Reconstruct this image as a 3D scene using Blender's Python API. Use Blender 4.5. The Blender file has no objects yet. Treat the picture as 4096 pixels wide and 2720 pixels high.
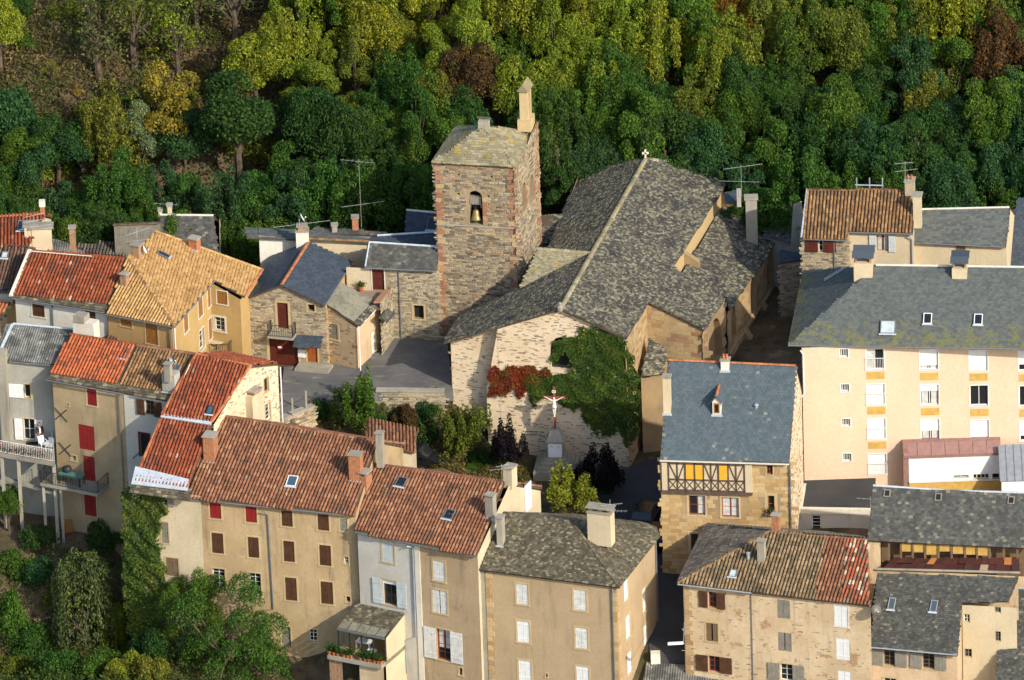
import bpy, math, random
import numpy as np
from mathutils import Vector, Matrix
from mathutils.geometry import tessellate_polygon
random.seed(7); rng = np.random.default_rng(7)
S = bpy.context.scene; COL = S.collection
# ---------------------------------------------------------------- camera
F = 40000.0; SC = 54.0; PITCH = math.radians(25); ROLL = 0.035; DIST = F/SC
cp, sp = math.cos(PITCH), math.sin(PITCH)
DIR = Vector((0, cp, -sp)); RX = Vector((1, 0, 0)); UP = Vector((0, sp, cp))
RC = RX*math.cos(ROLL) - UP*math.sin(ROLL); UC = RX*math.sin(ROLL) + UP*math.cos(ROLL)
CAM = -DIR*DIST
cam = bpy.data.cameras.new('camera'); co = bpy.data.objects.new('camera', cam); COL.objects.link(co)
cam.sensor_width = 36; cam.lens = 36*F/4096; cam.clip_start = 10; cam.clip_end = 3000
m = Matrix((RC, UC, -DIR)).transposed().to_4x4(); m.translation = CAM; co.matrix_world = m
S.camera = co
# ---------------------------------------------------------------- light
SUN_EL, SUN_AZ = math.radians(31), math.radians(40)      # azimuth measured from behind the camera towards the right
sv = Vector((math.cos(SUN_EL)*math.sin(SUN_AZ), -math.cos(SUN_EL)*math.cos(SUN_AZ), math.sin(SUN_EL)))
w = bpy.data.worlds.new('World'); S.world = w; w.use_nodes = True
wn = w.node_tree; bg = wn.nodes['Background']; sk = wn.nodes.new('ShaderNodeTexSky'); sk.sky_type = 'NISHITA'
sk.sun_disc = False; sk.sun_elevation = SUN_EL; sk.sun_rotation = math.pi - SUN_AZ
sk.air_density = 1.0; sk.dust_density = 1.5; sk.ozone_density = 1.5
wn.links.new(sk.outputs[0], bg.inputs[0]); bg.inputs[1].default_value = 0.15
sl = bpy.data.lights.new('sun', 'SUN'); sl.energy = 3.2; sl.angle = math.radians(0.8); sl.color = (1, 0.92, 0.77)
so = bpy.data.objects.new('sun', sl); COL.objects.link(so); so.rotation_euler = sv.to_track_quat('Z', 'Y').to_euler()
so.location = sv*200
S.view_settings.view_transform = 'Standard'; S.view_settings.look = 'None'; S.view_settings.gamma = 1
S.view_settings.exposure = 0.62; S.view_settings.use_curve_mapping = False
# ---------------------------------------------------------------- reading positions
def zone(x0, y0, k): return lambda x, y: (x0 + x*k, y0 + y*k)
V = zone(0, 0, 4096/2361); A = zone(0, 700, .4659); B = zone(900, 700, .4656); T = zone(1650, 350, .60606); C = zone(2100, 550, .57411)
D = zone(0, 1200, .57389); E = zone(500, 1600, .71429); G = zone(1300, 1750, .61865); Q = zone(2550, 1400, .57377)
H_ = zone(2600, 2000, .63363); I = zone(3100, 600, .42186); J = zone(3100, 1000, .70141); K = zone(1050, 1250, .6565)
L_ = zone(0, 1900, .91556); M1 = zone(0, 780, .5803); M2 = zone(0, 1250, 1.00358); M3 = zone(2900, 640, .51335)
M4 = zone(3500, 1750, 1.08167); M5 = zone(2500, 2150, .63627); M6 = zone(2050, 1500, .66991); M7 = zone(1250, 2350, .41291)
N1 = zone(0, 0, 1.0378); N2 = zone(1300, 0, 1.0378); N3 = zone(2696, 0, 1.0378)
def ray(p): return (DIR + RC*((p[0]-2048)/F) - UC*((p[1]-1360)/F))
def PZ(p, z):
    d = ray(p); t = (z - CAM.z)/d.z; return CAM + d*t
def PP(p, pl):
    d = ray(p); t = (pl[0]-CAM).dot(pl[1])/d.dot(pl[1]); return CAM + d*t
def PY(p, y):
    d = ray(p); t = (y - CAM.y)/d.y; return CAM + d*t
def pix(P):
    q = np.asarray(P, float).reshape(-1, 3) - np.array(CAM)
    dz = q @ np.array(DIR); return np.stack([2048 + F*(q @ np.array(RC))/dz, 1360 - F*(q @ np.array(UC))/dz, dz], 1)
def slope_plane(a, b, deg):                    # through the line a-b (left to right), rising away to its left-hand side
    e = (b-a); eh = Vector((e.x, e.y, 0)).normalized(); u = Vector((-eh.y, eh.x, 0))
    r = u*math.cos(math.radians(deg)) + Vector((0, 0, 1))*math.sin(math.radians(deg))
    n = e.cross(r).normalized()
    return (a.copy(), n if n.z > 0 else -n)
def plane3(a, b, c):
    n = (b-a).cross(c-a).normalized(); return (a.copy(), n if n.z > 0 else -n)
# ---------------------------------------------------------------- materials
class NT:
    def __init__(s, name, rough=.85, spec=.25):
        s.m = bpy.data.materials.new(name); s.m.use_nodes = True; s.t = s.m.node_tree; s.b = s.t.nodes['Principled BSDF']
        s.b.inputs['Roughness'].default_value = rough; s.b.inputs['Specular IOR Level'].default_value = spec
        s.geo = s.t.nodes.new('ShaderNodeNewGeometry')
    def n(s, t, **k):
        x = s.t.nodes.new(t)
        for a, b in k.items(): setattr(x, a, b)
        return x
    def set(s, sock, v):
        if isinstance(v, bpy.types.NodeSocket): s.t.links.new(v, sock)
        elif isinstance(v, (tuple, list)) and len(v) == 3 and sock.type == 'RGBA': sock.default_value = (*v, 1)
        else: sock.default_value = v
    def math(s, op, a, b=0.0, clamp=False):
        x = s.n('ShaderNodeMath', operation=op); x.use_clamp = clamp; s.set(x.inputs[0], a); s.set(x.inputs[1], b); return x.outputs[0]
    def mix(s, f, a, b, mode='MIX'):
        x = s.n('ShaderNodeMix', data_type='RGBA', blend_type=mode); s.set(x.inputs[0], f); s.set(x.inputs[6], a); s.set(x.inputs[7], b); return x.outputs[2]
    def pos(s, sc=(1, 1, 1), rot=0):
        x = s.n('ShaderNodeMapping'); s.t.links.new(s.geo.outputs['Position'], x.inputs[0]); x.inputs[3].default_value = sc; x.inputs[2].default_value = (0, 0, rot); return x.outputs[0]
    def noise(s, sc, det=3, vec=None, rough=.55):
        x = s.n('ShaderNodeTexNoise'); x.inputs['Scale'].default_value = sc; x.inputs['Detail'].default_value = det; x.inputs['Roughness'].default_value = rough
        s.t.links.new(vec or s.geo.outputs['Position'], x.inputs['Vector']); return x.outputs[0]
    def ramp(s, f, stops, interp='LINEAR'):
        x = s.n('ShaderNodeValToRGB'); x.color_ramp.interpolation = interp; cr = x.color_ramp
        while len(cr.elements) < len(stops): cr.elements.new(.5)
        for e, (p, c) in zip(cr.elements, stops): e.position = p; e.color = (*c, 1)
        s.set(x.inputs[0], f); return x.outputs[0]
    def thr(s, f, lo, hi):
        x = s.n('ShaderNodeMapRange'); x.interpolation_type = 'SMOOTHSTEP'; s.set(x.inputs[0], f); x.inputs[1].default_value = lo; x.inputs[2].default_value = hi; return x.outputs[0]
    def rand(s):
        o = s.n('ShaderNodeObjectInfo'); return s.math('FRACT', s.math('ADD', o.outputs['Random'], s.geo.outputs['Random Per Island']))
    def bump(s, h, strength=.3, dist=.05):
        x = s.n('ShaderNodeBump'); x.inputs['Strength'].default_value = strength; x.inputs['Distance'].default_value = dist
        s.t.links.new(h, x.inputs['Height']); s.t.links.new(x.outputs[0], s.b.inputs['Normal'])
    def col(s, c): s.set(s.b.inputs['Base Color'], c); return s.m
def sc3(c, k): return tuple(min(.95, x*k) for x in c)
def plaster(name, c1, c2, dirt=(.10, .085, .065), amt=.5, scale=.45, bump=.35, patch=None, patchthr=.62):
    t = NT(name, .92, .15)
    c = t.mix(t.thr(t.noise(scale, 5), .35, .65), c1, c2)
    c = t.mix(t.math('MULTIPLY', t.thr(t.noise(5, 4), .3, .75), .35), c, sc3(c1, .7))
    if patch: c = t.mix(t.thr(t.noise(.8, 5, rough=.65), patchthr, patchthr+.06), c, patch)
    st = t.math('MULTIPLY', t.thr(t.noise(1.0, 4, t.pos((1.6, 1.6, .22)), .65), .52, .78), amt)
    c = t.mix(st, c, dirt)
    sp_ = t.math('MULTIPLY', t.thr(t.noise(14, 2), .62, .75), amt*.5); c = t.mix(sp_, c, dirt)
    t.bump(t.noise(11, 5, rough=.7), bump, .06); return t.col(c)
def pieces_mat(name, stops, lichen=None, lthr=.6, lsc=3.2, dark=None, dthr=.62, dsc=.8, rough=.88, fine=.35, l2=None, l2thr=.66, l2sc=1.1, interp='LINEAR'):
    t = NT(name, rough, .2)
    c = t.ramp(t.rand(), stops, interp)
    c = t.mix(t.math('MULTIPLY', t.thr(t.noise(9, 4), .3, .75), fine), c, sc3(stops[0][1], .55))
    if dark: c = t.mix(t.math('MULTIPLY', t.thr(t.noise(dsc, 4), dthr-.12, dthr+.1), .8), c, dark)
    if lichen: c = t.mix(t.thr(t.noise(lsc, 4, rough=.7), lthr, lthr+.07), c, lichen)
    if l2: c = t.mix(t.math('MULTIPLY', t.thr(t.noise(l2sc, 5, rough=.75), l2thr, l2thr+.08), .85), c, l2)
    t.bump(t.noise(22, 3), .3, .02); return t.col(c)
def paint(name, c, rough=.6, wear=None, wthr=.62, var=.15):
    t = NT(name, rough, .3)
    k = t.mix(t.math('MULTIPLY', t.thr(t.noise(2.5, 4), .3, .7), 1.0), sc3(c, 1-var), sc3(c, 1+var*.5))
    if wear: k = t.mix(t.thr(t.noise(6, 4, t.pos((3, 3, .5)), .7), wthr, wthr+.06), k, wear)
    return t.col(k)
def metal(name, c, rough=.45, met=.7):
    t = NT(name, rough, .5); t.b.inputs['Metallic'].default_value = met
    return t.col(t.mix(t.thr(t.noise(3, 4), .3, .7), sc3(c, .8), c))
def glass(name, c=(.015, .018, .02)):
    t = NT(name, .08, .6); return t.col(c)
def brickmat(name, c1, c2, mortar):
    t = NT(name, .9, .15); x = t.n('ShaderNodeTexBrick'); mp = t.n('ShaderNodeMapping'); mp.inputs[2].default_value = (math.radians(90), 0, 0)
    # courses follow world height: use (x+y, z)
    sep = t.n('ShaderNodeSeparateXYZ'); t.t.links.new(t.geo.outputs['Position'], sep.inputs[0])
    cb = t.n('ShaderNodeCombineXYZ'); t.set(cb.inputs[0], t.math('ADD', sep.outputs[0], sep.outputs[1])); t.set(cb.inputs[1], sep.outputs[2])
    t.t.links.new(cb.outputs[0], x.inputs['Vector']); x.inputs['Scale'].default_value = 1; x.inputs['Brick Width'].default_value = .24; x.inputs['Row Height'].default_value = .085
    x.inputs['Mortar Size'].default_value = .012; t.set(x.inputs['Color1'], c1); t.set(x.inputs['Color2'], c2); t.set(x.inputs['Mortar'], mortar)
    return t.col(t.mix(t.math('MULTIPLY', t.thr(t.noise(4, 4), .4, .75), .5), x.outputs[0], sc3(c1, .4)))
MT = {}
MT['white'] = plaster('white_render', (.72, .69, .60), (.62, .58, .48), amt=.15)
MT['beige'] = plaster('beige_render', (.45, .34, .20), (.35, .26, .15), dirt=(.09, .085, .07), amt=.6)
MT['tan'] = plaster('tan_render', (.50, .365, .205), (.43, .305, .165), dirt=(.14, .11, .075), amt=.6, patch=(.38, .28, .165), patchthr=.57, bump=.5)
MT['cream'] = plaster('cream_render', (.60, .50, .34), (.53, .44, .29), dirt=(.2, .17, .12), amt=.25)
MT['rose'] = plaster('rose_render', (.47, .345, .21), (.41, .295, .175), dirt=(.13, .11, .075), amt=.6, patch=(.34, .25, .16), patchthr=.6)
MT['tanhip'] = plaster('smooth_tan_render', (.46, .34, .205), (.41, .30, .18), dirt=(.17, .135, .095), amt=.45)
MT['old'] = plaster('weathered_render', (.66, .51, .33), (.54, .40, .24), dirt=(.20, .165, .125), amt=.55, patch=(.40, .25, .14), patchthr=.58, bump=.6)
MT['oldpink'] = plaster('pinkish_weathered_render', (.66, .48, .31), (.52, .37, .22), dirt=(.2, .16, .11), amt=.5, bump=.6)
MT['ochre'] = plaster('ochre_render', (.50, .34, .14), (.44, .29, .12), dirt=(.2, .14, .07), amt=.3)
MT['peach'] = plaster('peach_render', (.70, .52, .375), (.67, .495, .35), dirt=(.6, .4, .24), amt=.12, bump=.15)
MT['yellow'] = paint('yellow_panel', (.52, .33, .09), .8)
MT['grey'] = plaster('grey_render', (.42, .40, .35), (.33, .31, .26), amt=.35)
MT['greywhite'] = plaster('grey_white_render', (.55, .53, .47), (.48, .45, .39), amt=.3)
MT['mortar'] = plaster('rubble_mortar', (.36, .28, .17), (.27, .21, .13), amt=.4)
MT['limewash'] = plaster('lime_render', (.74, .60, .42), (.65, .50, .33), dirt=(.30, .24, .16), amt=.28, bump=.6, patch=(.58, .42, .27), patchthr=.64)
MT['ashmortar'] = plaster('sandstone_mortar', (.40, .28, .15), (.30, .21, .12), amt=.4)
MT['concrete'] = plaster('concrete', (.37, .34, .27), (.28, .255, .205), amt=.6)
MT['surround'] = plaster('stone_surround', (.56, .43, .24), (.48, .36, .19), dirt=(.2, .15, .09), amt=.35)
MT['whitesur'] = plaster('white_surround', (.70, .66, .56), (.62, .57, .47), amt=.2)
MT['slab'] = plaster('dark_roof_bed', (.10, .075, .05), (.07, .055, .04), amt=.3)
MT['wood'] = paint('weathered_wood', (.17, .11, .06), .85, wear=(.26, .22, .17))
MT['greywood'] = paint('grey_old_wood', (.24, .22, .18), .9, wear=(.12, .09, .06), wthr=.58)
MT['brown'] = paint('brown_paint', (.085, .038, .018), .6, var=.3)
MT['brownred'] = paint('dark_red_brown_paint', (.10, .022, .014), .55, var=.2)
MT['red'] = paint('red_paint', (.24, .018, .017), .6, var=.15)
MT['ochrewood'] = paint('ochre_brown_shutter', (.30, .13, .03), .65, wear=(.22, .09, .02))
MT['orangedoor'] = paint('orange_brown_varnish', (.30, .085, .02), .45)
MT['whitepaint'] = paint('white_paint', (.74, .75, .74), .5, var=.06)
MT['oldwhite'] = paint('flaking_white_paint', (.66, .66, .62), .7, wear=(.26, .22, .16), wthr=.60)
MT['bluegrey'] = paint('blue_grey_paint', (.50, .55, .55), .6, var=.08)
MT['orange'] = paint('orange_yellow_panel', (.75, .36, .03), .6, var=.08)
MT['timber'] = paint('dark_timber', (.10, .065, .05), .8, var=.3)
MT['rustred'] = paint('rust_red_frame', (.28, .06, .035), .6)
MT['dark'] = paint('dark_interior', (.018, .016, .014), .9)  # near-black colour put in for the unlit inside of openings
MT['glass'] = glass('window_glass'); MT['bluglass'] = glass('skylight_glass', (.05, .09, .13))
MT['paleglass'] = paint('pale_skylight', (.45, .52, .52), .3)
MT['curtain'] = paint('net_curtain', (.50, .50, .47), .9, var=.2)
MT['zinc'] = metal('zinc', (.38, .42, .45), .5, .3); MT['palezinc'] = metal('pale_zinc_flashing', (.55, .60, .64), .5, .2)
MT['steel'] = metal('aerial_metal', (.62, .62, .58), .4, .5); MT['iron'] = paint('black_iron', (.03, .03, .032), .5)
MT['lead'] = paint('grey_gutter', (.15, .16, .165), .5)
MT['pinkzinc'] = metal('rose_zinc', (.33, .185, .16), .55, .2); MT['greyzinc'] = metal('grey_zinc_sheet', (.26, .28, .30), .5, .2)
MT['brick'] = brickmat('red_brick', (.42, .14, .05), (.34, .10, .04), (.40, .28, .18))
MT['bricktan'] = brickmat('old_brick', (.38, .18, .09), (.30, .15, .08), (.40, .33, .23))
MT['plastic'] = paint('white_plastic', (.78, .78, .76), .35, var=.03)
MT['flowerred'] = paint('red_petals', (.55, .02, .03), .6); MT['terracotta'] = paint('terracotta', (.42, .15, .06), .8)
MT['teal'] = paint('teal_table', (.06, .20, .17), .5); MT['carpaint'] = paint('black_car_paint', (.012, .014, .018), .2)
MT['rubber'] = paint('rubber', (.015, .015, .015), .9)
MT['bronze'] = metal('bell_bronze', (.36, .28, .13), .4, .6); MT['skin'] = paint('skin', (.46, .25, .17), .6)
MT['navy'] = paint('dark_jacket', (.02, .022, .03), .8); MT['jeans'] = paint('blue_jeans', (.04, .06, .13), .9)
MT['stonewhite'] = paint('white_statue', (.74, .70, .60), .5, var=.08); MT['redwood'] = paint('red_brown_cross', (.26, .075, .04), .7)
MT["brickfloor"] = brickmat("terrace_paving", (.34, .17, .12), (.28, .14, .10), (.3, .22, .17))
RUST = [pieces_mat("rusty_sheet", [(0, (.055, .02, .016)), (1, (.10, .033, .025))], dark=(.05, .03, .028)), pieces_mat("bright_rust", [(0, (.42, .15, .04)), (1, (.5, .2, .06))]), pieces_mat("pale_rust", [(0, (.34, .22, .14)), (1, (.42, .3, .2))])]
MT["asphalt"] = plaster('street_asphalt', (.060, .060, .062), (.045, .046, .05), amt=.2, scale=.3)
def courtmat():
    t = NT('courtyard_surface', .9, .2)
    c = t.mix(t.thr(t.noise(.25, 5), .35, .65), (.10, .10, .10), (.15, .142, .13))
    c = t.mix(t.math('MULTIPLY', t.thr(t.noise(1.3, 5, t.pos((.5, 1.6, 1), .5), .7), .56, .72), .7), c, (.34, .30, .25))
    c = t.mix(t.math('MULTIPLY', t.thr(t.noise(.9, 4), .58, .72), .6), c, (.07, .075, .06))
    t.bump(t.noise(16, 4), .35, .04); return t.col(c)
MT['court'] = courtmat()
def groundmat():
    t = NT('hill_ground', .95, .1)
    c = t.ramp(t.noise(.16, 5, rough=.65), [(.3, (.055, .065, .025)), (.45, (.10, .085, .045)), (.58, (.20, .14, .085)), (.75, (.24, .17, .12))])
    c = t.mix(t.math('MULTIPLY', t.thr(t.noise(1.6, 6, rough=.75), .45, .7), .7), c, (.06, .055, .03))
    c = t.mix(t.thr(t.noise(.5, 4), .60, .7), c, (.30, .22, .11))
    t.bump(t.noise(5, 6, rough=.75), .9, .3); return t.col(c)
MT['ground'] = groundmat()
# roof coverings
CT = {}
CT['red'] = pieces_mat('red_canal_tile', [(0, (.21, .055, .026)), (.5, (.29, .073, .032)), (.9, (.36, .098, .042)), (.985, (.36, .14, .07)), (1, (.5, .42, .3))], dark=(.10, .045, .03), dthr=.62, dsc=.7, fine=.5)
CT['redbright'] = pieces_mat('bright_red_tile', [(0, (.16, .08, .055)), (.1, (.28, .08, .035)), (.3, (.42, .105, .04)), (1, (.50, .145, .055))], dark=(.13, .07, .05), dthr=.66, dsc=1.3, fine=.3)
CT['brown'] = pieces_mat('brown_canal_tile', [(0, (.18, .08, .045)), (.35, (.25, .11, .06)), (.7, (.31, .14, .075)), (.95, (.37, .18, .095)), (1, (.42, .26, .15))], dark=(.085, .055, .038), dthr=.62, dsc=.9, fine=.5)
CT['darkbrown'] = pieces_mat('dark_brown_tile', [(0, (.10, .06, .042)), (.5, (.17, .095, .06)), (1, (.25, .13, .08))], dark=(.07, .055, .045), dthr=.6, fine=.5)
CT['yellow'] = pieces_mat('ochre_tile', [(0, (.38, .22, .085)), (.4, (.47, .28, .105)), (.8, (.53, .325, .13)), (1, (.56, .37, .17))], dark=(.26, .145, .055), dthr=.64, dsc=1.0, fine=.3, l2=(.13, .085, .045), l2thr=.60, l2sc=3.5)
CT['orange'] = pieces_mat('orange_tile', [(0, (.36, .12, .05)), (.5, (.46, .17, .07)), (1, (.50, .22, .10))], dark=(.2, .08, .04), dthr=.66)
CT['mossy'] = pieces_mat('mossy_canal_tile', [(0, (.15, .095, .05)), (.4, (.24, .17, .09)), (.8, (.33, .23, .13)), (1, (.40, .29, .17))], lichen=(.36, .32, .20), lthr=.60, dark=(.09, .075, .045), dthr=.58, fine=.6)
CT['mossydark'] = pieces_mat('shaded_mossy_tile', [(0, (.09, .08, .065)), (.5, (.15, .125, .10)), (1, (.21, .18, .14))], lichen=(.34, .33, .26), lthr=.60, dark=(.06, .055, .05), dthr=.58, fine=.5)  # darker copy of the mossy tile, with the left hip's shade in its colour
CT['mixed'] = pieces_mat('patched_tile', [(0, (.20, .085, .05)), (.3, (.36, .10, .05)), (.55, (.40, .12, .055)), (.72, (.22, .16, .11)), (.86, (.52, .42, .30)), (1, (.6, .52, .42))], interp='CONSTANT', fine=.4)
CT['ochrebrown'] = pieces_mat('ochre_brown_canal_tile', [(0, (.17, .095, .045)), (.4, (.28, .155, .07)), (.8, (.38, .21, .09)), (1, (.44, .27, .13))], dark=(.10, .075, .045), dthr=.60, fine=.6, dsc=1.2)
CT['lauze'] = pieces_mat('church_stone_slate', [(0, (.055, .053, .048)), (.45, (.095, .088, .07)), (.72, (.16, .145, .105)), (.9, (.26, .235, .16)), (1, (.38, .34, .24))], lichen=(.28, .255, .165), lthr=.55, lsc=3.4, dark=(.04, .04, .042), dthr=.60, dsc=.7, fine=.35)
CT['lauzepale'] = pieces_mat('tower_stone_slate', [(0, (.22, .19, .11)), (.5, (.32, .28, .17)), (1, (.40, .36, .24))], lichen=(.38, .27, .07), lthr=.58, lsc=1.6, dark=(.17, .15, .09), fine=.35)
CT['lauzehip'] = pieces_mat('mossy_stone_slate', [(0, (.075, .066, .048)), (.5, (.13, .11, .07)), (.85, (.20, .17, .11)), (1, (.34, .30, .20))], lichen=(.40, .36, .24), lthr=.63, lsc=4, dark=(.055, .05, .035), dthr=.62, l2=(.38, .17, .03), l2thr=.685, l2sc=.55, fine=.5)
CT['slate'] = pieces_mat('blue_slate', [(0, (.066, .090, .104)), (.5, (.078, .104, .118)), (.975, (.092, .118, .132)), (1, (.22, .22, .19))], fine=.08, rough=.6)
CT['slatedark'] = pieces_mat('dark_blue_slate', [(0, (.042, .055, .072)), (1, (.068, .084, .105))], fine=.12, rough=.55)
CT['slategrey'] = pieces_mat('grey_slate', [(0, (.085, .095, .09)), (.5, (.115, .125, .115)), (1, (.15, .155, .14))], fine=.2, l2=(.16, .155, .05), l2thr=.60, l2sc=2.2, rough=.7)
CT['slateold'] = pieces_mat('old_grey_slate', [(0, (.062, .064, .06)), (.5, (.095, .095, .085)), (.93, (.13, .125, .105)), (1, (.28, .25, .18))], lichen=(.24, .225, .15), lthr=.67, lsc=3, l2=(.38, .20, .03), l2thr=.72, l2sc=.5, fine=.4, dark=(.05, .05, .045))
def mossy_apt():
    m = pieces_mat('apartment_slate', [(0, (.085, .095, .09)), (.5, (.105, .117, .112)), (1, (.13, .14, .13))], fine=.2, rough=.7); t = NT.__new__(NT); t.m = m; t.t = m.node_tree; t.b = t.t.nodes['Principled BSDF']; t.geo = t.n('ShaderNodeNewGeometry')
    sep = t.n('ShaderNodeSeparateXYZ'); t.t.links.new(t.geo.outputs['Position'], sep.inputs[0]); hgt = t.thr(sep.outputs[2], 7.4, 9.2)
    f = t.math('MULTIPLY', t.thr(t.math('SUBTRACT', t.noise(1.5, 5, rough=.75), t.math('MULTIPLY', hgt, .17)), .44, .56), .8); old = t.b.inputs['Base Color'].links[0].from_socket; t.col(t.mix(f, old, (.165, .16, .055))); return m
CT['slateapt'] = mossy_apt()
CT['fibre'] = pieces_mat('fibre_cement', [(0, (.17, .17, .155)), (1, (.22, .215, .19))], lichen=(.40, .38, .32), lthr=.60, lsc=2.5, dark=(.06, .062, .058), dthr=.52, dsc=1.2, fine=.5)
CT['fibregreen'] = pieces_mat('grey_green_sheet', [(0, (.20, .19, .14)), (1, (.26, .24, .18))], dark=(.13, .12, .085), dthr=.58, dsc=2, fine=.5)
CT['rubble'] = pieces_mat('schist_rubble', [(0, (.17, .14, .095)), (.2, (.30, .255, .18)), (.5, (.44, .37, .25)), (.8, (.52, .43, .28)), (.93, (.36, .31, .24)), (1, (.36, .2, .11))], fine=.45)
CT['rubbletower'] = pieces_mat('tower_rubble', [(0, (.12, .10, .075)), (.22, (.24, .20, .145)), (.5, (.36, .285, .185)), (.75, (.46, .37, .235)), (.85, (.37, .20, .11)), (.93, (.28, .27, .22)), (1, (.54, .46, .31))], fine=.45)
CT['quoin'] = pieces_mat('red_sandstone_block', [(0, (.27, .13, .08)), (.4, (.36, .19, .11)), (.7, (.42, .27, .15)), (1, (.48, .36, .2))], fine=.35)
CT['ashlar'] = pieces_mat('yellow_sandstone', [(0, (.38, .24, .10)), (.4, (.48, .33, .155)), (.7, (.54, .39, .20)), (.92, (.44, .34, .2)), (1, (.32, .22, .12))], fine=.25)
CT['ashlarchurch'] = pieces_mat('church_sandstone', [(0, (.34, .19, .10)), (.12, (.44, .32, .16)), (.5, (.48, .36, .19)), (.78, (.42, .29, .15)), (.88, (.32, .16, .08)), (1, (.52, .42, .25))], fine=.3, dark=(.22, .15, .11), dthr=.6, dsc=.4)
CT['limestones'] = pieces_mat('wall_schist_flake', [(0, (.17, .14, .10)), (.5, (.34, .27, .18)), (1, (.56, .44, .29))], fine=.3)
# ---------------------------------------------------------------- mesh helpers
class MB:
    def __init__(s): s.v = []; s.f = []
    def poly(s, pts):
        k = len(s.v); s.v += [Vector(p) for p in pts]; s.f.append(tuple(range(k, k+len(pts)))); return s
    def box(s, o, ex, ey, ez):                      # corner o and three edge vectors
        o, ex, ey, ez = map(Vector, (o, ex, ey, ez)); k = len(s.v)
        s.v += [o, o+ex, o+ex+ey, o+ey, o+ez, o+ex+ez, o+ex+ey+ez, o+ey+ez]
        fl = [(0, 3, 2, 1), (4, 5, 6, 7), (0, 1, 5, 4), (1, 2, 6, 5), (2, 3, 7, 6), (3, 0, 4, 7)]
        if ex.cross(ey).dot(ez) < 0: fl = [t[::-1] for t in fl]
        s.f += [tuple(k+i for i in t) for t in fl]; return s
    def cbox(s, c, sx, sy, sz, e=Vector((1, 0, 0))):    # box standing on c, turned along e
        e = Vector((e[0], e[1], 0)).normalized(); n = Vector((-e.y, e.x, 0)); c = Vector(c)
        return s.box(c - e*sx/2 - n*sy/2, e*sx, n*sy, Vector((0, 0, sz)))
    def tube(s, pts, r, n=6, r2=None):
        pts = [Vector(p) for p in pts]; rings = []
        for i, p in enumerate(pts):
            d = (pts[min(i+1, len(pts)-1)] - pts[max(i-1, 0)]).normalized()
            a = d.cross(Vector((0, 0, 1)) if abs(d.z) < .9 else Vector((1, 0, 0))).normalized(); b = d.cross(a)
            rr = r if r2 is None else r + (r2-r)*i/(len(pts)-1)
            rings.append(len(s.v)); s.v += [p + (a*math.cos(2*math.pi*j/n) + b*math.sin(2*math.pi*j/n))*rr for j in range(n)]
        for q, t in zip(rings, rings[1:]): s.f += [(q+j, q+(j+1) % n, t+(j+1) % n, t+j) for j in range(n)]
        s.f += [tuple(rings[0]+j for j in range(n))[::-1], tuple(rings[-1]+j for j in range(n))]; return s
    def prism(s, pts, h):                            # polygon swept by vector h
        pts = [Vector(p) for p in pts]; h = Vector(h); k = len(s.v); n = len(pts); s.v += pts + [p+h for p in pts]
        s.f += [tuple(range(k, k+n))[::-1], tuple(range(k+n, k+2*n))] + [(k+i, k+(i+1) % n, k+n+(i+1) % n, k+n+i) for i in range(n)]; return s
    def lathe(s, c, prof, n=12, ax=Vector((0, 0, 1))):
        c = Vector(c); ax = Vector(ax).normalized(); a = ax.orthogonal().normalized(); b = ax.cross(a); rings = []
        for r, z in prof:
            rings.append(len(s.v)); s.v += [c + ax*z + (a*math.cos(2*math.pi*j/n) + b*math.sin(2*math.pi*j/n))*r for j in range(n)]
        for q, t in zip(rings, rings[1:]): s.f += [(q+j, q+(j+1) % n, t+(j+1) % n, t+j) for j in range(n)]
        s.f += [tuple(rings[0]+j for j in range(n))[::-1], tuple(rings[-1]+j for j in range(n))]; return s
    def ball(s, c, r, n=8): return s.lathe(c, [(r*math.sin(math.pi*(i+.15)/(n//2+.3)), -r*math.cos(math.pi*(i+.15)/(n//2+.3))) for i in range(n//2+1)], n)
def newobj(name, me, mat, parent=None):
    o = bpy.data.objects.new(name, me); COL.objects.link(o)
    if mat is not None and len(me.materials) == 0: me.materials.append(mat)
    if parent is not None: o.parent = parent
    return o
def mesh(name, mb, mat, parent=None, root=None, smooth=False):
    off = root.location if root is not None else Vector((0, 0, 0))
    me = bpy.data.meshes.new(name); me.from_pydata([tuple(p-off) for p in mb.v], [], mb.f)
    if smooth: me.shade_smooth()
    return newobj(name, me, mat, parent)
def tag(o, label=None, cat=None, group=None, kind=None):
    if label: o['label'] = label
    if cat: o['category'] = cat
    if group: o['group'] = group
    if kind: o['kind'] = kind
    return o
def thing(name, label, cat, loc, group=None):
    o = bpy.data.objects.new(name, None); COL.objects.link(o); o.location = loc; o.empty_display_size = .5
    o['_q'] = 300
    return tag(o, label, cat, group)
def solo(name, mb, mat, label, cat, group=None, smooth=False):       # a thing of a single mesh, origin at its base
    c = Vector((sum(v.x for v in mb.v)/len(mb.v), sum(v.y for v in mb.v)/len(mb.v), min(v.z for v in mb.v)))
    me = bpy.data.meshes.new(name); me.from_pydata([tuple(p-c) for p in mb.v], [], mb.f)
    if smooth: me.shade_smooth()
    o = newobj(name, me, mat); o.location = c; return tag(o, label, cat, group)
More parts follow.
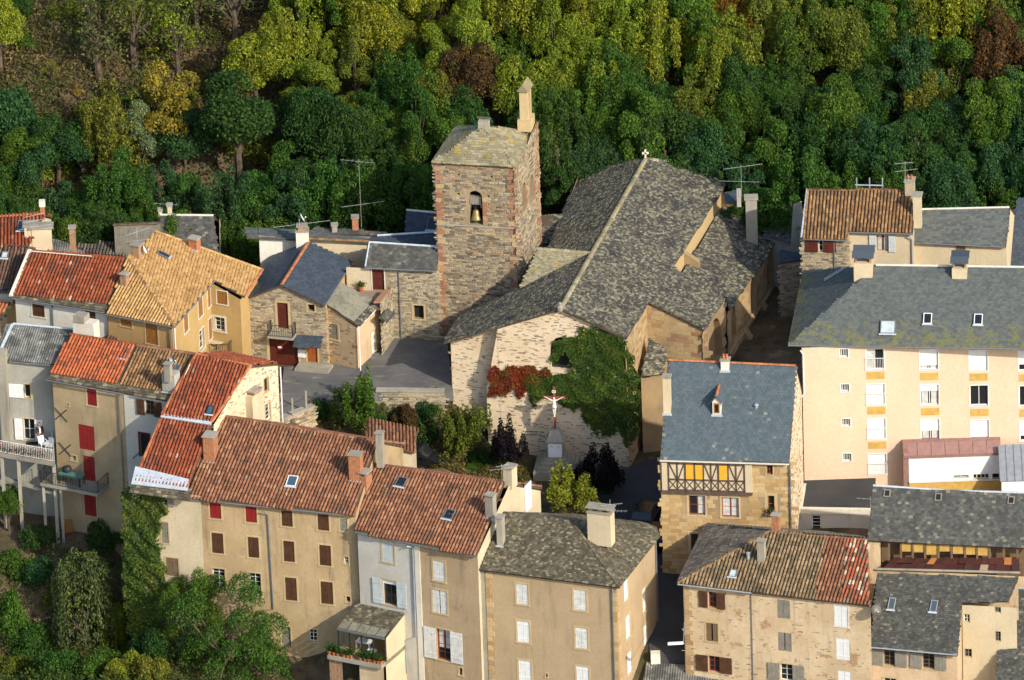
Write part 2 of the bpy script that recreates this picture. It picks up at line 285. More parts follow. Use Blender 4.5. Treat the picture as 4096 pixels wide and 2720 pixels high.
# ---------------------------------------------------------------- repeated pieces (tiles, slates, stones)
MC = {}
def variant(kind, i, mat):
    k = (kind, i, mat.name)
    if k not in MC:
        v, f = VAR[kind][i]; me = bpy.data.meshes.new(kind.split('_')[0]); me.from_pydata([tuple(p) for p in v], [], f); me.materials.append(mat); MC[k] = me
    return MC[k]
def v_canal(w=.26, h=.40, r=.094, hk=1.15):
    out = []
    for q in range(3):
        rr = r*(1, .96, 1.04)[q]; prof = [(-rr-.012, .0)] + [(-rr*math.cos(math.pi*t/5), .02+rr*hk*math.sin(math.pi*t/5)) for t in range(6)] + [(rr+.012, .0)]
        v = []; f = []
        for (y, lift, sc) in ((-h*.56, .035, 1.0), (h*.56, .0, .88)):
            v += [(x*sc if abs(x) < w/2-.001 else x, y, z+lift) for x, z in prof]
        n = len(prof); f += [(i, i+1, n+i+1, n+i) for i in range(n-1)]
        b = len(v); v += [(x, -h*.56, -.02) for x, z in prof[1:-1]]     # closed lower lip
        f += [(b+i, b+i+1, i+2, i+1) for i in range(n-3)]
        out.append((np.array(v), f))
    return out
def v_slate(w, h, t, jit, n=5, seed=1):
    r = np.random.default_rng(seed); out = []
    for q in range(n):
        x0, x1 = -w/2*.97, w/2*.97
        y0 = -h*.62; y1 = h*.62
        j = r.uniform(-jit, jit, (4, 2)); zt = t*r.uniform(.7, 1.35)
        top = [(x0+j[0, 0], y0+j[0, 1], zt+t*.9), (x1+j[1, 0], y0+j[1, 1], zt+t*.9), (x1+j[2, 0], y1, zt*.4), (x0+j[3, 0], y1, zt*.4)]
        bot = [(x, y, -.01) for x, y, z in top]
        out.append((np.array(top+bot), [(0, 1, 2, 3), (4, 5, 1, 0), (5, 6, 2, 1), (7, 4, 0, 3)]))
    return out
def v_block(n=6, seed=3, rough=.07):               # unit block, face towards +z
    r = np.random.default_rng(seed); out = []
    for q in range(n):
        b = np.array([(-.5, -.5, 0), (.5, -.5, 0), (.5, .5, 0), (-.5, .5, 0)], float); k = .86
        tp = b*[k, k*.9, 0] + [0, 0, 1]; b[:, :2] += r.uniform(-rough, rough, (4, 2)); tp[:, :2] += r.uniform(-rough, rough, (4, 2)); tp[:, 2] += r.uniform(-.25, .25, 4)
        out.append((np.vstack([tp, b]), [(0, 1, 2, 3), (4, 5, 1, 0), (5, 6, 2, 1), (6, 7, 3, 2), (7, 4, 0, 3)]))
    return out
def v_ashlar(n=4, seed=5):
    r = np.random.default_rng(seed); out = []
    for q in range(n):
        b = np.array([(-.5, -.5, 0), (.5, -.5, 0), (.5, .5, 0), (-.5, .5, 0)], float)
        tp = b*[.965, .93, 0] + [0, 0, 1]; tp[:, 2] += r.uniform(-.2, .2)
        out.append((np.vstack([tp, b]), [(0, 1, 2, 3), (4, 5, 1, 0), (5, 6, 2, 1), (6, 7, 3, 2), (7, 4, 0, 3)]))
    return out
VAR = {'tile_canal': v_canal(), 'tile_flat': v_canal(.24, .34, .108, .32), 'slate_lauze': v_slate(.23, .165, .026, .03, 6), 'slate_big': v_slate(.36, .24, .035, .03, 6, 8),
       'slate_fine': v_slate(.27, .22, .008, .004, 4, 4), 'stone_block': v_block(), 'stone_ashlar': v_ashlar(),
       'slate_hip': v_slate(.22, .17, .024, .02, 6, 9), 'stone_flake': v_block(6, 11, .15), 'tile_ridge': None}
def _ridge():
    out = []
    for q in range(2):
        v = []; f = []
        for (x, r) in ((-.24, .125), (.24, .105)): v += [(x, -r*math.cos(math.pi*t/6)*1.1, r*.8*math.sin(math.pi*t/6)) for t in range(7)]
        f += [(i, 7+i, 8+i, i+1) for i in range(6)]; f.append((0, 1, 2, 3, 4, 5, 6)); out.append((np.array(v), f))
    return out
VAR['tile_ridge'] = _ridge()
SIZE = {'tile_canal': (.26, .40), 'tile_flat': (.24, .34), 'slate_lauze': (.23, .165), 'slate_big': (.36, .24), 'slate_fine': (.27, .22), 'slate_hip': (.22, .17)}
def place_pieces(root, parent, kind, name, stuffname, mats, vid, mat, quota=300):
    """mats: n x 4 x 4 world matrices; the nearest ones in view become objects of their own, the rest one joined part"""
    if len(mats) == 0: return
    P = pix(mats[:, :3, 3]); inside = (P[:, 0] > 5) & (P[:, 0] < 4091) & (P[:, 1] > 5) & (P[:, 1] < 2715)
    near = (P[:, 0] > -250) & (P[:, 0] < 4350) & (P[:, 1] > -250) & (P[:, 1] < 2970)
    left = root['_q'] if '_q' in root else 0
    k = max(0, min(quota, left)); order = np.argsort(P[:, 2] + (~inside)*1e5)
    sel = [i for i in order[:k] if inside[i]]; root['_q'] = int(left-len(sel))
    off = np.array(root.location); loc = mats.copy(); loc[:, :3, 3] -= off
    rest = np.ones(len(mats), bool); rest[sel] = False; rest &= near
    for i in sel:
        o = bpy.data.objects.new(name, variant(kind, int(vid[i]), mat)); o.parent = parent; o.matrix_basis = Matrix(loc[i].tolist()); COL.objects.link(o)
    if rest.any():
        vs = []; fs = []; base = 0
        for q, (v, f) in enumerate(VAR[kind]):
            mm = loc[rest & (vid == q)]
            if len(mm) == 0: continue
            hv = np.hstack([v, np.ones((len(v), 1))]); W = (mm @ hv.T).transpose(0, 2, 1)[:, :, :3].reshape(-1, 3); vs.append(W)
            for face in f:
                fa = (np.arange(len(mm))*len(v))[:, None] + np.array(face)[None] + base; fs += fa.tolist()
            base += len(W)
        me = bpy.data.meshes.new(stuffname); me.from_pydata(np.vstack(vs).tolist(), [], fs)
        o = newobj(stuffname, me, mat, parent); o['kind'] = 'stuff'
def frame(u, v, n, o, su=1, sv_=1, sn=1):
    M = np.eye(4); M[:3, 0] = np.array(u)*su; M[:3, 1] = np.array(v)*sv_; M[:3, 2] = np.array(n)*sn; M[:3, 3] = o; return M
def inpoly(px, py, poly):
    ins = np.zeros(len(px), bool); n = len(poly)
    for i in range(n):
        x1, y1 = poly[i]; x2, y2 = poly[(i+1) % n]
        if y1 == y2: continue
        c = (y1 > py) != (y2 > py); ins ^= c & (px < (x2-x1)*(py-y1)/(y2-y1) + x1)
    return ins
def tiling(root, parent, poly, e, kind, mat, name, stuffname, quota=300, skip=None, jit=.012, lift=.0, brick=False, phase=0):
    """lay pieces on the plane of poly; rows run along e"""
    n = (poly[1]-poly[0]).cross(poly[2]-poly[0]).normalized(); n = n if n.z > 0 else -n
    u = (e - n*e.dot(n)).normalized(); v = n.cross(u); o = poly[0]
    P2 = [((p-o).dot(u), (p-o).dot(v)) for p in poly]; xs = [p[0] for p in P2]; ys = [p[1] for p in P2]
    w_, h_ = SIZE[kind]; nu = int((max(xs)-min(xs))/w_)+2; nv = int((max(ys)-min(ys))/h_)+2
    gi, gj = np.meshgrid(np.arange(nu), np.arange(nv)); gi = gi.ravel(); gj = gj.ravel()
    x = min(xs) + (gi+.5+phase)*w_ + (gj % 2)*w_*.5*brick; y = min(ys) + (gj+.5)*h_
    ok = inpoly(x, y, P2)
    if skip: 
        for poly2 in skip: ok &= ~inpoly(x, y, [((p-o).dot(u), (p-o).dot(v)) for p in poly2])
    x, y = x[ok], y[ok]; N = len(x)
    x = x + rng.uniform(-jit, jit, N); y = y + rng.uniform(-jit, jit, N); a = rng.normal(0, jit*1.6, N)
    M = np.tile(np.eye(4), (N, 1, 1)); U = np.array(u); Vv = np.array(v); Nn = np.array(n)
    M[:, :3, 0] = U*np.cos(a)[:, None] + Vv*np.sin(a)[:, None]; M[:, :3, 1] = Vv*np.cos(a)[:, None] - U*np.sin(a)[:, None]; M[:, :3, 2] = Nn
    M[:, :3, 3] = np.array(o) + x[:, None]*U + y[:, None]*Vv + Nn*(lift+rng.uniform(0, .012, N))[:, None]
    place_pieces(root, parent, kind, name, stuffname, M, rng.integers(0, len(VAR[kind]), N), mat, quota)
def caps(root, parent, p, q, mat, step=.40, name='ridge_tile', lift=.03, sc=1.0):
    d = q-p; L = d.length; n = max(1, int(L/step)); d.normalize(); s_ = Vector((0, 0, 1)).cross(d).normalized(); up = d.cross(s_)
    Ms = np.array([frame(d, s_, up, p + d*((i+.5)*L/n) + up*lift, L/n/.44, sc, sc) for i in range(n)])
    place_pieces(root, parent, 'tile_ridge', name, 'ridge_covering', Ms, rng.integers(0, 2, n), mat, 60)
def roof_plane(root, poly, e, kind, mat, quota=300, thick=.14, slab=None, lift=.0, skip=None, brick=None, name=None, jit=.012, parent=None):
    n = (poly[1]-poly[0]).cross(poly[2]-poly[0]).normalized(); n = n if n.z > 0 else -n
    mb = MB().prism([p - n*.004 for p in poly], -n*thick)
    r = mesh('roof', mb, slab or MT['slab'], parent or root, root)
    if kind == 'none': return r
    if kind == 'corr': return corrugated(root, r, poly, e, mat)
    pn = name or kind.split('_')[0]
    tiling(root, r, poly, e, kind, mat, pn, pn+'_covering', quota, skip, jit, lift, kind.startswith('slate') if brick is None else brick)
    return r
def corrugated(root, r, poly, e, mat, wave=.18, amp=.028, sheet=.9, name='corrugated_sheet'):
    n = (poly[1]-poly[0]).cross(poly[2]-poly[0]).normalized(); n = n if n.z > 0 else -n
    u = (e - n*e.dot(n)).normalized(); v = n.cross(u); o = poly[0]; P2 = [((p-o).dot(u), (p-o).dot(v)) for p in poly]
    xs = [p[0] for p in P2]; x0, x1 = min(xs)+.01, max(xs)-.01
    def rng_at(x):
        ys = []
        for i in range(len(P2)):
            (a, b), (c, d) = P2[i], P2[(i+1) % len(P2)]
            if a != c and min(a, c) <= x <= max(a, c): ys.append(b+(d-b)*(x-a)/(c-a))
        return (min(ys), max(ys)) if len(ys) > 1 else (0, 0)
    ylo = min(p[1] for p in P2); yhi = max(p[1] for p in P2); hs = 1.5; row = 0; y = ylo
    while y < yhi-.05:
        x = x0
        while x < x1-.05:
            xe = min(x1, x+sheet); k = max(2, int((xe-x)/wave*4)); mb = MB(); tot = 0
            for i in range(k+1):
                xx = x+(xe-x)*i/k; a, b = rng_at(min(max(xx, x0), x1)); a, b = max(a, y), min(b, y+hs+.05); b = max(b, a); tot += b-a
                zz = amp*math.sin(2*math.pi*xx/wave)+amp+.01
                mb.v += [o+u*xx+v*a+n*(zz+.02), o+u*xx+v*b+n*zz]
                if i: q = 2*i; mb.f.append((q-2, q, q+1, q-1))
            if tot > .2: mesh(name, mb, mat, r, root)
            x = xe
        y += hs
    return r
# ---------------------------------------------------------------- walls with real openings
class Wall:
    def __init__(s, root, a, b, top, zb, mat, openings=(), inset=0, parent=None, thick=.3, name='wall'):
        """a left end, b right end seen from outside; top: list of (s fraction or None, z) from right to left, or one z"""
        s.root = root; s.a = Vector((a.x, a.y, 0)); bb = Vector((b.x, b.y, 0)); s.e = (bb-s.a).normalized(); s.n = Vector((s.e.y, -s.e.x, 0)); s.len = (bb-s.a).length
        s.a = s.a - s.n*inset; s.plane = (s.a, s.n); s.zb = zb; s.ops = []; s.items = []
        if not isinstance(top, (list, tuple)): top = [(1, top), (0, top)]
        s.poly = [(0, zb), (s.len, zb)] + [(f*s.len, z) for f, z in top]
        s.mat = mat; s.name = name
        for it in openings: s.read(*it[:6], **(it[6] if len(it) > 6 else {}))
        s.build(parent or root)
    def sz(s, p): h = PP(p, s.plane); return ((h-s.a).dot(s.e), h.z)
    def P(s, x, z, off=0): return s.a + s.e*x + Vector((0, 0, z)) + s.n*off
    def read(s, kind, Z, x0, y0, x1, y1, **k):
        xm, ym = (x0+x1)/2, (y0+y1)/2
        r = [s.sz(Z(x0, ym))[0], s.sz(Z(xm, y1))[1], s.sz(Z(x1, ym))[0], s.sz(Z(xm, y0))[1]]
        r[0], r[2] = min(r[0], r[2]), max(r[0], r[2]); 
        s.items.append((kind, r, k))
    def build(s, parent):
        mb = MB(); holes = []; smin = min(p[0] for p in s.poly)+.05; smax = max(p[0] for p in s.poly)-.05; zt = max(p[1] for p in s.poly)
        for kind, r, k in s.items:
            if k.get('flat'): continue
            a, b, c, d = r; a, c, b = max(a, smin), min(c, smax), max(b, s.zb+.02)
            # keep the hole under a sloping or level top
            def topz(x):
                zs = []
                for (x0, z0), (x1, z1) in zip(s.poly[1:], s.poly[2:]+s.poly[:1]):
                    if min(x0, x1)-1e-6 <= x <= max(x0, x1)+1e-6 and abs(x0-x1) > 1e-6: zs.append(z0+(z1-z0)*(x-x0)/(x1-x0))
                return max(zs) if zs else zt
            d = min(d, topz(a)-.03, topz(c)-.03)
            if c-a < .05 or d-b < .05: continue
            r[:] = [a, b, c, d]
            if kind == 'arch':
                m_ = (a+c)/2; R = (c-a)/2; sp_ = d-R*k.get('rise', 1.0)
                hp = [(a, b), (c, b), (c, sp_)] + [(m_+R*math.cos(t), sp_+(d-sp_)*math.sin(t)) for t in [math.pi*i/8 for i in range(1, 8)]] + [(a, sp_)]
            else: hp = [(a, b), (c, b), (c, d), (a, d)]
            holes.append((kind, hp, k, r))
        loops = [[Vector((x, z, 0)) for x, z in s.poly]] + [[Vector((x, z, 0)) for x, z in hp[::-1]] for _, hp, _, _ in holes]
        flat = [v for l in loops for v in l]; mb.v = [s.P(v.x, v.y) for v in flat]
        for t in tessellate_polygon(loops):
            p = [flat[i] for i in t]; ar = (p[1].x-p[0].x)*(p[2].y-p[0].y)-(p[2].x-p[0].x)*(p[1].y-p[0].y)
            if abs(ar) > 1e-9: mb.f.append(tuple(t) if ar > 0 else tuple(t[::-1]))
        for kind, hp, k, r in holes:
            dep = k.get('deep', .32 if kind != 'shut' else .14)
            for (x0, z0), (x1, z1) in zip(hp, hp[1:]+hp[:1]): mb.poly([s.P(x0, z0), s.P(x1, z1), s.P(x1, z1, -dep), s.P(x0, z0, -dep)])
        s.obj = mesh(s.name, mb, s.mat, parent, s.root)
        for kind, hp, k, r in holes: s.fill(kind, hp, k, r)
        s.holes = holes
        for kind, r, k in s.items:
            if k.get('flat'): s.fill(kind, None, k, r)
    def ring(s, mb, r, w_, off, dep, bottom=True):
        a, b, c, d = r
        mb.box(s.P(a, d-w_, off-dep), s.e*(c-a), s.n*dep, Vector((0, 0, w_)))
        if bottom: mb.box(s.P(a, b, off-dep), s.e*(c-a), s.n*dep, Vector((0, 0, w_)))
        for x in (a, c-w_): mb.box(s.P(x, b+(w_ if bottom else 0), off-dep), s.e*w_, s.n*dep, Vector((0, 0, d-b-w_*(2 if bottom else 1)))) 
    def leaf(s, a, b, c, d, off, mat, par, name='shutter', t=.045, planks=3, batten=True):
        mb = MB(); pw = (c-a)/planks
        for i in range(planks): mb.box(s.P(a+pw*i+.006, b, off-t), s.e*(pw-.012), s.n*(t-(i % 2)*.006), Vector((0, 0, d-b)))
        if batten and d-b > .7:
            for f in (.15, .82): mb.box(s.P(a, b+(d-b)*f, off), s.e*(c-a), s.n*.018, Vector((0, 0, .07)))
        return mesh(name, mb, MT[mat], par, s.root)
    def fill(s, kind, hp, k, r):
        a, b, c, d = r; R = s.root; sur = k.get('sur', 'surround'); win = None
        if hp is None:
            if kind == 'leaf': s.leaf(a, b, c, d, .06, k.get('m', 'whitepaint'), R, planks=k.get('planks', 3))
            if kind == 'panel': mesh(k.get('name', 'panel'), MB().box(s.P(a, b, .0), s.e*(c-a), s.n*k.get('t', .03), Vector((0, 0, d-b))), MT[k['m']], R, R)
            return
        if kind == 'arch':
            mb = MB(); dep = k.get('deep', .32); mb.poly([s.P(x, z, -dep+.003) for x, z in hp])
            win = mesh(k.get('name', 'window'), mb, MT[k.get('m', 'dark')], R, R)
            if sur:
                # voussoirs and jamb blocks round the arch, one by one
                Ms = []; n = len(hp); top = hp[2:]
                for (x0, z0), (x1, z1) in zip(hp[2:], hp[3:]+[hp[0]]):
                    seg = math.hypot(x1-x0, z1-z0); q = max(1, round(seg/.33))
                    for i in range(q):
                        xm = x0+(x1-x0)*(i+.5)/q; zm = z0+(z1-z0)*(i+.5)/q; tx, tz = (x1-x0)/seg, (z1-z0)/seg
                        uu = s.e*tx+Vector((0, 0, tz)); vv = s.e*tz-Vector((0, 0, tx)); Ms.append(frame(uu, vv, uu.cross(vv), s.P(xm, zm)+vv*.17, seg/q, .32, .05))
                x0, z0, x1, z1 = *hp[1], *hp[2]; q = max(1, round((z1-z0)/.35))
                for i in range(q): Ms.append(frame(s.e, Vector((0, 0, 1)), s.n, s.P(x0+.17, z0+(z1-z0)*(i+.5)/q), .32, (z1-z0)/q, .05))
                place_pieces(R, s.obj, 'stone_ashlar', 'stone', 'stonework', np.array(Ms), rng.integers(0, 4, len(Ms)), CT[k.get('smat', 'quoin')], 30)
            return
        if sur:
            w_ = k.get('sw', .12); mb = MB(); lo = b if kind != 'door' else b+.001
            mb.box(s.P(a-w_, d, -.02), s.e*(c-a+2*w_), s.n*.045, Vector((0, 0, w_)))
            for x in (a-w_, c): mb.box(s.P(x, b, -.02), s.e*w_, s.n*.042, Vector((0, 0, d-b)))
            if kind not in ('door',): mb.box(s.P(a-w_-.03, b-w_*.8, -.02), s.e*(c-a+2*w_+.06), s.n*.075, Vector((0, 0, w_*.8)))
            win = mesh('window' if kind != 'door' else 'doorway', mb, MT[sur], R, R)
        else:
            win = mesh('window' if kind != 'door' else 'doorway', MB().box(s.P(a, b, -.3), s.e*(c-a), s.n*.25, Vector((0, 0, .05))), MT[k.get('sill', 'surround')], R, R)
        if kind == 'shut':
            m_ = (a+c)/2; mm = k.get('m', 'brown'); gap = k.get('gap', 0)
            mesh('pane', MB().poly([s.P(a, b, -.13), s.P(c, b, -.13), s.P(c, d, -.13), s.P(a, d, -.13)]), MT['dark'], win, R)
            s.leaf(a+.01, b+.01, m_-.008-gap, d-.01, -.02, mm, win); s.leaf(m_+.008+gap, b+.01, c-.01, d-.01, -.025, mm, win)
        elif kind == 'door':
            dm = k.get('m', 'brown'); mesh('pane', MB().poly([s.P(a, b, -.3), s.P(c, b, -.3), s.P(c, d, -.3), s.P(a, d, -.3)]), MT['dark'], win, R)
            dr = s.leaf(a+.01, b+.005, c-.01, d-.01, -.1, dm, win, 'door', .06, k.get('planks', 5), False)
        elif kind in ('win', 'open'):
            fm = MT[k.get('f', 'oldwhite')]; nx, nz = k.get('g', (2, 3)); mb = MB(); s.ring(mb, r, .06, -.14, .06)
            for i in range(1, nx): mb.box(s.P(a+(c-a)*i/nx-.022, b+.06, -.2), s.e*.044, s.n*.052, Vector((0, 0, d-b-.12)))
            for i in range(1, nz): mb.box(s.P(a+.06, b+(d-b)*i/nz-.012, -.19), s.e*(c-a-.12), s.n*.036, Vector((0, 0, .024)))
            mesh('window_frame', mb, fm, win, R)
            mesh('pane', MB().poly([s.P(a, b, -.195), s.P(c, b, -.195), s.P(c, d, -.195), s.P(a, d, -.195)]), MT['glass'], win, R)
            if k.get('cur'):
                for (f0, f1) in k['cur']:
                    z1 = d-.08 if len(k) else d
                    mb = MB(); n = 6; x0 = a+(c-a)*f0; x1 = a+(c-a)*f1
                    for i in range(n+1):
                        x = x0+(x1-x0)*i/n; o_ = -.185+.006*(i % 2); mb.v += [s.P(x, b+.07+(d-b)*k.get('cb', 0), o_), s.P(x, z1, o_)]
                        if i: mb.f.append((2*i-2, 2*i, 2*i+1, 2*i-1))
                    mesh('curtain', mb, MT['curtain'], win, R)
            if k.get('blind'):
                mesh('roller_blind', MB().box(s.P(a, d-(d-b)*k['blind'], -.15), s.e*(c-a), s.n*.04, Vector((0, 0, (d-b)*k['blind']))), MT['whitepaint'], win, R)
            if kind == 'open':
                mm = k.get('m', 'whitepaint'); w_ = k.get('ow', (c-a)*.52); sd = k.get('sides', 'lr')
                if 'l' in sd: s.leaf(a-w_-.03, b, a-.03, d, .10, mm, win)
                if 'r' in sd: s.leaf(c+.03, b, c+w_+.03, d, .10, mm, win)
        elif kind == 'hole':
            dep = k.get('deep', .32); mesh('pane', MB().poly([s.P(a, b, -dep+.004), s.P(c, b, -dep+.004), s.P(c, d, -dep+.004), s.P(a, d, -dep+.004)]), MT[k.get('m', 'dark')], win, R)  # no glass here: a dark sheet painted in for the shade of the recess
        if k.get('guard'):
            gb = MB(); gb.tube([s.P(a-.03, b+.95, .12), s.P(c+.03, b+.95, .12)], .022); gb.tube([s.P(a-.03, b+.1, .12), s.P(c+.03, b+.1, .12)], .018)
            n = int((c-a)/.115)
            for i in range(n+1): gb.tube([s.P(a+(c-a)*i/n, b+.1, .12), s.P(a+(c-a)*i/n, b+.95, .12)], .011, 4)
            mesh('railing', gb, MT[k['guard']], win, R)
    # rubble or coursed stones laid on the wall face
    def stones(s, mat, kind='stone_block', ch=(.10, .17), sl=(.22, .55), proud=(.02, .055), region=None, quota=300, fill=1.0, name='stone'):
        zb = s.zb; zt = max(p[1] for p in s.poly); Ms = []; poly = region or s.poly; z = min(p[1] for p in poly); x0 = min(p[0] for p in poly); x1 = max(p[0] for p in poly)
        rects = [(r[0]-.17, r[1]-.1, r[2]+.17, r[3]+.16) for _, _, _, r in s.holes]; zv = Vector((0, 0, 1))
        zt = max(p[1] for p in poly)
        while z < zt:
            h = random.uniform(*ch); x = x0 - random.uniform(0, .3)
            while x < x1:
                l = random.uniform(*sl); xm = x+l/2; zm = z+h/2
                if random.random() < fill and not any(a < xm+l*.4 and xm-l*.4 < c and b < zm < d for a, b, c, d in rects):
                    px = np.array([max(xm-l*.45, x0+.01), min(xm+l*.45, x1-.01)])
                    if inpoly(px, np.array([zm+h*.3]*2), poly).all():
                        Ms.append(frame(s.e, zv, s.n, s.P(xm, zm+random.uniform(-.01, .01)), l-.012, h-.012, random.uniform(*proud)))
                x += l
            z += h
        if Ms: place_pieces(s.root, s.obj, kind, name, 'stonework', np.array(Ms), rng.integers(0, len(VAR[kind]), len(Ms)), mat, quota)
    def quoins(s, x, w_, z0, z1, mat, h=.34, proud=.05):
        Ms = []; z = z0; i = 0
        while z < z1-.1:
            hh = h*random.uniform(.85, 1.15); l = w_*(1.0 if i % 2 else .62); xm = x+(l/2 if x < s.len/2 else -l/2)
            Ms.append(frame(s.e, Vector((0, 0, 1)), s.n, s.P(xm, z+hh/2), l, hh-.015, proud*random.uniform(.9, 1.25))); z += hh; i += 1
        place_pieces(s.root, s.obj, 'stone_ashlar', 'stone', 'stonework', np.array(Ms), rng.integers(0, 4, len(Ms)), mat, 60)
# ---------------------------------------------------------------- house fittings
def gutter(root, a, b, n, mat='lead', r=.06):
    mesh('gutter', MB().tube([a+n*.05-Vector((0, 0, .05)), b+n*.05-Vector((0, 0, .05))], r, 6), MT[mat], root, root)
def pipe(root, pts, mat='lead', r=.05): mesh('downpipe', MB().tube(pts, r, 6), MT[mat], root, root)
def chimney(root, pl, Z, x0, y0, x1, y1, mat, e=None, depth=.55, cap='concrete', pots=0, legs=False, capover=.07, flash=True, caph=.08):
    """front face seen at x0..x1, y0 (top) .. y1 (foot on the roof plane)"""
    base = PP(Z((x0+x1)/2, y1), pl); p0, p1, p2 = Z(x0, y1), Z(x1, y1), Z(x0, y0)
    wd = abs(p1[0]-p0[0])/SC; ht = abs(p1[1]-p2[1])/(SC*cp); e = e or Vector((1, 0, 0)); e = Vector((e.x, e.y, 0)).normalized(); nn = Vector((-e.y, e.x, 0))
    c = base + nn*depth/2; c.z = base.z - .5
    ch = mesh('chimney', MB().cbox(c, wd, depth, ht+.5-(.25 if legs else 0), e), MT.get(mat, mat) if isinstance(mat, str) else mat, root, root)
    top = Vector((c.x, c.y, base.z+ht-(.25 if legs else 0)))
    if legs:
        lb = MB()
        for sx in (-1, 1):
            for sy in (-1, 1): lb.cbox(top+e*sx*(wd/2-.07)+nn*sy*(depth/2-.07), .1, .1, .25, e)
        mesh('cap_support', lb, MT.get(mat, mat) if isinstance(mat, str) else mat, ch, root); top.z += .25
    if cap: mesh('cap', MB().cbox(top, wd+2*capover, depth+2*capover, caph, e), MT[cap], ch, root)
    for i in range(pots):
        q = top + e*((i+.5)/pots-.5)*wd*.8; mesh('chimney_pot', MB().lathe(q, [(.09, caph), (.075, .4), (.09, .42), (.0, .42)], 10), MT['terracotta'], ch, root)
    if flash: 
        mesh('flashing', MB().box(base-e*(wd/2+.08)+Vector(pl[1])*.02-nn*.10+Vector((0, 0, -.12)), e*(wd+.16), nn*.1, Vector((0, 0, .17))), MT['palezinc'], ch, root)
    return top
def skylight(root, pl, Z, cx, cy, wm, hm, e, glass_='bluglass', fr='whitepaint', t=.09):
    c = PP(Z(cx, cy), pl); n = Vector(pl[1]); u = (e-n*e.dot(n)).normalized(); v = n.cross(u); mb = MB(); b = .06; o = c-u*wm/2-v*hm/2+n*.11
    mb.box(o, u*wm, v*b, n*t); mb.box(o+v*(hm-b), u*wm, v*b, n*t); mb.box(o+v*b, u*b, v*(hm-2*b), n*t); mb.box(o+v*b+u*(wm-b), u*b, v*(hm-2*b), n*t)
    k = mesh('skylight', mb, MT[fr], root, root); p = o+n*(t*.6)
    mesh('pane', MB().poly([p+u*b+v*b, p+u*(wm-b)+v*b, p+u*(wm-b)+v*(hm-b), p+u*b+v*(hm-b)]), MT[glass_], k, root)
    mesh('flashing', MB().box(o-v*.14+n*.05-u*.08, u*(wm+.16), v*.13, n*.03), MT['palezinc'], k, root)
def aerial(base, h, arms, label, group='television aerials on the roofs', dish=None):
    """arms: (height on mast, heading degrees, length, rods, rod length)"""
    t = thing('tv_aerial', label, 'aerial', base, group); mesh('mast', MB().tube([base, base+Vector((0, 0, h))], .015, 5), MT['steel'], t, t)
    for (hz, ang, ln, nr, rl) in arms:
        a = math.radians(ang); d = Vector((math.cos(a), math.sin(a), .03)); s_ = Vector((-d.y, d.x, 0)); c = base+Vector((0, 0, hz))
        mesh('boom', MB().tube([c-d*ln*.45, c+d*ln*.55], .011, 4), MT['steel'], t, t)
        for i in range(nr):
            q = c-d*ln*.45+d*ln*(i+.5)/nr; l2 = rl*(1-.4*i/nr); mesh('rod', MB().tube([q-s_*l2/2, q+s_*l2/2], .007, 4), MT['steel'], t, t)
    return t
def dish(c, r, heading, label, mat='plastic', tilt=25):
    a = math.radians(heading); ax = Vector((math.cos(a)*math.cos(math.radians(tilt)), math.sin(a)*math.cos(math.radians(tilt)), math.sin(math.radians(tilt))))
    t = thing('satellite_dish', label, 'satellite dish', c)
    mesh('reflector', MB().lathe(c, [(r, .10), (r*.8, .05), (r*.45, .015), (0.02, 0), (.02, -.02), (r*.45, -.005), (r*.8, .03), (r, .085)], 16, ax), MT[mat], t, t, True)
    tip = c+ax*r*.95-Vector((0, 0, r*.3)); mesh('arm', MB().tube([c-Vector((0, 0, r*.8))+ax*.1, tip], .018, 5), MT['steel'], t, t)
    mesh('receiver', MB().ball(tip, .05), MT['plastic'], t, t); mesh('bracket', MB().tube([c, c-ax*.2, c-ax*.2-Vector((0, 0, .5))], .025, 5), MT['steel'], t, t)
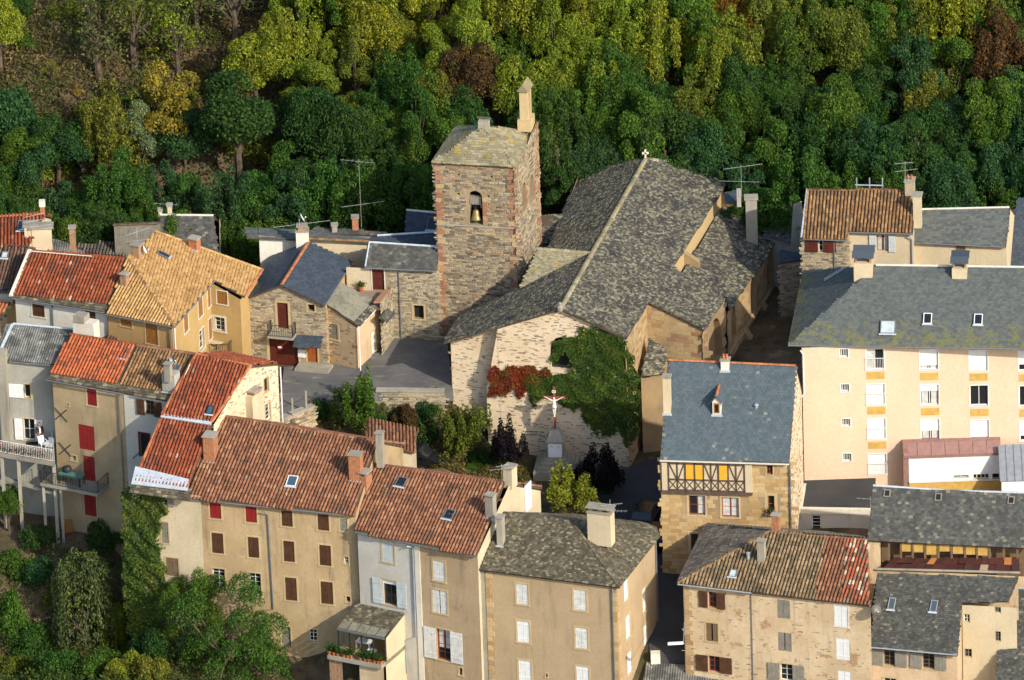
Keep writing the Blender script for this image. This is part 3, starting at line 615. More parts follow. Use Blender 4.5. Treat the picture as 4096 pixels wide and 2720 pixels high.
def gable_house(name, label, eL, eR, slope, rR, rL, kind, mat, zb, wmat, openings=(), quota=300, oh=.28, back=None, cap=None, wz=None, sides=(None, None), thick=.14, rightops=(), leftops=(), lauze=None, cat='house', gut='lead', roofe=None, jit=.012, split=None):
    """front eave eL-eR (world points), ridge rR, rL; the walls stand below, set back under the eave"""
    root = thing(name, label, cat, ((eL+eR)/2).to_2d().to_3d()+Vector((0, 0, zb)))
    e = (eR-eL); eh = Vector((e.x, e.y, 0)).normalized(); nb = Vector((-eh.y, eh.x, 0))
    run = max(1.0, ((rL+rR)/2-(eL+eR)/2).dot(nb)); bk = back if back is not None else run
    dz = (rR.z+rL.z)/2-(eL.z+eR.z)/2
    bL = rL+nb*bk; bR = rR+nb*bk; bL.z = rL.z-dz*bk/run; bR.z = rR.z-dz*bk/run
    r1 = roof_plane(root, [eL, eR, rR, rL], roofe or (rR-rL), kind, mat, quota, thick, jit=jit)
    r2 = roof_plane(root, [bR, bL, rL, rR], rL-rR, 'none' if bk < .1 else kind, mat, 0, thick, jit=jit) if bk > .1 else None
    if cap is not None: caps(root, r1, rL, rR, cap)
    fL, fR, gR, gL = eL+nb*oh, eR+nb*oh, bR-nb*oh, bL-nb*oh; th = thick+.01
    ezL, ezR = eL.z+dz*oh/run-th, eR.z+dz*oh/run-th
    if split:
        W = Wall(root, fL, fR, [(1, ezR), (0, ezL)], zb, wmat, []); bpy.data.objects.remove(W.obj); f = W.sz(split[0])[0]/W.len; fM = fL.lerp(fR, f); em = ezL+(ezR-ezL)*f
        xm_ = lambda o: o[1]((o[2]+o[4])/2, 0)[0]
        for ops_, a_, b_, za_, zb_, mt_ in (([o for o in openings if xm_(o) < split[0][0]], fL, fM, ezL, em, split[1]), ([o for o in openings if xm_(o) >= split[0][0]], fM, fR, em, ezR, wmat)): W.obj = Wall(root, a_, b_, [(1, zb_), (0, za_)], zb, mt_, ops_).obj
    else: W = Wall(root, fL, fR, [(1, ezR), (0, ezL)], zb, wmat, openings)
    mR = ((rR-fR).dot(nb))/max(.01, (gR-fR).dot(nb)); 
    Wr = Wall(root, fR, gR, [(1, gR.z-th), (min(.999, mR), rR.z-th), (0, ezR)], zb, sides[1] or wmat, rightops)
    Wl = Wall(root, gL, fL, [(1, ezL), (1-min(.999, mR), rL.z-th), (0, gL.z-th)], zb, sides[0] or wmat, leftops)
    Wall(root, gR, gL, [(1, gL.z-th), (0, gR.z-th)], zb, wmat)
    if gut: gutter(root, eL, eR, -nb, gut)
    return root, W, Wr, Wl, slope_plane(eL, eR, slope) if slope else plane3(eL, eR, rR), r1
# ---------------------------------------------------------------- terrain
def hill(x, y):
    y0 = 11.0 + .04*np.abs(x-5); t = np.maximum(0, y-y0); return .70*t*t/(t+2.0)
CP = []
def cpx(x, y, z): p = PZ(V(x, y), z); CP.append((p.x, p.y, z))
for a in [(900, 800, 0), (760, 880, 0), (700, 930, 0), (960, 880, 0), (840, 840, 0), (920, 770, .1), (690, 860, 0), (1000, 800, 0), (660, 965, 0), (880, 896, 0), (1000, 898, 0), (810, 905, 0),
          (860, 950, -2.0), (930, 960, -2.4), (1000, 960, -2.6), (780, 985, -2.0), (720, 1000, -1.8), (900, 1010, -3.3), (1000, 1040, -4), (1100, 1080, -4.6), (1250, 1110, -4.8), (960, 1080, -4.5), (1180, 1090, -4.7),
          (1430, 1100, -4.8), (1500, 1090, -4.8), (1460, 1170, -5.1), (1530, 1270, -5.8), (1545, 1350, -6.8), (1545, 1480, -8.8), (1550, 1600, -11), (1400, 1180, -5),
          (100, 1350, -10), (150, 1500, -13), (300, 1560, -15), (50, 1560, -14), (450, 1560, -15.5), (60, 1230, -7.2), (200, 1225, -7.2), (260, 1300, -9)]: cpx(*a)
CP += [(20, 0, -1.5), (10, 5, 0), (-5, 8, .5), (-20, 6, .5), (-35, 6, .5), (30, 5, 1.5), (42, 5, 1.5), (-8, -20, -4.6), (2, -26, -5), (-18, -33, -13.5), (-8, -37, -13.5), (0, -42, -13), (8, -45, -12.5), (15, -47, -12),
       (25, -50, -14), (36, -50, -18), (30, -45, -17), (36, -43, -17), (42, -46, -18), (-30, -16, -6.8), (-34, -18, -7), (-42, -18, -7), (-26, -28, -11.5), (-34, -5, .6), (-28, -8, 0), (-24, -12, -.6), (-40, -6, .6), (24, -20, -5), (38, -20, -5), (30, -10, -2),
       (22, -14, -3.5), (15, -25, -5.4), (20, -30, -6), (30, -34, -8), (40, -36, -9), (-60, 0, 0), (60, 0, 1.5), (0, 30, 0), (-40, 30, 0), (40, 30, 0), (-60, 60, 0), (60, 60, 0), (0, 60, 0), (-60, -60, -18), (0, -65, -18), (60, -60, -15), (-15, -14, -1)]
CPA = np.array(CP); CPR = CPA[:, 2] - hill(CPA[:, 0], CPA[:, 1])*(CPA[:, 1] < 25)
def TH(x, y):
    x = np.atleast_1d(np.asarray(x, float)); y = np.atleast_1d(np.asarray(y, float))
    d2 = (x[:, None]-CPA[None, :, 0])**2 + (y[:, None]-CPA[None, :, 1])**2 + .15
    wt = d2**-1.7; return hill(x, y) + (wt*CPR[None]).sum(1)/wt.sum(1)
def th(x, y): return float(TH(x, y)[0])
def PT(p, lift=0):                                  # first point of the terrain seen at pixel p
    d = ray(p); t0 = (25-CAM.z)/d.z; ts = np.linspace(t0, t0+160, 400); X = CAM.x+d.x*ts; Y = CAM.y+d.y*ts; Zz = CAM.z+d.z*ts
    below = np.nonzero(Zz < TH(X, Y)+lift)[0]; i = below[0] if len(below) else -1; return Vector((X[i], Y[i], Zz[i]))
def grid_mesh(name, xs, ys, zf, mat):
    gx, gy = np.meshgrid(xs, ys); z = zf(gx.ravel(), gy.ravel()); v = np.stack([gx.ravel(), gy.ravel(), z], 1); nx = len(xs)
    f = [(j*nx+i, j*nx+i+1, (j+1)*nx+i+1, (j+1)*nx+i) for j in range(len(ys)-1) for i in range(nx-1)]
    me = bpy.data.meshes.new(name); me.from_pydata(v.tolist(), [], f); me.shade_smooth(); return newobj(name, me, mat)
xs = np.concatenate([np.linspace(-400, -75, 8), np.linspace(-68, 68, 190), np.linspace(75, 400, 8)])
ys = np.concatenate([np.linspace(-320, -80, 8), np.linspace(-72, 75, 200), np.linspace(85, 420, 8)])
def farz(x, y):
    z = TH(x, y); far = np.maximum(0, np.hypot(x*.9, y)-75); rough = np.sin(x*1.3+y*.4)*np.cos(y*1.1-x*.5)*.16+np.sin(x*3.1+1)*np.sin(y*2.7)*.06
    return z + rough*np.clip((y-9)/5, 0, 1) + rough*np.clip((-y-22)/5, 0, 1)*np.clip((-x-6)/5, 0, 1) - far*.0
g = grid_mesh('ground', xs, ys, farz, MT['ground']); g['kind'] = 'structure'
def draped(name, outline, mat, lift=.07, step=.6):
    P2 = [(p.x, p.y) for p in outline]; x0 = min(p[0] for p in P2); x1 = max(p[0] for p in P2); y0 = min(p[1] for p in P2); y1 = max(p[1] for p in P2)
    gx = np.arange(x0, x1+step, step); gy = np.arange(y0, y1+step, step); cx, cy = np.meshgrid(gx[:-1]+step/2, gy[:-1]+step/2); ok = inpoly(cx.ravel(), cy.ravel(), P2).reshape(cx.shape)
    idx = {}; v = []; f = []
    def vid_(i, j):
        if (i, j) not in idx: idx[(i, j)] = len(v); v.append((gx[i], gy[j]))
        return idx[(i, j)]
    for j in range(len(gy)-1):
        for i in range(len(gx)-1):
            if ok[j, i]: f.append((vid_(i, j), vid_(i+1, j), vid_(i+1, j+1), vid_(i, j+1)))
    va = np.array(v); z = farz(va[:, 0], va[:, 1])+lift; me = bpy.data.meshes.new(name); me.from_pydata(np.column_stack([va, z]).tolist(), [], f); me.shade_smooth()
    o = newobj(name, me, mat); o['kind'] = 'structure'; return o
court = [PZ(V(*p), .12) for p in [(655, 845), (830, 838), (880, 790), (905, 740), (1025, 740), (1045, 905), (1020, 906), (870, 906), (740, 925), (672, 968), (640, 960)]]
co_ = mesh('courtyard', MB().prism(court, Vector((0, 0, -.7))), MT['court']); co_['kind'] = 'structure'
draped('street', [PZ(V(x, y), z) for x, y, z in [(1380, 1110, -4.8), (1490, 1060, -4.7), (1545, 1060, -4.7), (1560, 1290, -5.8), (1590, 1390, -6.8), (1600, 1640, -11), (1490, 1640, -11), (1500, 1350, -6.8), (1380, 1200, -5)]], MT['asphalt'], .09, .4)
Zup = Vector((0, 0, 1))
def W2(p, pl): return PP(p, pl)
# ================================================================ FRONT ROW
# ---- long tan house with the big brown tile roof
eL, eR = PZ(E(335, 549), .7), PZ(E(1287, 646), .7); pl = slope_plane(eL, eR, 27)
h1, W, Wr, Wl, pl, rf = gable_house('terraced_house', 'long four storey tan house with brown tile roof and brown and red shutters', eL, eR, 27, PP(E(1408, 232), pl), PP(E(512, 86), pl), 'tile_canal', CT['brown'], -14.5, MT['tan'], [
    ('shut', E, 475, 575, 538, 663, dict(m='red')), ('shut', E, 676, 598, 738, 685, dict(m='red')), ('shut', E, 877, 620, 938, 707), ('shut', E, 1079, 640, 1142, 730),
    ('shut', E, 486, 745, 551, 858), ('shut', E, 689, 768, 750, 882), ('shut', E, 888, 790, 949, 905), ('shut', E, 1089, 813, 1154, 927),
    ('win', E, 490, 945, 560, 1050, dict(f='oldwhite', g=(2, 5))), ('win', E, 695, 970, 762, 1095, dict(f='oldwhite', g=(2, 5))), ('shut', E, 898, 995, 962, 1122), ('shut', E, 1097, 1018, 1165, 1142),
    ('shut', E, 1205, 665, 1245, 733, dict(m='greywood')), ('win', E, 1225, 877, 1252, 920, dict(g=(2, 2), sw=.06)), ('hole', E, 1238, 1100, 1262, 1132, dict(sw=.08)),
    ('door', E, 878, 1270, 928, 1380, dict(m='greywood')), ('win', E, 1030, 1285, 1075, 1352, dict(g=(2, 3), sw=.08))], cap=CT['brown'])
nf = W.n
pipe(h1, [W.P(W.sz(E(778, 610))[0], W.sz(E(778, 612))[1], .35), W.P(W.sz(E(800, 635))[0], W.sz(E(800, 640))[1], .08), W.P(W.sz(E(833, 1168))[0], W.sz(E(833, 1168))[1], .08), W.P(W.sz(E(755, 1182))[0], W.sz(E(755, 1182))[1], .08)])
chimney(h1, pl, E, 440, 215, 502, 348, MT['brick'], W.e, 1.0)
chimney(h1, pl, E, 1255, 318, 1320, 455, MT['brick'], W.e, .75)
chimney(h1, pl, E, 1408, 195, 1446, 345, MT['concrete'], W.e, .45, flash=False)
skylight(h1, pl, E, 937, 461, .75, .95, W.e, 'bluglass', 'whitepaint')
# ---- small white annex behind its right end
a0, a1 = PZ(E(1368, 352), -1.6), PZ(E(1608, 360), -1.9)
anx = thing('annex', 'small cream lean-to annex behind the ridge of the long tan house', 'annex', PZ(E(1490, 360), -2.2))
wa = Wall(anx, a0, a1, [(1, PP(E(1610, 292), (a0, Vector((0, 1, 0)))).z), (0, PP(E(1368, 225), (a0, Vector((0, 1, 0)))).z)], -5, MT['cream'])
p0 = wa.P(-.3, wa.poly[3][1]+.02, .25); p1 = wa.P(wa.len+.2, wa.poly[2][1]+.02, .25); bk = Vector((.3, 3.2, .35))
roof_plane(anx, [p0, p1, p1+bk, p0+bk], p1-p0, 'tile_canal', CT['brown'], 40); Wall(anx, a1, a1+Vector((.3, 3, 0)), wa.poly[2][1]-.05, -5, MT['cream'])
# ---- left-hand house with the two-part steep red roof and ivy
eL, eR = PZ(D(935, 1262), 1.55), PZ(D(1308, 1310), 1.5); pl = slope_plane(eL, eR, 29)
rL, rR = PP(D(1372, 386), pl), PP(D(1752, 466), pl); vR = PP(D(1480, 860), pl); vL = PP(D(1132, 806), pl)
h0 = thing('ivy_house', 'narrow house with long two-part red tile roof and ivy climbing its front corner', 'house', Vector((eL.x+2, eL.y, -11)))
r0 = roof_plane(h0, [eL, eR, vR, vL], eR-eL, 'tile_canal', CT['red'], 150); up = pl[1]*.16
r1 = roof_plane(h0, [vL+up, vR+up, rR+up, rL+up], eR-eL, 'tile_canal', CT['red'], 150)
mesh('flashing', MB().box(vL+up*.2-pl[1].cross(eR-eL).normalized()*.3+pl[1]*.1, vR-vL, pl[1].cross(eR-eL).normalized()*.32, pl[1]*.12), MT['palezinc'], h0, h0)
mesh('flashing', MB().prism([eL+Vector((-.2, -.3, -.1)), eR+Vector((0, -.3, -.1)), eR+Vector((.1, .5, .42)), eL+Vector((.1, .95, .68))], Vector((0, 0, .05))), MT['palezinc'], h0, h0)
caps(h0, r1, rL+up, rR+up, CT['orange']); caps(h0, r1, rR+up, vR+up, CT['orange']); caps(h0, r0, vL, eL, CT['orange']); caps(h0, r1, rL+up, vL+up, CT['orange'])
bR = PZ(D(1942, 452), rR.z-1.7); bL = rL+(bR-rR)
roof_plane(h0, [bR+up, bL+up, rL+up, rR+up], eL-eR, 'tile_canal', CT['red'], 0)
sh0 = [eL+Vector((-.25, -.75, -.55)), eR+Vector((.15, -.75, -.55)), eR+Vector((.15, -.1, -.15)), eL+Vector((-.15, -.1, -.15))]
roof_plane(h0, sh0, eR-eL, 'slate_big', CT['lauzehip'], 40, name='stone_slate')
wf0, wf1 = eL+Vector((.15, 0, 0)), eR+Vector((.9, -.25, 0))
W0 = Wall(h0, wf0, wf1, .95, -14, MT['cream'], [('shut', E, 230, 885, 300, 985, dict(m='wood')), ('shut', E, 205, 685, 243, 800, dict(m='greywood')), ('win', E, 70, 532, 97, 610, dict(g=(1, 2))), ('shut', E, 133, 548, 160, 585, dict(m='greywood')),
    ('open', E, 180, 548, 238, 590, dict(m='greywood', sides='r', ow=.5))])
Wall(h0, rL.lerp(bL, 1)-Vector((0, 0, 0)), wf0, [(1, 1.2), (.38, rL.z-.2), (0, bL.z-.2)], -12, MT['white'], name='wall')
# right gable wall: ridge to back and the strip in front of it
gf = PP(D(1490, 862), pl); 
W0r = Wall(h0, gf-Vector((.02, 0, 0)), bR-Vector((.05, 0, 0)), [(1, bR.z-.1), (.62, rR.z-.05), (0, gf.z-.12)], -3.5, MT['limewash'], [
    ('win', D, 1840, 540, 1872, 640, dict(g=(2, 3), f='brown', sur='surround', sw=.1)), ('win', D, 1850, 720, 1886, 838, dict(g=(1, 4), sw=.1))])
W0r.stones(CT['limestones'], 'stone_flake', (.07, .13), (.15, .4), (.006, .02), fill=.16, quota=60)
chs = MB(); cb = W0r.P(W0r.sz(D(1745, 830))[0], -2.5, .0); nx = W0r.n; nx2 = W0r.e
zt = PP(D(1735, 650), (cb, nx)).z
cho = mesh('chimney', chs.box(cb-nx2*.55, nx2*1.5, nx*.6, Vector((0, 0, zt+2.5))), MT['cream'], h0, h0)
mesh('cap', MB().cbox(cb+nx2*.2+nx*.3+Vector((0, 0, zt+2.72)), 1.15, .8, .1, nx2), MT['concrete'], cho, h0)
mesh('cap_support', MB().cbox(cb+nx2*.2+nx*.3+Vector((0, 0, zt+2.5)), .9, .5, .22, nx2), MT['brick'], cho, h0)
skylight(h0, (pl[0]+up, pl[1]), D, 1468, 775, .5, .75, eR-eL, 'bluglass', 'iron')
pipe(h0, [bR+Vector((.12, -.2, -.1)), Vector((bR.x+.12, bR.y-.2, -1.5))], 'whitepaint')
# ---- tan and grey-white house right of it
eL, eR = PZ(G(196, 607), -.3), PZ(G(975, 768), -.3); pl = slope_plane(eL, eR, 27)
h2, W, Wr, Wl, pl, rf = gable_house('terraced_house', 'tile roofed house half cream half rough tan above the glazed veranda', eL, eR, 27, PP(G(1160, 292), pl), PP(G(285, 172), pl), 'tile_canal', CT['brown'], -15, MT['rose'], [
    ('shut', G, 370, 672, 447, 808, dict(m='bluegrey')), ('open', G, 378, 925, 465, 1083, dict(f='timber', g=(2, 1), m='bluegrey', ow=.8, blind=.18)),
    ('shut', G, 698, 798, 775, 928, dict(m='oldwhite')), ('shut', G, 696, 988, 788, 1135, dict(m='oldwhite', gap=.03)), ('open', G, 724, 1242, 812, 1440, dict(f='rustred', g=(2, 4), m='oldwhite', ow=.98, cur=[(.1, .45), (.58, .95)], cb=.35)),
    ('hole', G, 600, 1432, 630, 1485, dict(sw=.08)), ('hole', G, 868, 1490, 888, 1535, dict(sw=.12)), ('hole', G, 1010, 1405, 1040, 1430, dict(sw=.05))], cap=CT['brown'], sides=(MT['cream'], MT['cream']), split=(G(600, 1000), MT['greywhite']))
s0 = W.sz(G(592, 1000))[0]
mesh('wall', MB().box(W.P(0.02, -15, 0), W.e*(s0-.02), W.n*.06, Vector((0, 0, 15-.3-1.2))), MT['greywhite'], h2, h2) if False else None
mesh('quoin_strip', MB().box(W.P(s0-.02, -14.9, -.02), W.e*.42, W.n*.08, Vector((0, 0, 14.35))), MT['whitesur'], h2, h2)
pipe(h2, [W.P(W.sz(G(545, 690))[0], W.sz(G(545, 692))[1], .35), W.P(W.sz(G(570, 702))[0], W.sz(G(570, 705))[1], .09), W.P(W.sz(G(592, 1283))[0], W.sz(G(592, 1283))[1], .09), W.P(W.sz(G(522, 1308))[0], W.sz(G(522, 1310))[1], .1), W.P(W.sz(G(537, 1520))[0], W.sz(G(537, 1520))[1], .1)], 'zinc')
chimney(h2, pl, G, 220, 240, 272, 358, MT['brick'], W.e, .85, legs=True, cap='concrete')
chimney(h2, pl, G, 1035, 385, 1090, 525, MT['concrete'], W.e, .55, legs=False)
chimney(h2, pl, G, 1150, 205, 1212, 290, MT['cream'], W.e, .8, flash=False)
for cx, cy in ((496, 295), (805, 505)): skylight(h2, pl, G, cx, cy, .75, .85, W.e, 'glass', 'lead')
mesh('glazed_door', MB().box(Wr.P(Wr.sz(G(1290, 410))[0], Wr.sz(G(1305, 475))[1], .02), Wr.e*1.1, Wr.n*.05, Zup*2.1), MT['whitepaint'], h2, h2)
# ---- glazed veranda on its front
va, vb = W.P(W.sz(G(205, 1075))[0], W.sz(G(205, 1075))[1]), W.P(W.sz(G(512, 1130))[0], W.sz(G(512, 1130))[1])
ver = thing('veranda', 'glazed veranda full of potted plants under a dark mossy slate lean-to roof', 'veranda', Vector((va.x, va.y-1, -9)))
zf = -8.75
f0, f1 = va + W.n*3.0 + W.e*.05, vb + W.n*3.0
zr = PP(G(85, 1230), (f0, W.n)).z; f0.z = f1.z = zr; va2 = va.copy(); vb2 = vb.copy(); va2.z = vb2.z = (va.z+vb.z)/2
gl0, gl1 = f0.lerp(va2, .28), f1.lerp(vb2, .28)
rv = roof_plane(ver, [gl0, gl1, vb2, va2], gl1-gl0, 'slate_fine', CT['lauzehip'], 120, name='slate')
for i in range(5):
    q0, q1 = f0.lerp(f1, i/5+.01), f0.lerp(f1, (i+1)/5-.01); r0_, r1_ = gl0.lerp(gl1, i/5+.01), gl0.lerp(gl1, (i+1)/5-.01)
    mesh('roof_pane', MB().prism([q0, q1, r1_+Vector((0, 0, .02)), r0_+Vector((0, 0, .02))], Vector((0, 0, .03))), CT['fibregreen'], ver, ver)
mesh('gutter', MB().box(f0-W.n*-.0-Vector((0, 0, .16)), f1-f0, W.n*.08, Zup*.13), MT['lead'], ver, ver)
for i, t_ in enumerate((0, .24, .49, .74, 1)):
    q = f0.lerp(f1, t_)-W.n*.1; mesh('post', MB().cbox(Vector((q.x, q.y, zf)), .09, .09, zr-zf-.1, W.e), MT['iron'], ver, ver)
for i, (t0, t1) in enumerate(((0, .24), (.24, .49), (.49, .74), (.74, 1))):
    q0, q1 = f0.lerp(f1, t0)-W.n*.1, f0.lerp(f1, t1)-W.n*.1
    mesh('rail', MB().tube([Vector((q0.x, q0.y, zf+.55)), Vector((q1.x, q1.y, zf+.55))], .03, 4), MT['iron'], ver, ver)
sl0, sl1 = f0+W.n*.75-W.e*.5, f1+W.n*.6
mesh('floor_slab', MB().prism([Vector((sl0.x, sl0.y, zf-.3)), Vector((sl1.x, sl1.y, zf-.3)), Vector((vb.x, vb.y, zf-.3)), Vector((va.x, va.y, zf-.3))], Zup*.3), MT['concrete'], ver, ver)
mesh('floor', MB().prism([Vector((f0.x, f0.y, zf+.004)), Vector((f1.x, f1.y, zf+.004)), Vector((vb.x, vb.y, zf+.004)), Vector((va.x, va.y, zf+.004))], Zup*.02), MT['ochre'], ver, ver)
Wall(ver, f1-W.n*.05, vb, [(1, vb2.z-.15), (0, zr-.2)], zf-6, MT['cream'])
Wall(ver, sl0-W.n*.25, sl0.lerp(sl1, .24)-W.n*.25, zf-.3, zf-6, MT['bricktan']); Wall(ver, sl0.lerp(sl1, .55)-W.n*.3, sl1-W.n*.3, zf-.3, zf-6, MT['old'])
ords='first second third fourth fifth sixth seventh eighth ninth tenth eleventh twelfth last'.split()
PLAB=[o+' potted plant from the left along the veranda ledge' for o in ords]; PLAB[3]='potted plant with red blooms, fourth along the veranda ledge'; PLAB[11]='potted plant with red blooms near the right end of the veranda ledge'; PLAB[12]='last potted plant at the right end of the veranda ledge'
for k_, (u0, hh) in enumerate([(.02, .5), (.1, .55), (.17, .5), (.28, .35), (.36, .4), (.42, .6), (.58, .5), (.68, .45), (.74, .6), (.79, .65), (.85, .5), (.92, .3), (.97, .45)]):
    q = sl0.lerp(sl1, u0)-W.n*.2; c = Vector((q.x, q.y, zf)); t = thing('potted_plant', PLAB[k_], 'plant', c, 'potted plants along the veranda ledge')
    mesh('pot', MB().lathe(c, [(.11, 0), (.15, .26), (.16, .3), (.13, .3), (.12, .25)], 10), MT['terracotta'], t, t); PLANTS = globals().setdefault('PLANTS', []); PLANTS.append((t, c+Vector((0, 0, .3+hh*.45)), hh, 'red' if k_ in (3, 11) else ''))
# table, tub and stool inside the veranda
q = f0.lerp(va2, .35).lerp(f1.lerp(vb2, .35), .42); q.z = zf+.03
t = thing('table', 'small white topped table inside the glazed veranda', 'table', q); mesh('tabletop', MB().cbox(q+Zup*.7, 1.2, .7, .05, W.e), MT['whitepaint'], t, t)
for sx in (-1, 1):
    for sy in (-1, 1): mesh('leg', MB().cbox(q+W.e*sx*.52-W.n*sy*.3, .07, .07, .7, W.e), MT['whitepaint'], t, t)
q2 = f0.lerp(va2, .2).lerp(f1.lerp(vb2, .2), .63); q2.z = zf+.03
solo('storage_tub', MB().cbox(q2, .6, .45, .05, W.e).cbox(q2+W.n*.2, .6, .05, .4, W.e).cbox(q2-W.n*.2, .6, .05, .4, W.e).cbox(q2+W.e*.28, .05, .36, .4, W.e).cbox(q2-W.e*.28, .05, .36, .4, W.e), MT['whitepaint'], 'open white tub on the floor of the glazed veranda', 'tub')
# ---- hip roofed house with mossy stone slates
zE = -1.5
A0, A1 = PZ(G(1000, 855), zE), PZ(G(1905, 970), zE); pf = slope_plane(A0, A1, 30)
apx = PP(G(1590, 535), pf); rdg = PP(G(1150, 482), pf)
B1 = PZ(G(2165, 640), zE); B2 = PZ(G(2140, 580), zE); B3 = PZ(G(2060, 550), zE)
h3 = thing('hip_roof_house', 'tan corner house with mossy hipped stone slate roof and white shutters', 'house', Vector((A0.x+5, A0.y, -13)))
rm = roof_plane(h3, [A0, A1, apx, rdg], A1-A0, 'slate_hip', CT['lauzehip'], 150, name='stone_slate')
pr = plane3(A1, B1, apx); 
rs = roof_plane(h3, [A1, B1, apx], B1-A1, 'slate_hip', CT['lauzehip'], 90, name='stone_slate')
roof_plane(h3, [B1, B2, apx], B2-B1, 'slate_hip', CT['lauzehip'], 30, name='stone_slate'); roof_plane(h3, [B2, B3, apx], B3-B2, 'slate_hip', CT['lauzehip'], 20, name='stone_slate')
B4 = rdg+(B3-apx)
roof_plane(h3, [B3, B4, rdg, apx], B4-B3, 'slate_hip', CT['lauzehip'], 0, name='stone_slate')
e3 = (A1-A0).normalized(); n3 = Vector((e3.y, -e3.x, 0)).normalized(); er = (B1-A1).normalized(); nr = Vector((er.y, -er.x, 0)).normalized()
c0, c1 = A0-n3*.3+e3*.25, A1-n3*.3-nr*.3; c2 = B1-nr*.3-er*.1; c3 = B2-nr*.25; c4 = B3-Vector((.2, .3, 0))
wz = zE-.12
W3 = Wall(h3, c0, c1, wz, -15, MT['tanhip'], [('shut', G, 1237, 947, 1313, 1080, dict(m='oldwhite')), ('shut', G, 1607, 985, 1690, 1118, dict(m='oldwhite')), ('shut', G, 1243, 1188, 1322, 1325, dict(m='whitepaint')), ('shut', G, 1618, 1230, 1698, 1365, dict(m='oldwhite')),
    ('shut', G, 1252, 1442, 1333, 1575, dict(m='whitepaint')), ('shut', G, 1625, 1480, 1707, 1600, dict(m='whitepaint')), ('hole', G, 1428, 1525, 1440, 1550, dict(sw=.08))])
W3r = Wall(h3, c1, c2, wz, -15, MT['tanhip'], [('shut', G, 1932, 905, 1958, 1058, dict(m='whitepaint', sw=.1)), ('shut', G, 1945, 1150, 1972, 1300, dict(m='whitepaint', sw=.1)), ('shut', G, 1955, 1385, 1982, 1530, dict(m='whitepaint', sw=.1)),
    ('shut', G, 2053, 972, 2075, 1130, dict(m='whitepaint', sw=.1)), ('shut', G, 2060, 1210, 2083, 1350, dict(m='whitepaint', sw=.1))])
Wall(h3, c2, c3, wz, -15, MT['tanhip']); Wall(h3, c3, c4, wz, -15, MT['tanhip']); Wall(h3, c4, c4+(B4-B3), wz, -9, MT['tanhip']); Wall(h3, c4+(B4-B3), c0, wz, -15, MT['tanhip'])
W3.quoins(.05, .55, -14, wz-.3, CT['ashlar'], .38, .03); W3.quoins(W3.len-.05, .45, -14, wz-.3, CT['ashlar'], .38, .03); W3r.quoins(.05, .45, -14, wz-.3, CT['ashlar'], .38, .03)
caps(h3, rm, apx, A1, CT['lauzehip'], .3, 'hip_slate', .02, .8)
pipe(h3, [W3.P(W3.len-.35, wz-.1, .1), W3.P(W3.len-.35, -15, .1)]); pipe(h3, [W3r.P(W3r.len-.2, wz-.1, .1), W3r.P(W3r.len-.2, -12, .1)])
chimney(h3, pf, G, 1112, 530, 1150, 705, MT['concrete'], e3, .6, flash=True)
tc = chimney(h3, pf, G, 1698, 500, 1850, 660, MT['cream'], e3, .9, legs=False, flash=False)
for i in range(3): mesh('cap_support', MB().cbox(tc+e3*(i-1)*.7+Zup*.08, .3, .5, .26, e3), MT['bricktan'], h3, h3)
mesh('chimney_cap', MB().cbox(tc+Zup*.34, 2.0, .95, .08, e3), MT['concrete'], h3, h3)
mesh('parapet', MB().box(c0-e3*.35+Vector((0, 0, -15-c0.z)), e3*.5, -n3*.9, Zup*(13.4)), MT['concrete'], h3, h3)
# ================================================================ RIGHT FOREGROUND
zE = -2.5
A0, A1 = PZ(H_(175, 527), zE), PZ(H_(1385, 668), zE); pf = slope_plane(A0, A1, 27)
ap = PP(H_(755, 200), pf); rr = PP(H_(1375, 255), pf); Bk = PZ(H_(355, 155), zE)
h4 = thing('corner_house', 'weathered corner house with hipped mossy tile roof ending in patched red tiles', 'house', Vector((A0.x+6, A0.y, -12)))
e4 = (A1-A0).normalized(); n4 = Vector((e4.y, -e4.x, 0)).normalized()
q0, q1 = PP(H_(1035, 628), pf), PP(H_(1110, 240), pf)
ra = roof_plane(h4, [A0, q0, q1, ap], A1-A0, 'tile_canal', CT['mossy'], 130)
rb = roof_plane(h4, [q0, PP(H_(1200, 645), pf), PP(H_(1240, 250), pf), q1], A1-A0, 'tile_canal', CT['brown'], 50)
rc = roof_plane(h4, [PP(H_(1200, 645), pf), A1, rr, PP(H_(1240, 250), pf)], A1-A0, 'tile_canal', CT['mixed'], 50)
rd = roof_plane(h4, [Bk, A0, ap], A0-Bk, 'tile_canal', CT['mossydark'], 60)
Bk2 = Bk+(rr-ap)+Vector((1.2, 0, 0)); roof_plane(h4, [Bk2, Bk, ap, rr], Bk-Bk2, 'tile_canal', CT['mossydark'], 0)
caps(h4, ra, A0, ap, CT['ochrebrown']); caps(h4, ra, ap, rr, CT['brown'])
el = (A0-Bk).normalized(); nl = Vector((el.y, -el.x, 0)).normalized()
c0 = A0-n4*.3-nl*.3; c1 = A1-n4*.3; cb = Bk-nl*.3
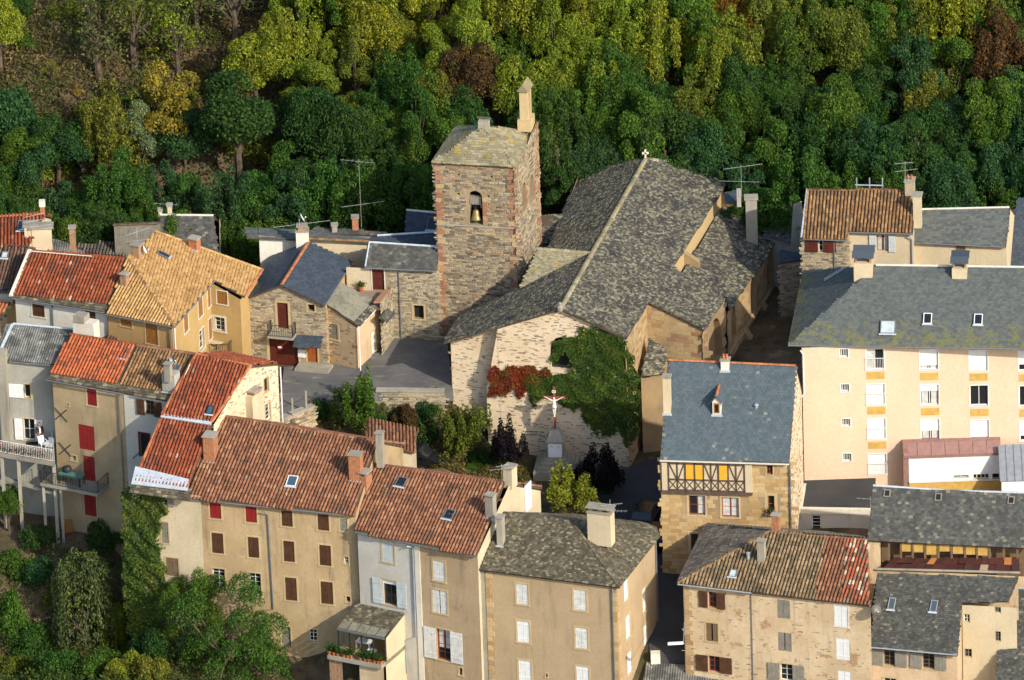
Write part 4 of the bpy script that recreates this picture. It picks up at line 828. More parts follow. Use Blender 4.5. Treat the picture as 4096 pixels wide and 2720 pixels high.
W4 = Wall(h4, c0, c1, zE-.1, -16, MT['old'], [('open', H_, 368, 580, 420, 680, dict(f='rustred', g=(2, 3), m='brown', ow=.62)), ('shut', H_, 355, 778, 428, 892, dict(m='wood', gap=.05)), ('open', H_, 370, 985, 440, 1085, dict(f='rustred', g=(2, 3), m='brown', ow=.9)),
    ('shut', H_, 803, 632, 882, 748, dict(m='greywood', sur=None)), ('shut', H_, 808, 838, 893, 955, dict(m='greywood', sur=None, gap=.03)), ('open', H_, 822, 1035, 900, 1140, dict(g=(2, 3), m='greywood', ow=.85)),
    ('shut', H_, 1165, 668, 1250, 800, dict(m='whitepaint', sur='whitesur', sw=.07)), ('shut', H_, 1175, 875, 1262, 1010, dict(m='whitepaint', sur=None)), ('shut', H_, 1188, 1080, 1268, 1200, dict(m='whitepaint', sur=None))])
W4.quoins(.05, .6, -15, zE-.3, CT['ashlarchurch'], .4, .03); W4.stones(CT['limestones'], 'stone_flake', (.06, .11), (.12, .35), (.004, .015), fill=.05, quota=20)
Wall(h4, cb, c0, zE-.1, -14, MT['old']); Wall(h4, c1, c1+(Bk2-A1)-Vector((0, -.3, 0)), zE-.1, -14, MT['old'])
gutter(h4, A0, PP(H_(640, 582), pf), n4, 'zinc')
pipe(h4, [W4.P(W4.sz(H_(640, 600))[0], zE-.2, .06), W4.P(W4.sz(H_(640, 600))[0], -14, .06)], 'lead', .03)
chimney(h4, pf, H_, 678, 270, 722, 400, MT['concrete'], e4, .45, flash=False)
chimney(h4, pf, H_, 768, 105, 815, 200, MT['brick'], e4, .45, flash=False)
cc = PP(H_(620, 380), pf); mesh('flue', MB().lathe(cc-Zup*.2, [(.11, 0), (.11, .7), (.16, .72), (.16, .8), (0, .85)], 12), MT['zinc'], h4, h4)
skylight(h4, pf, H_, 527, 470, .55, .65, e4, 'paleglass', 'lead')
dish(W4.P(W4.len+.5, zE-.2, .5), .42, -60, 'grey satellite dish at the right end of the patched tile roof', 'concrete')
# ---- slate house at the lower right with its side wing
zE = -6.0
A0, A1 = PZ(H_(1318, 912), zE), PZ(H_(1940, 968), zE); pf = slope_plane(A0, A1, 36); e5 = (A1-A0).normalized(); n5 = Vector((e5.y, -e5.x, 0)).normalized()
t0, t1, t2, t3, t4 = [PP(H_(*q), pf) for q in ((1435, 462), (2325, 490), (2260, 640), (1970, 648), (1400, 850))]
h5 = thing('slate_house', 'slate roofed house with two small skylights and old wooden shutters in the lower right', 'house', Vector((A0.x+4, A0.y, -13)))
r5 = roof_plane(h5, [A0, A1, t3, t2, t1, t0, t4], A1-A0, 'slate_hip', CT['slateold'], 220, name='slate')
c0, c1 = A0-n5*.3+e5*.2, A1-n5*.3-e5*.1
W5 = Wall(h5, c0, c1, zE-.05, -16, MT['oldpink'], [('open', H_, 1475, 938, 1545, 1045, dict(f='wood', g=(2, 4), m='greywood', ow=.85)), ('open', H_, 1720, 965, 1795, 1065, dict(f='wood', g=(2, 4), m='greywood', ow=.85)), ('win', H_, 1475, 1125, 1555, 1200, dict(g=(2, 3)))])
W5.quoins(.05, .45, -15, zE-.4, CT['ashlarchurch'], .4, .04)
sE = [A0+n5*.12-Zup*.12, A1+n5*.12-Zup*.12, A1-n5*.3+Zup*.02, A0-n5*.3+Zup*.02]
roof_plane(h5, sE, e5, 'slate_big', CT['lauzehip'], 40, .1, name='stone_slate', lift=.05)
ws = PP(H_(1970, 652), pf); we = PP(H_(2262, 645), pf)
W5b = Wall(h5, c1, ws+n5*0-e5*.05, [(1, ws.z-.15), (0, zE-.05)], -16, MT['oldpink'])
W5w = Wall(h5, ws+e5*.0, we+e5*.6, ws.z-.14, -16, MT['cream'], [('win', H_, 1980, 722, 2020, 775, dict(g=(2, 2), sur=None)), ('win', H_, 2175, 650, 2215, 715, dict(g=(2, 3), sur=None, f='greywood')), ('win', H_, 2178, 830, 2215, 895, dict(g=(2, 3), sur=None, f='greywood')), ('win', H_, 1985, 940, 2032, 995, dict(g=(2, 2), sur=None, f='greywood'))])
for cx, cy in ((1528, 660), (1793, 675)): skylight(h5, pf, H_, cx, cy, .5, .95, e5, 'bluglass', 'concrete', .05)
pipe(h5, [W5.P(.55, zE-.3, .06), W5.P(.55, -15, .06)])
gutter(h5, A0+n5*.15, A1+n5*.15, n5, 'zinc')
bk = W5w.P(0, 0, -4.0)
Wall(h5, t1+Vector((0, .1, 0)), t0+Vector((0, .1, 0)), t0.z-.15, -12, MT['old']); Wall(h5, t0+Vector((0, .1, 0)), c0, [(1, zE-.05), (0, t0.z-.15)], -12, MT['old'])
# ---- lichen-spotted slate roof in the lower right corner
zE = -9
A0, A1 = PZ(H_(2170, 1180), zE), PZ(H_(2560, 1230), zE); pf = slope_plane(A0, A1, 38)
h6 = thing('slate_roof_house', 'steep lichen spotted slate roof cut by the lower right corner of the picture', 'house', Vector((A0.x+2, A0.y, -14)))
t0, t1 = PP(H_(2255, 552), pf), PP(H_(2600, 580), pf)
r6 = roof_plane(h6, [A0, A1, t1, t0], A1-A0, 'slate_hip', CT['slateold'], 200, name='slate')
mesh('flashing', MB().tube([t0+Zup*.03, t1+Zup*.03], .08, 6), MT['palezinc'], h6, h6)
Wall(h6, A0+Vector((.1, .3, 0)), A1, zE-.1, -16, MT['old']); Wall(h6, t0+Vector((.1, 0, 0)), A0+Vector((.1, .3, 0)), [(1, zE-.1), (0, t0.z-.2)], -16, MT['old']); Wall(h6, t1, t0+Vector((.1, 0, 0)), t0.z-.2, -16, MT['old'])
# ---- barn with the open loft gallery of yellow boards
zE = -1.6
A0, A1 = PZ(H_(1372, 255), zE), PZ(H_(2420, 305), zE); pf = slope_plane(A0, A1, 35); e7 = (A1-A0).normalized(); n7 = Vector((e7.y, -e7.x, 0)).normalized()
t0, t1 = PP(J(560, 1345), pf), PP(J(1480, 1388), pf)
h7 = thing('barn', 'long dark slate barn with open gallery of yellow boards and rusty sheet roof below', 'barn', Vector((A0.x+5, A0.y, -8)))
r7 = roof_plane(h7, [A0, A1, t1, t0], A1-A0, 'slate_fine', CT['slateold'], 200, name='slate')
mesh('ridge_flashing', MB().tube([t0+Zup*.03, t0.lerp(t1, .5)-Zup*.10, t1+Zup*.03], .09, 6), MT['palezinc'], h7, h7)
for cx, cy in ((640, 1390), (932, 1412), (1347, 1430)):
    c = PP(J(cx, cy), pf); v7 = Vector(pf[1]).cross(e7); o = c-e7*.24-v7*.3; hm = MB(); hm.box(o+Vector(pf[1])*.02, e7*.07, v7*.6, Vector(pf[1])*.09); hm.box(o+e7*.41+Vector(pf[1])*.02, e7*.07, v7*.6, Vector(pf[1])*.09); hm.box(o+e7*.07+Vector(pf[1])*.02, e7*.34, v7*.07, Vector(pf[1])*.09); hm.box(o+e7*.07+v7*.53+Vector(pf[1])*.02, e7*.34, v7*.07, Vector(pf[1])*.09)
    k = mesh('roof_hatch', hm, MT['greywood'], h7, h7); p_ = o+Vector(pf[1])*.07; mesh('pane', MB().poly([p_+e7*.07+v7*.07, p_+e7*.41+v7*.07, p_+e7*.41+v7*.53, p_+e7*.07+v7*.53]), MT['dark'], k, h7)
c0, c1 = A0-n7*1.0, A1-n7*1.0
Wall(h7, c0, c1, zE-.1, -9, MT['wood']); Wall(h7, c1, t1+Vector((0, .2, 0)), [(1, t1.z-.2), (0, zE)], -9, MT['old']); Wall(h7, t0+Vector((0, .2, 0)), c0, [(1, zE), (0, t0.z-.2)], -9, MT['cream']); Wall(h7, t1+Vector((0, .2, 0)), t0+Vector((0, .2, 0)), t0.z-.2, -9, MT['old'])
w7 = Wall(h7, A0-n7*.25, A0-n7*.25+e7*.9, zE-.12, -9, MT['old']); 
wpl = (A0-n7*.35, n7)
def on7(x, y): return PP(H_(x, y), wpl)
for (x0, y0, x1, y1) in ((1590, 275, 1655, 325), (1663, 277, 1733, 330), (1745, 280, 1815, 345), (1828, 283, 1898, 325), (1912, 288, 1985, 340), (1995, 293, 2062, 345), (2070, 296, 2140, 350)):
    a, b, c, d = on7(x0, y0), on7(x1, y0), on7(x1, y1), on7(x0, y1); mesh('yellow_board', MB().prism([a, d, c, b], -n7*.04), MT['yellow'], h7, h7)
for x in (1510, 1586, 1660, 1738, 1822, 1905, 1990, 2066, 2145, 2235, 2320):
    a, d = on7(x, 262), on7(x, 395); mesh('post', MB().cbox(Vector((d.x, d.y, d.z)), .14, .14, a.z-d.z, e7), MT['wood'], h7, h7)
# rusty sheet roof under the gallery
pr_ = plane3(on7(1460, 440), on7(2325, 465), on7(2325, 355)-n7*-.0)
zR = on7(1500, 372).z; g0, g1 = on7(1545, 372)-n7*.05, on7(2330, 372)-n7*.05; z0_ = PP(H_(1460, 440), (A0+n7*1.0, n7)); z1_ = PP(H_(2335, 462), (A0+n7*1.0, n7))
Wall(h7, A0+n7*.9, A1+n7*.9, min(z0_.z, z1_.z)-.05, -9, MT['old'])
k = 0
for i in range(17):
    for j in range(2):
        a, b = g0.lerp(g1, i/17), g0.lerp(g1, (i+1)/17); c, d = z1_.lerp(z0_, 1-(i+1)/17), z1_.lerp(z0_, 1-i/17); p = [a.lerp(d, j/2-.03*j), b.lerp(c, j/2-.03*j), b.lerp(c, (j+1)/2), a.lerp(d, (j+1)/2)]
        u_ = Zup*random.uniform(.0, .09); mesh('rusty_sheet', MB().prism([q+u_+Zup*(.03*(1-j)) for q in p], Zup*.015), RUST[random.choice([0]*9+[1, 2])], h7, h7)
mesh('flashing', MB().tube([z0_+Zup*.03-e7*.4, z1_+Zup*.03], .1, 6), MT['concrete'], h7, h7)
# ---- white lean-to behind it
a0, a1 = PZ(H_(940, 60), -3.7), PZ(H_(1395, 68), -3.7)
h8 = thing('flat_roof_annex', 'white flat roofed annex with dark roofing behind the weathered corner house', 'annex', Vector(((a0.x+a1.x)/2, a0.y, -7)))
W8 = Wall(h8, a0, a1, -3.7, -8, MT['greywhite'], [('win', H_, 1022, 100, 1078, 188, dict(g=(1, 4), sur=None, f='whitepaint'))])
n8 = W8.n; back = 5.3
mesh('roof', MB().prism([a0-n8*.2+Zup*0, a1-n8*.2, a1-n8*back+Zup*.35, a0-n8*back+Zup*.35], -Zup*.2), MT['asphalt'], h8, h8)
mesh('parapet', MB().box(a0+n8*.1+Zup*(-.28), a1-a0, -n8*.32, Zup*.4), MT['whitesur'], h8, h8); mesh('parapet', MB().box(a0+n8*.08+Zup*(-.25), -n8*back, W8.e*.25, Zup*.5), MT['whitesur'], h8, h8)
Wall(h8, a1, a1-n8*back, -3.7, -8, MT['cream'])
# ---- corrugated roof at the bottom edge
zE = -10.6
A0, A1 = PZ(M5(95, 1000), zE), PZ(M5(720, 1010), zE); pf = slope_plane(A0, A1, 20)
h9 = thing('shed', 'grey corrugated shed roof with a stubby chimney at the bottom edge', 'shed', Vector((A0.x+2, A0.y, -13)))
t0, t1 = PP(M5(135, 783), pf), PP(M5(712, 832), pf); r9 = roof_plane(h9, [A0, A1, t1, t0], A1-A0, 'corr', CT['fibre'])
Wall(h9, A0+Vector((.1, .2, 0)), A1, zE-.1, -15, MT['old']); Wall(h9, t1, t0, t0.z-.2, -15, MT['old']); Wall(h9, t0+Vector((.1, 0, 0)), A0+Vector((.1, .2, 0)), [(1, zE-.1), (0, t0.z-.2)], -15, MT['old']); Wall(h9, A1-Vector((.1, 0, 0)), t1-Vector((.1, 0, 0)), [(1, t1.z-.2), (0, zE-.1)], -15, MT['old'])
chimney(h9, pf, M5, 165, 735, 222, 800, MT['whitesur'], None, .6, cap=None, flash=False); tp = chimney(h9, pf, M5, 715, 840, 780, 900, MT['bricktan'], None, .6, flash=False)
mesh('chimney_pot', MB().lathe(tp, [(.12, .08), (.09, .55), (.16, .6), (.16, .7), (0, .75)], 10), MT['concrete'], h9, h9)
# ================================================================ HALF-TIMBERED HOUSE
zE = 2.7
A0, A1 = PZ(Q(157, 762), zE), PZ(Q(1058, 788), zE); pf = slope_plane(A0, A1, 45); eT = (A1-A0).normalized(); nT = Vector((eT.y, -eT.x, 0)).normalized()
t0, t1 = PP(Q(218, 72), pf), PP(Q(1104, 112), pf)
hT, WT, WTr, WTl, pf, rT = gable_house('half_timbered_house', 'sandstone house with half-timbered top storey and large blue slate roof with tiny dormer', A0, A1, 45, t1, t0, 'slate_fine', CT['slate'], -8.5, MT['ashmortar'], [
    ('win', Q, 358, 1015, 472, 1150, dict(f='rustred', g=(2, 2), sw=.14, cur=[(.55, .98)])), ('win', Q, 588, 1028, 706, 1165, dict(f='rustred', g=(2, 2), sw=.14, cur=[(.03, .46), (.55, .98)])),
    ('win', Q, 908, 1015, 955, 1140, dict(f='ochrewood', g=(1, 2), sw=.22)), ('win', Q, 900, 803, 943, 868, dict(f='rustred', g=(2, 2), sw=.08)), ('win', Q, 372, 1280, 425, 1400, dict(f='wood', g=(1, 2), sw=.2))], quota=170, oh=.25, back=3.5, cap=None, sides=(MT['cream'], MT['limewash']))
WT.stones(CT['ashlar'], 'stone_ashlar', (.26, .34), (.4, .85), (.012, .025), quota=130)
WTr.stones(CT['limestones'], 'stone_block', (.1, .16), (.2, .4), (.004, .012), fill=.3, quota=0)
caps(hT, rT, t0, t1, CT['orange'], .38)
mesh('rain_strip', MB().box(A0-nT*-.12-Zup*.1, A1-A0, nT*.04, Zup*.1), MT['whitesur'], hT, hT)
# timbered jetty: posts, rails and crosses standing proud of plaster
def tq(x, y): return WT.sz(Q(x, y))
jx0, jz1 = tq(215, 800); jx1 = tq(750, 900)[0]; jz0 = tq(480, 985)[1]; jm = tq(480, 900)[1]; jz1 = tq(480, 785)[1]; J0 = .18
mesh('timbered_wall', MB().box(WT.P(tq(172, 870)[0], jz0, 0), WT.e*(tq(800, 870)[0]-tq(172, 870)[0]), WT.n*J0, Zup*(jz1-jz0)), MT['cream'], hT, hT)
def beam(x0, z0, x1, z1, wd=.11, name='timber'):
    a, b = WT.P(x0, z0, J0-.02), WT.P(x1, z1, J0-.02); d = (b-a).normalized(); s_ = d.cross(WT.n).normalized()
    mesh(name, MB().box(a-s_*wd/2, b-a, s_*wd, WT.n*.06), MT['timber'], hT, hT)
mesh('sill_beam', MB().box(WT.P(tq(172, 960)[0], jz0-.13, 0), WT.e*(tq(803, 990)[0]-tq(172, 960)[0]), WT.n*(J0+.09), Zup*.22), MT['timber'], hT, hT)
beam(jx0, jm, jx1, jm, .13); beam(jx0, jz0+.16, jx1, jz0+.16, .08); beam(jx0, jz1-.06, jx1, jz1-.06, .1)
fr_ = lambda x: jx0+(jx1-jx0)*(x-222)/(748-222)
for x in (224, 284, 338, 404, 464, 516, 566, 634, 688, 746): beam(fr_(x), jz0+.1, fr_(x), jz1)
for x0, x1 in ((228, 282), (334, 290), (470, 514), (562, 520), (640, 686), (742, 692)): beam(fr_(x0), jz1, fr_(x1), jm, .08)
xs_ = [224+ (746-224)*i/9 for i in range(10)]
for xa, xb in zip(xs_, xs_[1:]): beam(fr_(xa), jz0+.16, fr_(xb), jm, .06); beam(fr_(xa), jm, fr_(xb), jz0+.16, .055)
for x0, x1 in ((345, 394), (409, 458), (574, 628)):
    mesh('orange_shutter', MB().box(WT.P(fr_(x0), jm+.07, J0-.01), WT.e*(fr_(x1)-fr_(x0)), WT.n*.05, Zup*(jz1-jm-.1)), MT['orange'], hT, hT)
# dormer
dp = PP(Q(555, 445), pf); dw = .62; dh = 1.0; fb = dp + nT*.12
dm = mesh('dormer', MB().prism([fb-eT*dw/2-Zup*.3, fb+eT*dw/2-Zup*.3, fb+eT*dw/2+Zup*dh, fb+Zup*(dh+.42), fb-eT*dw/2+Zup*dh], -nT*1.6), MT['whitesur'], hT, hT)
pk = fb+Zup*(dh+.5)+nT*.2
for s_ in (-1, 1):
    o = pk+eT*s_*.55-Zup*.62; mesh('dormer_roof', MB().prism([pk, o, o-nT*1.1, pk-nT*2.2], Zup*.06), CT['slate'], dm, hT)
caps(hT, dm, pk+Zup*.04, pk-nT*2.0+Zup*.04, CT['orange'], .34, sc=.8)
mesh('dormer_window', MB().box(fb-eT*.2+nT*.01+Zup*.12, eT*.4, nT*.02, Zup*.78), MT['ochrewood'], dm, hT); mesh('pane', MB().box(fb-eT*.13+nT*.02+Zup*.22, eT*.26, nT*.02, Zup*.58), MT['glass'], dm, hT)
mesh('flashing', MB().box(fb-eT*.4+nT*.03-Zup*.25, eT*.8, nT*.02, Zup*.28), MT['palezinc'], dm, hT)
chimney(hT, pf, Q, 182, 205, 232, 445, MT['cream'], eT, .6, cap='concrete'); tc = chimney(hT, pf, Q, 582, 80, 638, 145, MT['whitesur'], eT, .6, cap='concrete', pots=2)
vt = PP(Q(828, 398), pf); mesh('roof_vent', MB().lathe(vt-Zup*.1, [(.12, 0), (.12, .25), (.2, .28), (.05, .4)], 10), MT['zinc'], hT, hT)
pipe(hT, [A1+Vector((.05, .1, -.1)), A1+Vector((.05, .1, -9))], 'lead')
# flower box at the narrow window
wx, wz_ = tq(930, 1140); t = thing('window_box', 'window box of red flowers on the narrow sandstone window', 'flower box', WT.P(wx, wz_, .2)); mesh('box', MB().box(WT.P(wx-.4, wz_-.05, .08), WT.e*.8, WT.n*.22, Zup*.2), MT['wood'], t, t)
PLANTS.append((t, WT.P(wx, wz_+.32, .2), .55, 'red'))
# ================================================================ APARTMENT BLOCK
y0 = -18.5
a0 = PY(J(152, 556), y0-.0); a1 = PY(J(1700, 575), y0-.3); zE = a0.z; zB = -5.5
e0 = PZ(J(75, 540), zE+.12); e1 = PZ(J(1760, 566), zE+.12); eA = (e1-e0).normalized(); nA = Vector((eA.y, -eA.x, 0)).normalized()
pf = slope_plane(e0, e1, 29); hp = PP(J(575, 88), pf); r1 = PP(J(1760, 105), pf); bk0 = PP(J(160, 118), (PZ(J(160, 118), zE+.12), Zup))
hA = thing('apartment_block', 'large peach apartment block with white roller shutters and wide grey slate roof', 'apartment block', Vector((a0.x+12, a0.y+5, zB)))
rA = roof_plane(hA, [e0, e1, r1, hp], e1-e0, 'slate_fine', CT['slateapt'], 150, name='slate')
roof_plane(hA, [bk0, e0, hp], e0-bk0, 'slate_fine', CT['slateapt'], 60, name='slate')
bk1 = bk0+(r1-hp)+eA*3; roof_plane(hA, [bk1, bk0, hp, r1], bk0-bk1, 'none', CT['slategrey'])
mesh('ridge_flashing', MB().tube([hp+Zup*.04, r1+Zup*.04], .09, 6), MT['whitesur'], hA, hA)
ops = []
for i, (yy, yb) in enumerate(((565, 612), (765, 808), (962, 1006), (1160, 1205))):
    x = 368+i*6; ops.append(('win', J, x, yy, x+50, yb, dict(sur='whitepaint', sw=.05, f='whitepaint', g=(4, 1), deep=.32)))
for i, (yy, yb) in enumerate(((565, 682), (765, 882), (962, 1080), (1162, 1280))):
    x = 518+i*5; ops.append(('win', J, x, yy, x+103, yb, dict(sur='whitepaint', sw=.05, f='whitepaint', g=(2, 1), guard='plastic', blind=(.01 if i == 0 else .98), cur=[(0, .5)] if i == 0 else None)))
for i, (yy, yb, bl) in enumerate(((568, 682, .82), (768, 884, .34), (966, 1082, .58))): ops.append(('win', J, 825+i*4, yy, 930+i*4, yb, dict(sur='whitepaint', sw=.05, f='whitepaint', g=(2, 1), blind=bl, cur=[(.08, .42), (.58, .92)])))
for i, (yy, yb, bl) in enumerate(((572, 688, .95), (772, 888, .02), (970, 1086, .97))): ops.append(('win', J, 1107+i*4, yy, 1212+i*4, yb, dict(sur='whitepaint', sw=.05, f='whitepaint', g=(2, 1), blind=bl)))
for i, (yy, yb, bl) in enumerate(((575, 690, .7), (775, 892, .02), (974, 1090, .75))): ops.append(('win', J, 1388+i*4, yy, 1493+i*4, yb, dict(sur='whitepaint', sw=.05, f='whitepaint', g=(2, 1), blind=bl)))
for x0, yt, yb in ((522, 694, 736), (527, 894, 936), (531, 1093, 1133), (828, 700, 742), (834, 901, 942), (838, 1099, 1125), (1110, 704, 745), (1115, 906, 946), (1119, 1104, 1132), (1391, 708, 748), (1396, 908, 950)):
    ops.append(('panel', J, x0, yt, x0+103, yb, dict(flat=True, m='yellow', name='yellow_panel', t=.02)))
WA = Wall(hA, a0, a1, zE-.02, zB, MT['peach'], ops)
c0 = bk0-Vector((0, .3, 0))+eA*.4
Wall(hA, c0, a0, zE-.02, zB, MT['peach']); Wall(hA, a1, bk1, zE, zB, MT['peach']); Wall(hA, bk1, c0, zE, zB, MT['peach'])
gutter(hA, e0, e1, nA); pipe(hA, [WA.P(-.1, zE-.1, .3), WA.P(.08, zE-.5, .1), WA.P(.1, zE-3.6, .1), WA.P(-.25, zE-4.2, .1), WA.P(-.2, -6, .1)], 'plastic')
def double_stack(Z, x0, y0_, x1, y1, roof):
    tp = chimney(hA, roof, Z, x0, y0_, x1, y1, MT['cream'], eA, 1.9, cap=None, flash=False); w_ = (Z(x1, 0)[0]-Z(x0, 0)[0])/SC; nn = -nA
    for dy in (-.55, .55):
        c = tp+nn*dy; st = MB()
        for sx in (-1, 1): st.cbox(c+eA*sx*w_*.38, .12, .5, .45, eA)
        mesh('cap_support', st, MT['bricktan'], hA, hA); m_ = MB(); a = c+Zup*.45
        m_.prism([a-eA*(w_/2+.12)-nn*.5, a+eA*(w_/2+.12)-nn*.5, a+eA*(w_/2+.12)+Zup*.3, a-eA*(w_/2+.12)+Zup*.3], Zup*.06); m_.prism([a-eA*(w_/2+.12)+nn*.5, a+eA*(w_/2+.12)+nn*.5, a+eA*(w_/2+.12)+Zup*.3, a-eA*(w_/2+.12)+Zup*.3], Zup*.06)
        mesh('cap', m_, CT['slatedark'], hA, hA)
double_stack(I, 750, 1080, 922, 1215, pf); double_stack(I, 1680, 1130, 1818, 1225, pf)
for cx, cy, w_, h_, g_, f_ in ((645, 447, 1.1, 1.15, 'paleglass', 'lead'), (871, 398, .62, .95, 'glass', 'whitepaint'), (1160, 403, .62, .95, 'glass', 'whitepaint')): skylight(hA, pf, J, cx, cy, w_, h_, eA, g_, f_)
# roof ladder lying on the hip
hq = plane3(e0, hp, bk0); l0, l1 = PP(J(285, 178), hq)+Vector(hq[1])*.12, PP(J(405, 105), hq)+Vector(hq[1])*.12; d = (l1-l0).normalized(); s_ = d.cross(Vector(hq[1])); lb = MB()
for k in (-.18, .18): lb.tube([l0+s_*k, l1+s_*k], .03, 4)
for i in range(11): p_ = l0.lerp(l1, (i+.5)/11); lb.tube([p_-s_*.18, p_+s_*.18], .022, 4)
solo('roof_ladder', lb, MT['steel'], 'metal roof ladder lying on the left hip of the apartment block', 'ladder')
# ---- pink zinc and white modern annexes before the apartments
yp = -19.9
a0 = PY(J(762, 1180), yp); a1 = PY(J(1290, 1205), yp); zt = a0.z
hB = thing('modern_annex', 'white and yellow modern annex with rose zinc roof edge before the peach apartments', 'annex', Vector(((a0.x+a1.x)/2, yp+2, -6)))
WB = Wall(hB, a0, a1, zt, -6, MT['whitepaint'], [('win', J, 1015, 1285, 1105, 1302, dict(f='whitepaint', g=(2, 1), sur=None)), ('win', J, 1128, 1278, 1222, 1308, dict(f='whitepaint', g=(4, 1), sur=None)), ('hole', J, 1240, 1275, 1278, 1308, dict(sur=None))])
zy = WB.sz(J(1020, 1318))[1]; mesh('yellow_wall', MB().box(WB.P(.02, -6, .0), WB.e*(WB.len-.04), WB.n*.06, Zup*(zy+6)), MT['yellow'], hB, hB); mesh('sill', MB().box(WB.P(0, zy, 0), WB.e*WB.len, WB.n*.14, Zup*.08), MT['whitesur'], hB, hB)
for i in range(7):
    x0 = -.35+i*(WB.len+.35)/7; x1 = -.35+(i+1)*(WB.len+.35)/7-.03; tb = zt+.0; h = .78
    mesh('zinc_panel', MB().prism([WB.P(x0, tb+.16, .12), WB.P(x1, tb+.16, .12), WB.P(x1, tb+h, -.75), WB.P(x0, tb+h, -.75)], WB.n*.04), MT['pinkzinc'], hB, hB)
mesh('zinc_edge', MB().box(WB.P(-.4, zt-.05, -.05), WB.e*(WB.len+.4), WB.n*.2, Zup*.2), MT['pinkzinc'], hB, hB); mesh('roof', MB().box(WB.P(-.4, zt+.72, -5), WB.e*(WB.len+.4), WB.n*4.3, Zup*.08), MT['pinkzinc'], hB, hB)
mesh('end_wall', MB().box(WB.P(-.4, -6, -5), WB.e*.38, WB.n*5.0, Zup*(zt+6.7)), MT['pinkzinc'], hB, hB)
yp = -22.2; a0 = PY(J(1292, 1318), yp); a1 = PY(J(1560, 1322), yp)
hC = thing('zinc_roof_annex', 'white annex under a sloping grey standing seam zinc roof at the right edge', 'annex', Vector(((a0.x+a1.x)/2, yp+2, -6)))
WC = Wall(hC, a0, a1, a0.z, -6, MT['whitepaint']); pz = slope_plane(a0, a1, 40); tt = PP(J(1296, 1108), pz)
n_ = int(WC.len/.55)
for i in range(n_):
    o = a0-WC.e*.1+WC.e*(i*WC.len/n_)+WC.n*.12; v_ = (tt-a0)-WC.e*(tt-a0).dot(WC.e); mesh('zinc_panel', MB().prism([o, o+WC.e*(WC.len/n_-.05), o+WC.e*(WC.len/n_-.05)+v_, o+v_], Vector(pz[1])*.04).box(o+WC.e*(WC.len/n_-.05), WC.e*.05, v_, Vector(pz[1])*.1), MT['greyzinc'], hC, hC)
Wall(hC, tt+Vector((.1, 0, 0)), a0, [(1, a0.z), (0, tt.z-.05)], -6, MT['whitepaint'])
# ================================================================ BACK RIGHT ROW
zE = 7.4
eL, eR = PZ(I(255, 838), zE), PZ(I(680, 852), zE); pl = slope_plane(eL, eR, 29)
hD, WD, _, _, plD, rD = gable_house('stone_house', 'small rubble stone house with ochre tile roof and dark red shutters behind the church', eL, eR, 29, PP(I(765, 385), pl), PP(I(310, 380), pl), 'tile_canal', CT['ochrebrown'], -2, MT['mortar'], [('open', I, 412, 852, 455, 965, dict(f='oldwhite', g=(1, 2), m='brownred', ow=.95))], quota=170, cap=CT['ochrebrown'], back=3)
WD.stones(CT['rubble'], quota=110); pipe(hD, [WD.P(WD.sz(I(560, 870))[0], zE-.2, .08), WD.P(WD.sz(I(560, 870))[0], 0, .08)])
mesh('flashing', MB().tube([eL+Vector((-.05, 0, .08)), PP(I(310, 380), plD)+Vector((-.05, 0, .08))], .07, 5), MT['palezinc'], hD, hD)
zE = 7.6
eL, eR = PZ(I(662, 772), zE), PZ(I(1308, 792), zE); pl = slope_plane(eL, eR, 29)
hE, WE, _, WEl, plE, rE = gable_house('cream_house', 'cream house with ochre brown tile roof and pale blue shutters behind the apartments', eL, eR, 29, PP(I(1300, 385), pl), PP(I(770, 372), pl), 'tile_canal', CT['ochrebrown'], -2, MT['cream'], [('open', I, 965, 805, 1075, 962, dict(f='ochrewood', g=(2, 1), m='bluegrey', ow=.52, cur=[(.05, .4), (.6, .95)], sur=None))], cap=CT['ochrebrown'], back=3)
pipe(hE, [WE.P(WE.len-.3, zE-.2, .3), WE.P(WE.len-.1, zE-.6, .1), WE.P(WE.len-.1, 0, .1)], 'zinc')
ce = chimney(hE, plE, I, 1232, 310, 1318, 460, CT['rubble'], WE.e, .9, cap='concrete', pots=2, flash=False)
cw = PP(I(1352, 610), plE); chm = mesh('chimney', MB().cbox(cw-Zup*1, .6, .6, 2.6, WE.e), MT['cream'], hE, hE); mesh('cap', MB().cbox(cw+Zup*1.6, .8, .8, .1, WE.e), MT['concrete'], chm, hE)
for i in range(3): mesh('vent_pipe', MB().tube([PP(I(775+i*122, 368), plE)-Zup*.1, PP(I(775+i*122, 368), plE)+Zup*.9], .05, 6), MT['zinc'], hE, hE)
mesh('snow_rail', MB().tube([PP(I(760, 366), plE)+Zup*.3, PP(I(1028, 372), plE)+Zup*.3], .06, 6), MT['zinc'], hE, hE)
zE = 6.4
eL, eR = PZ(I(1282, 872), zE), PZ(I(2190, 915), zE); pl = slope_plane(eL, eR, 30)
hF, WF, _, _, plF, rF = gable_house('slate_cottage', 'low cream cottage with plain grey slate roof behind the apartments', eL, eR, 30, PP(I(2222, 548), pl), PP(I(1370, 568), pl), 'slate_fine', CT['slategrey'], -2, MT['cream'], [('shut', I, 1715, 905, 1805, 965, dict(m='wood', sw=.1))], quota=200, back=3)
mesh('ridge_flashing', MB().tube([PP(I(1370, 568), plF)+Zup*.05, PP(I(2222, 548), plF)+Zup*.05], .08, 6), MT['whitesur'], hF, hF)
zE = 3.5; eL, eR = PZ(I(2195, 1120), zE), PZ(I(2600, 1140), zE); pl = slope_plane(eL, eR, 42)
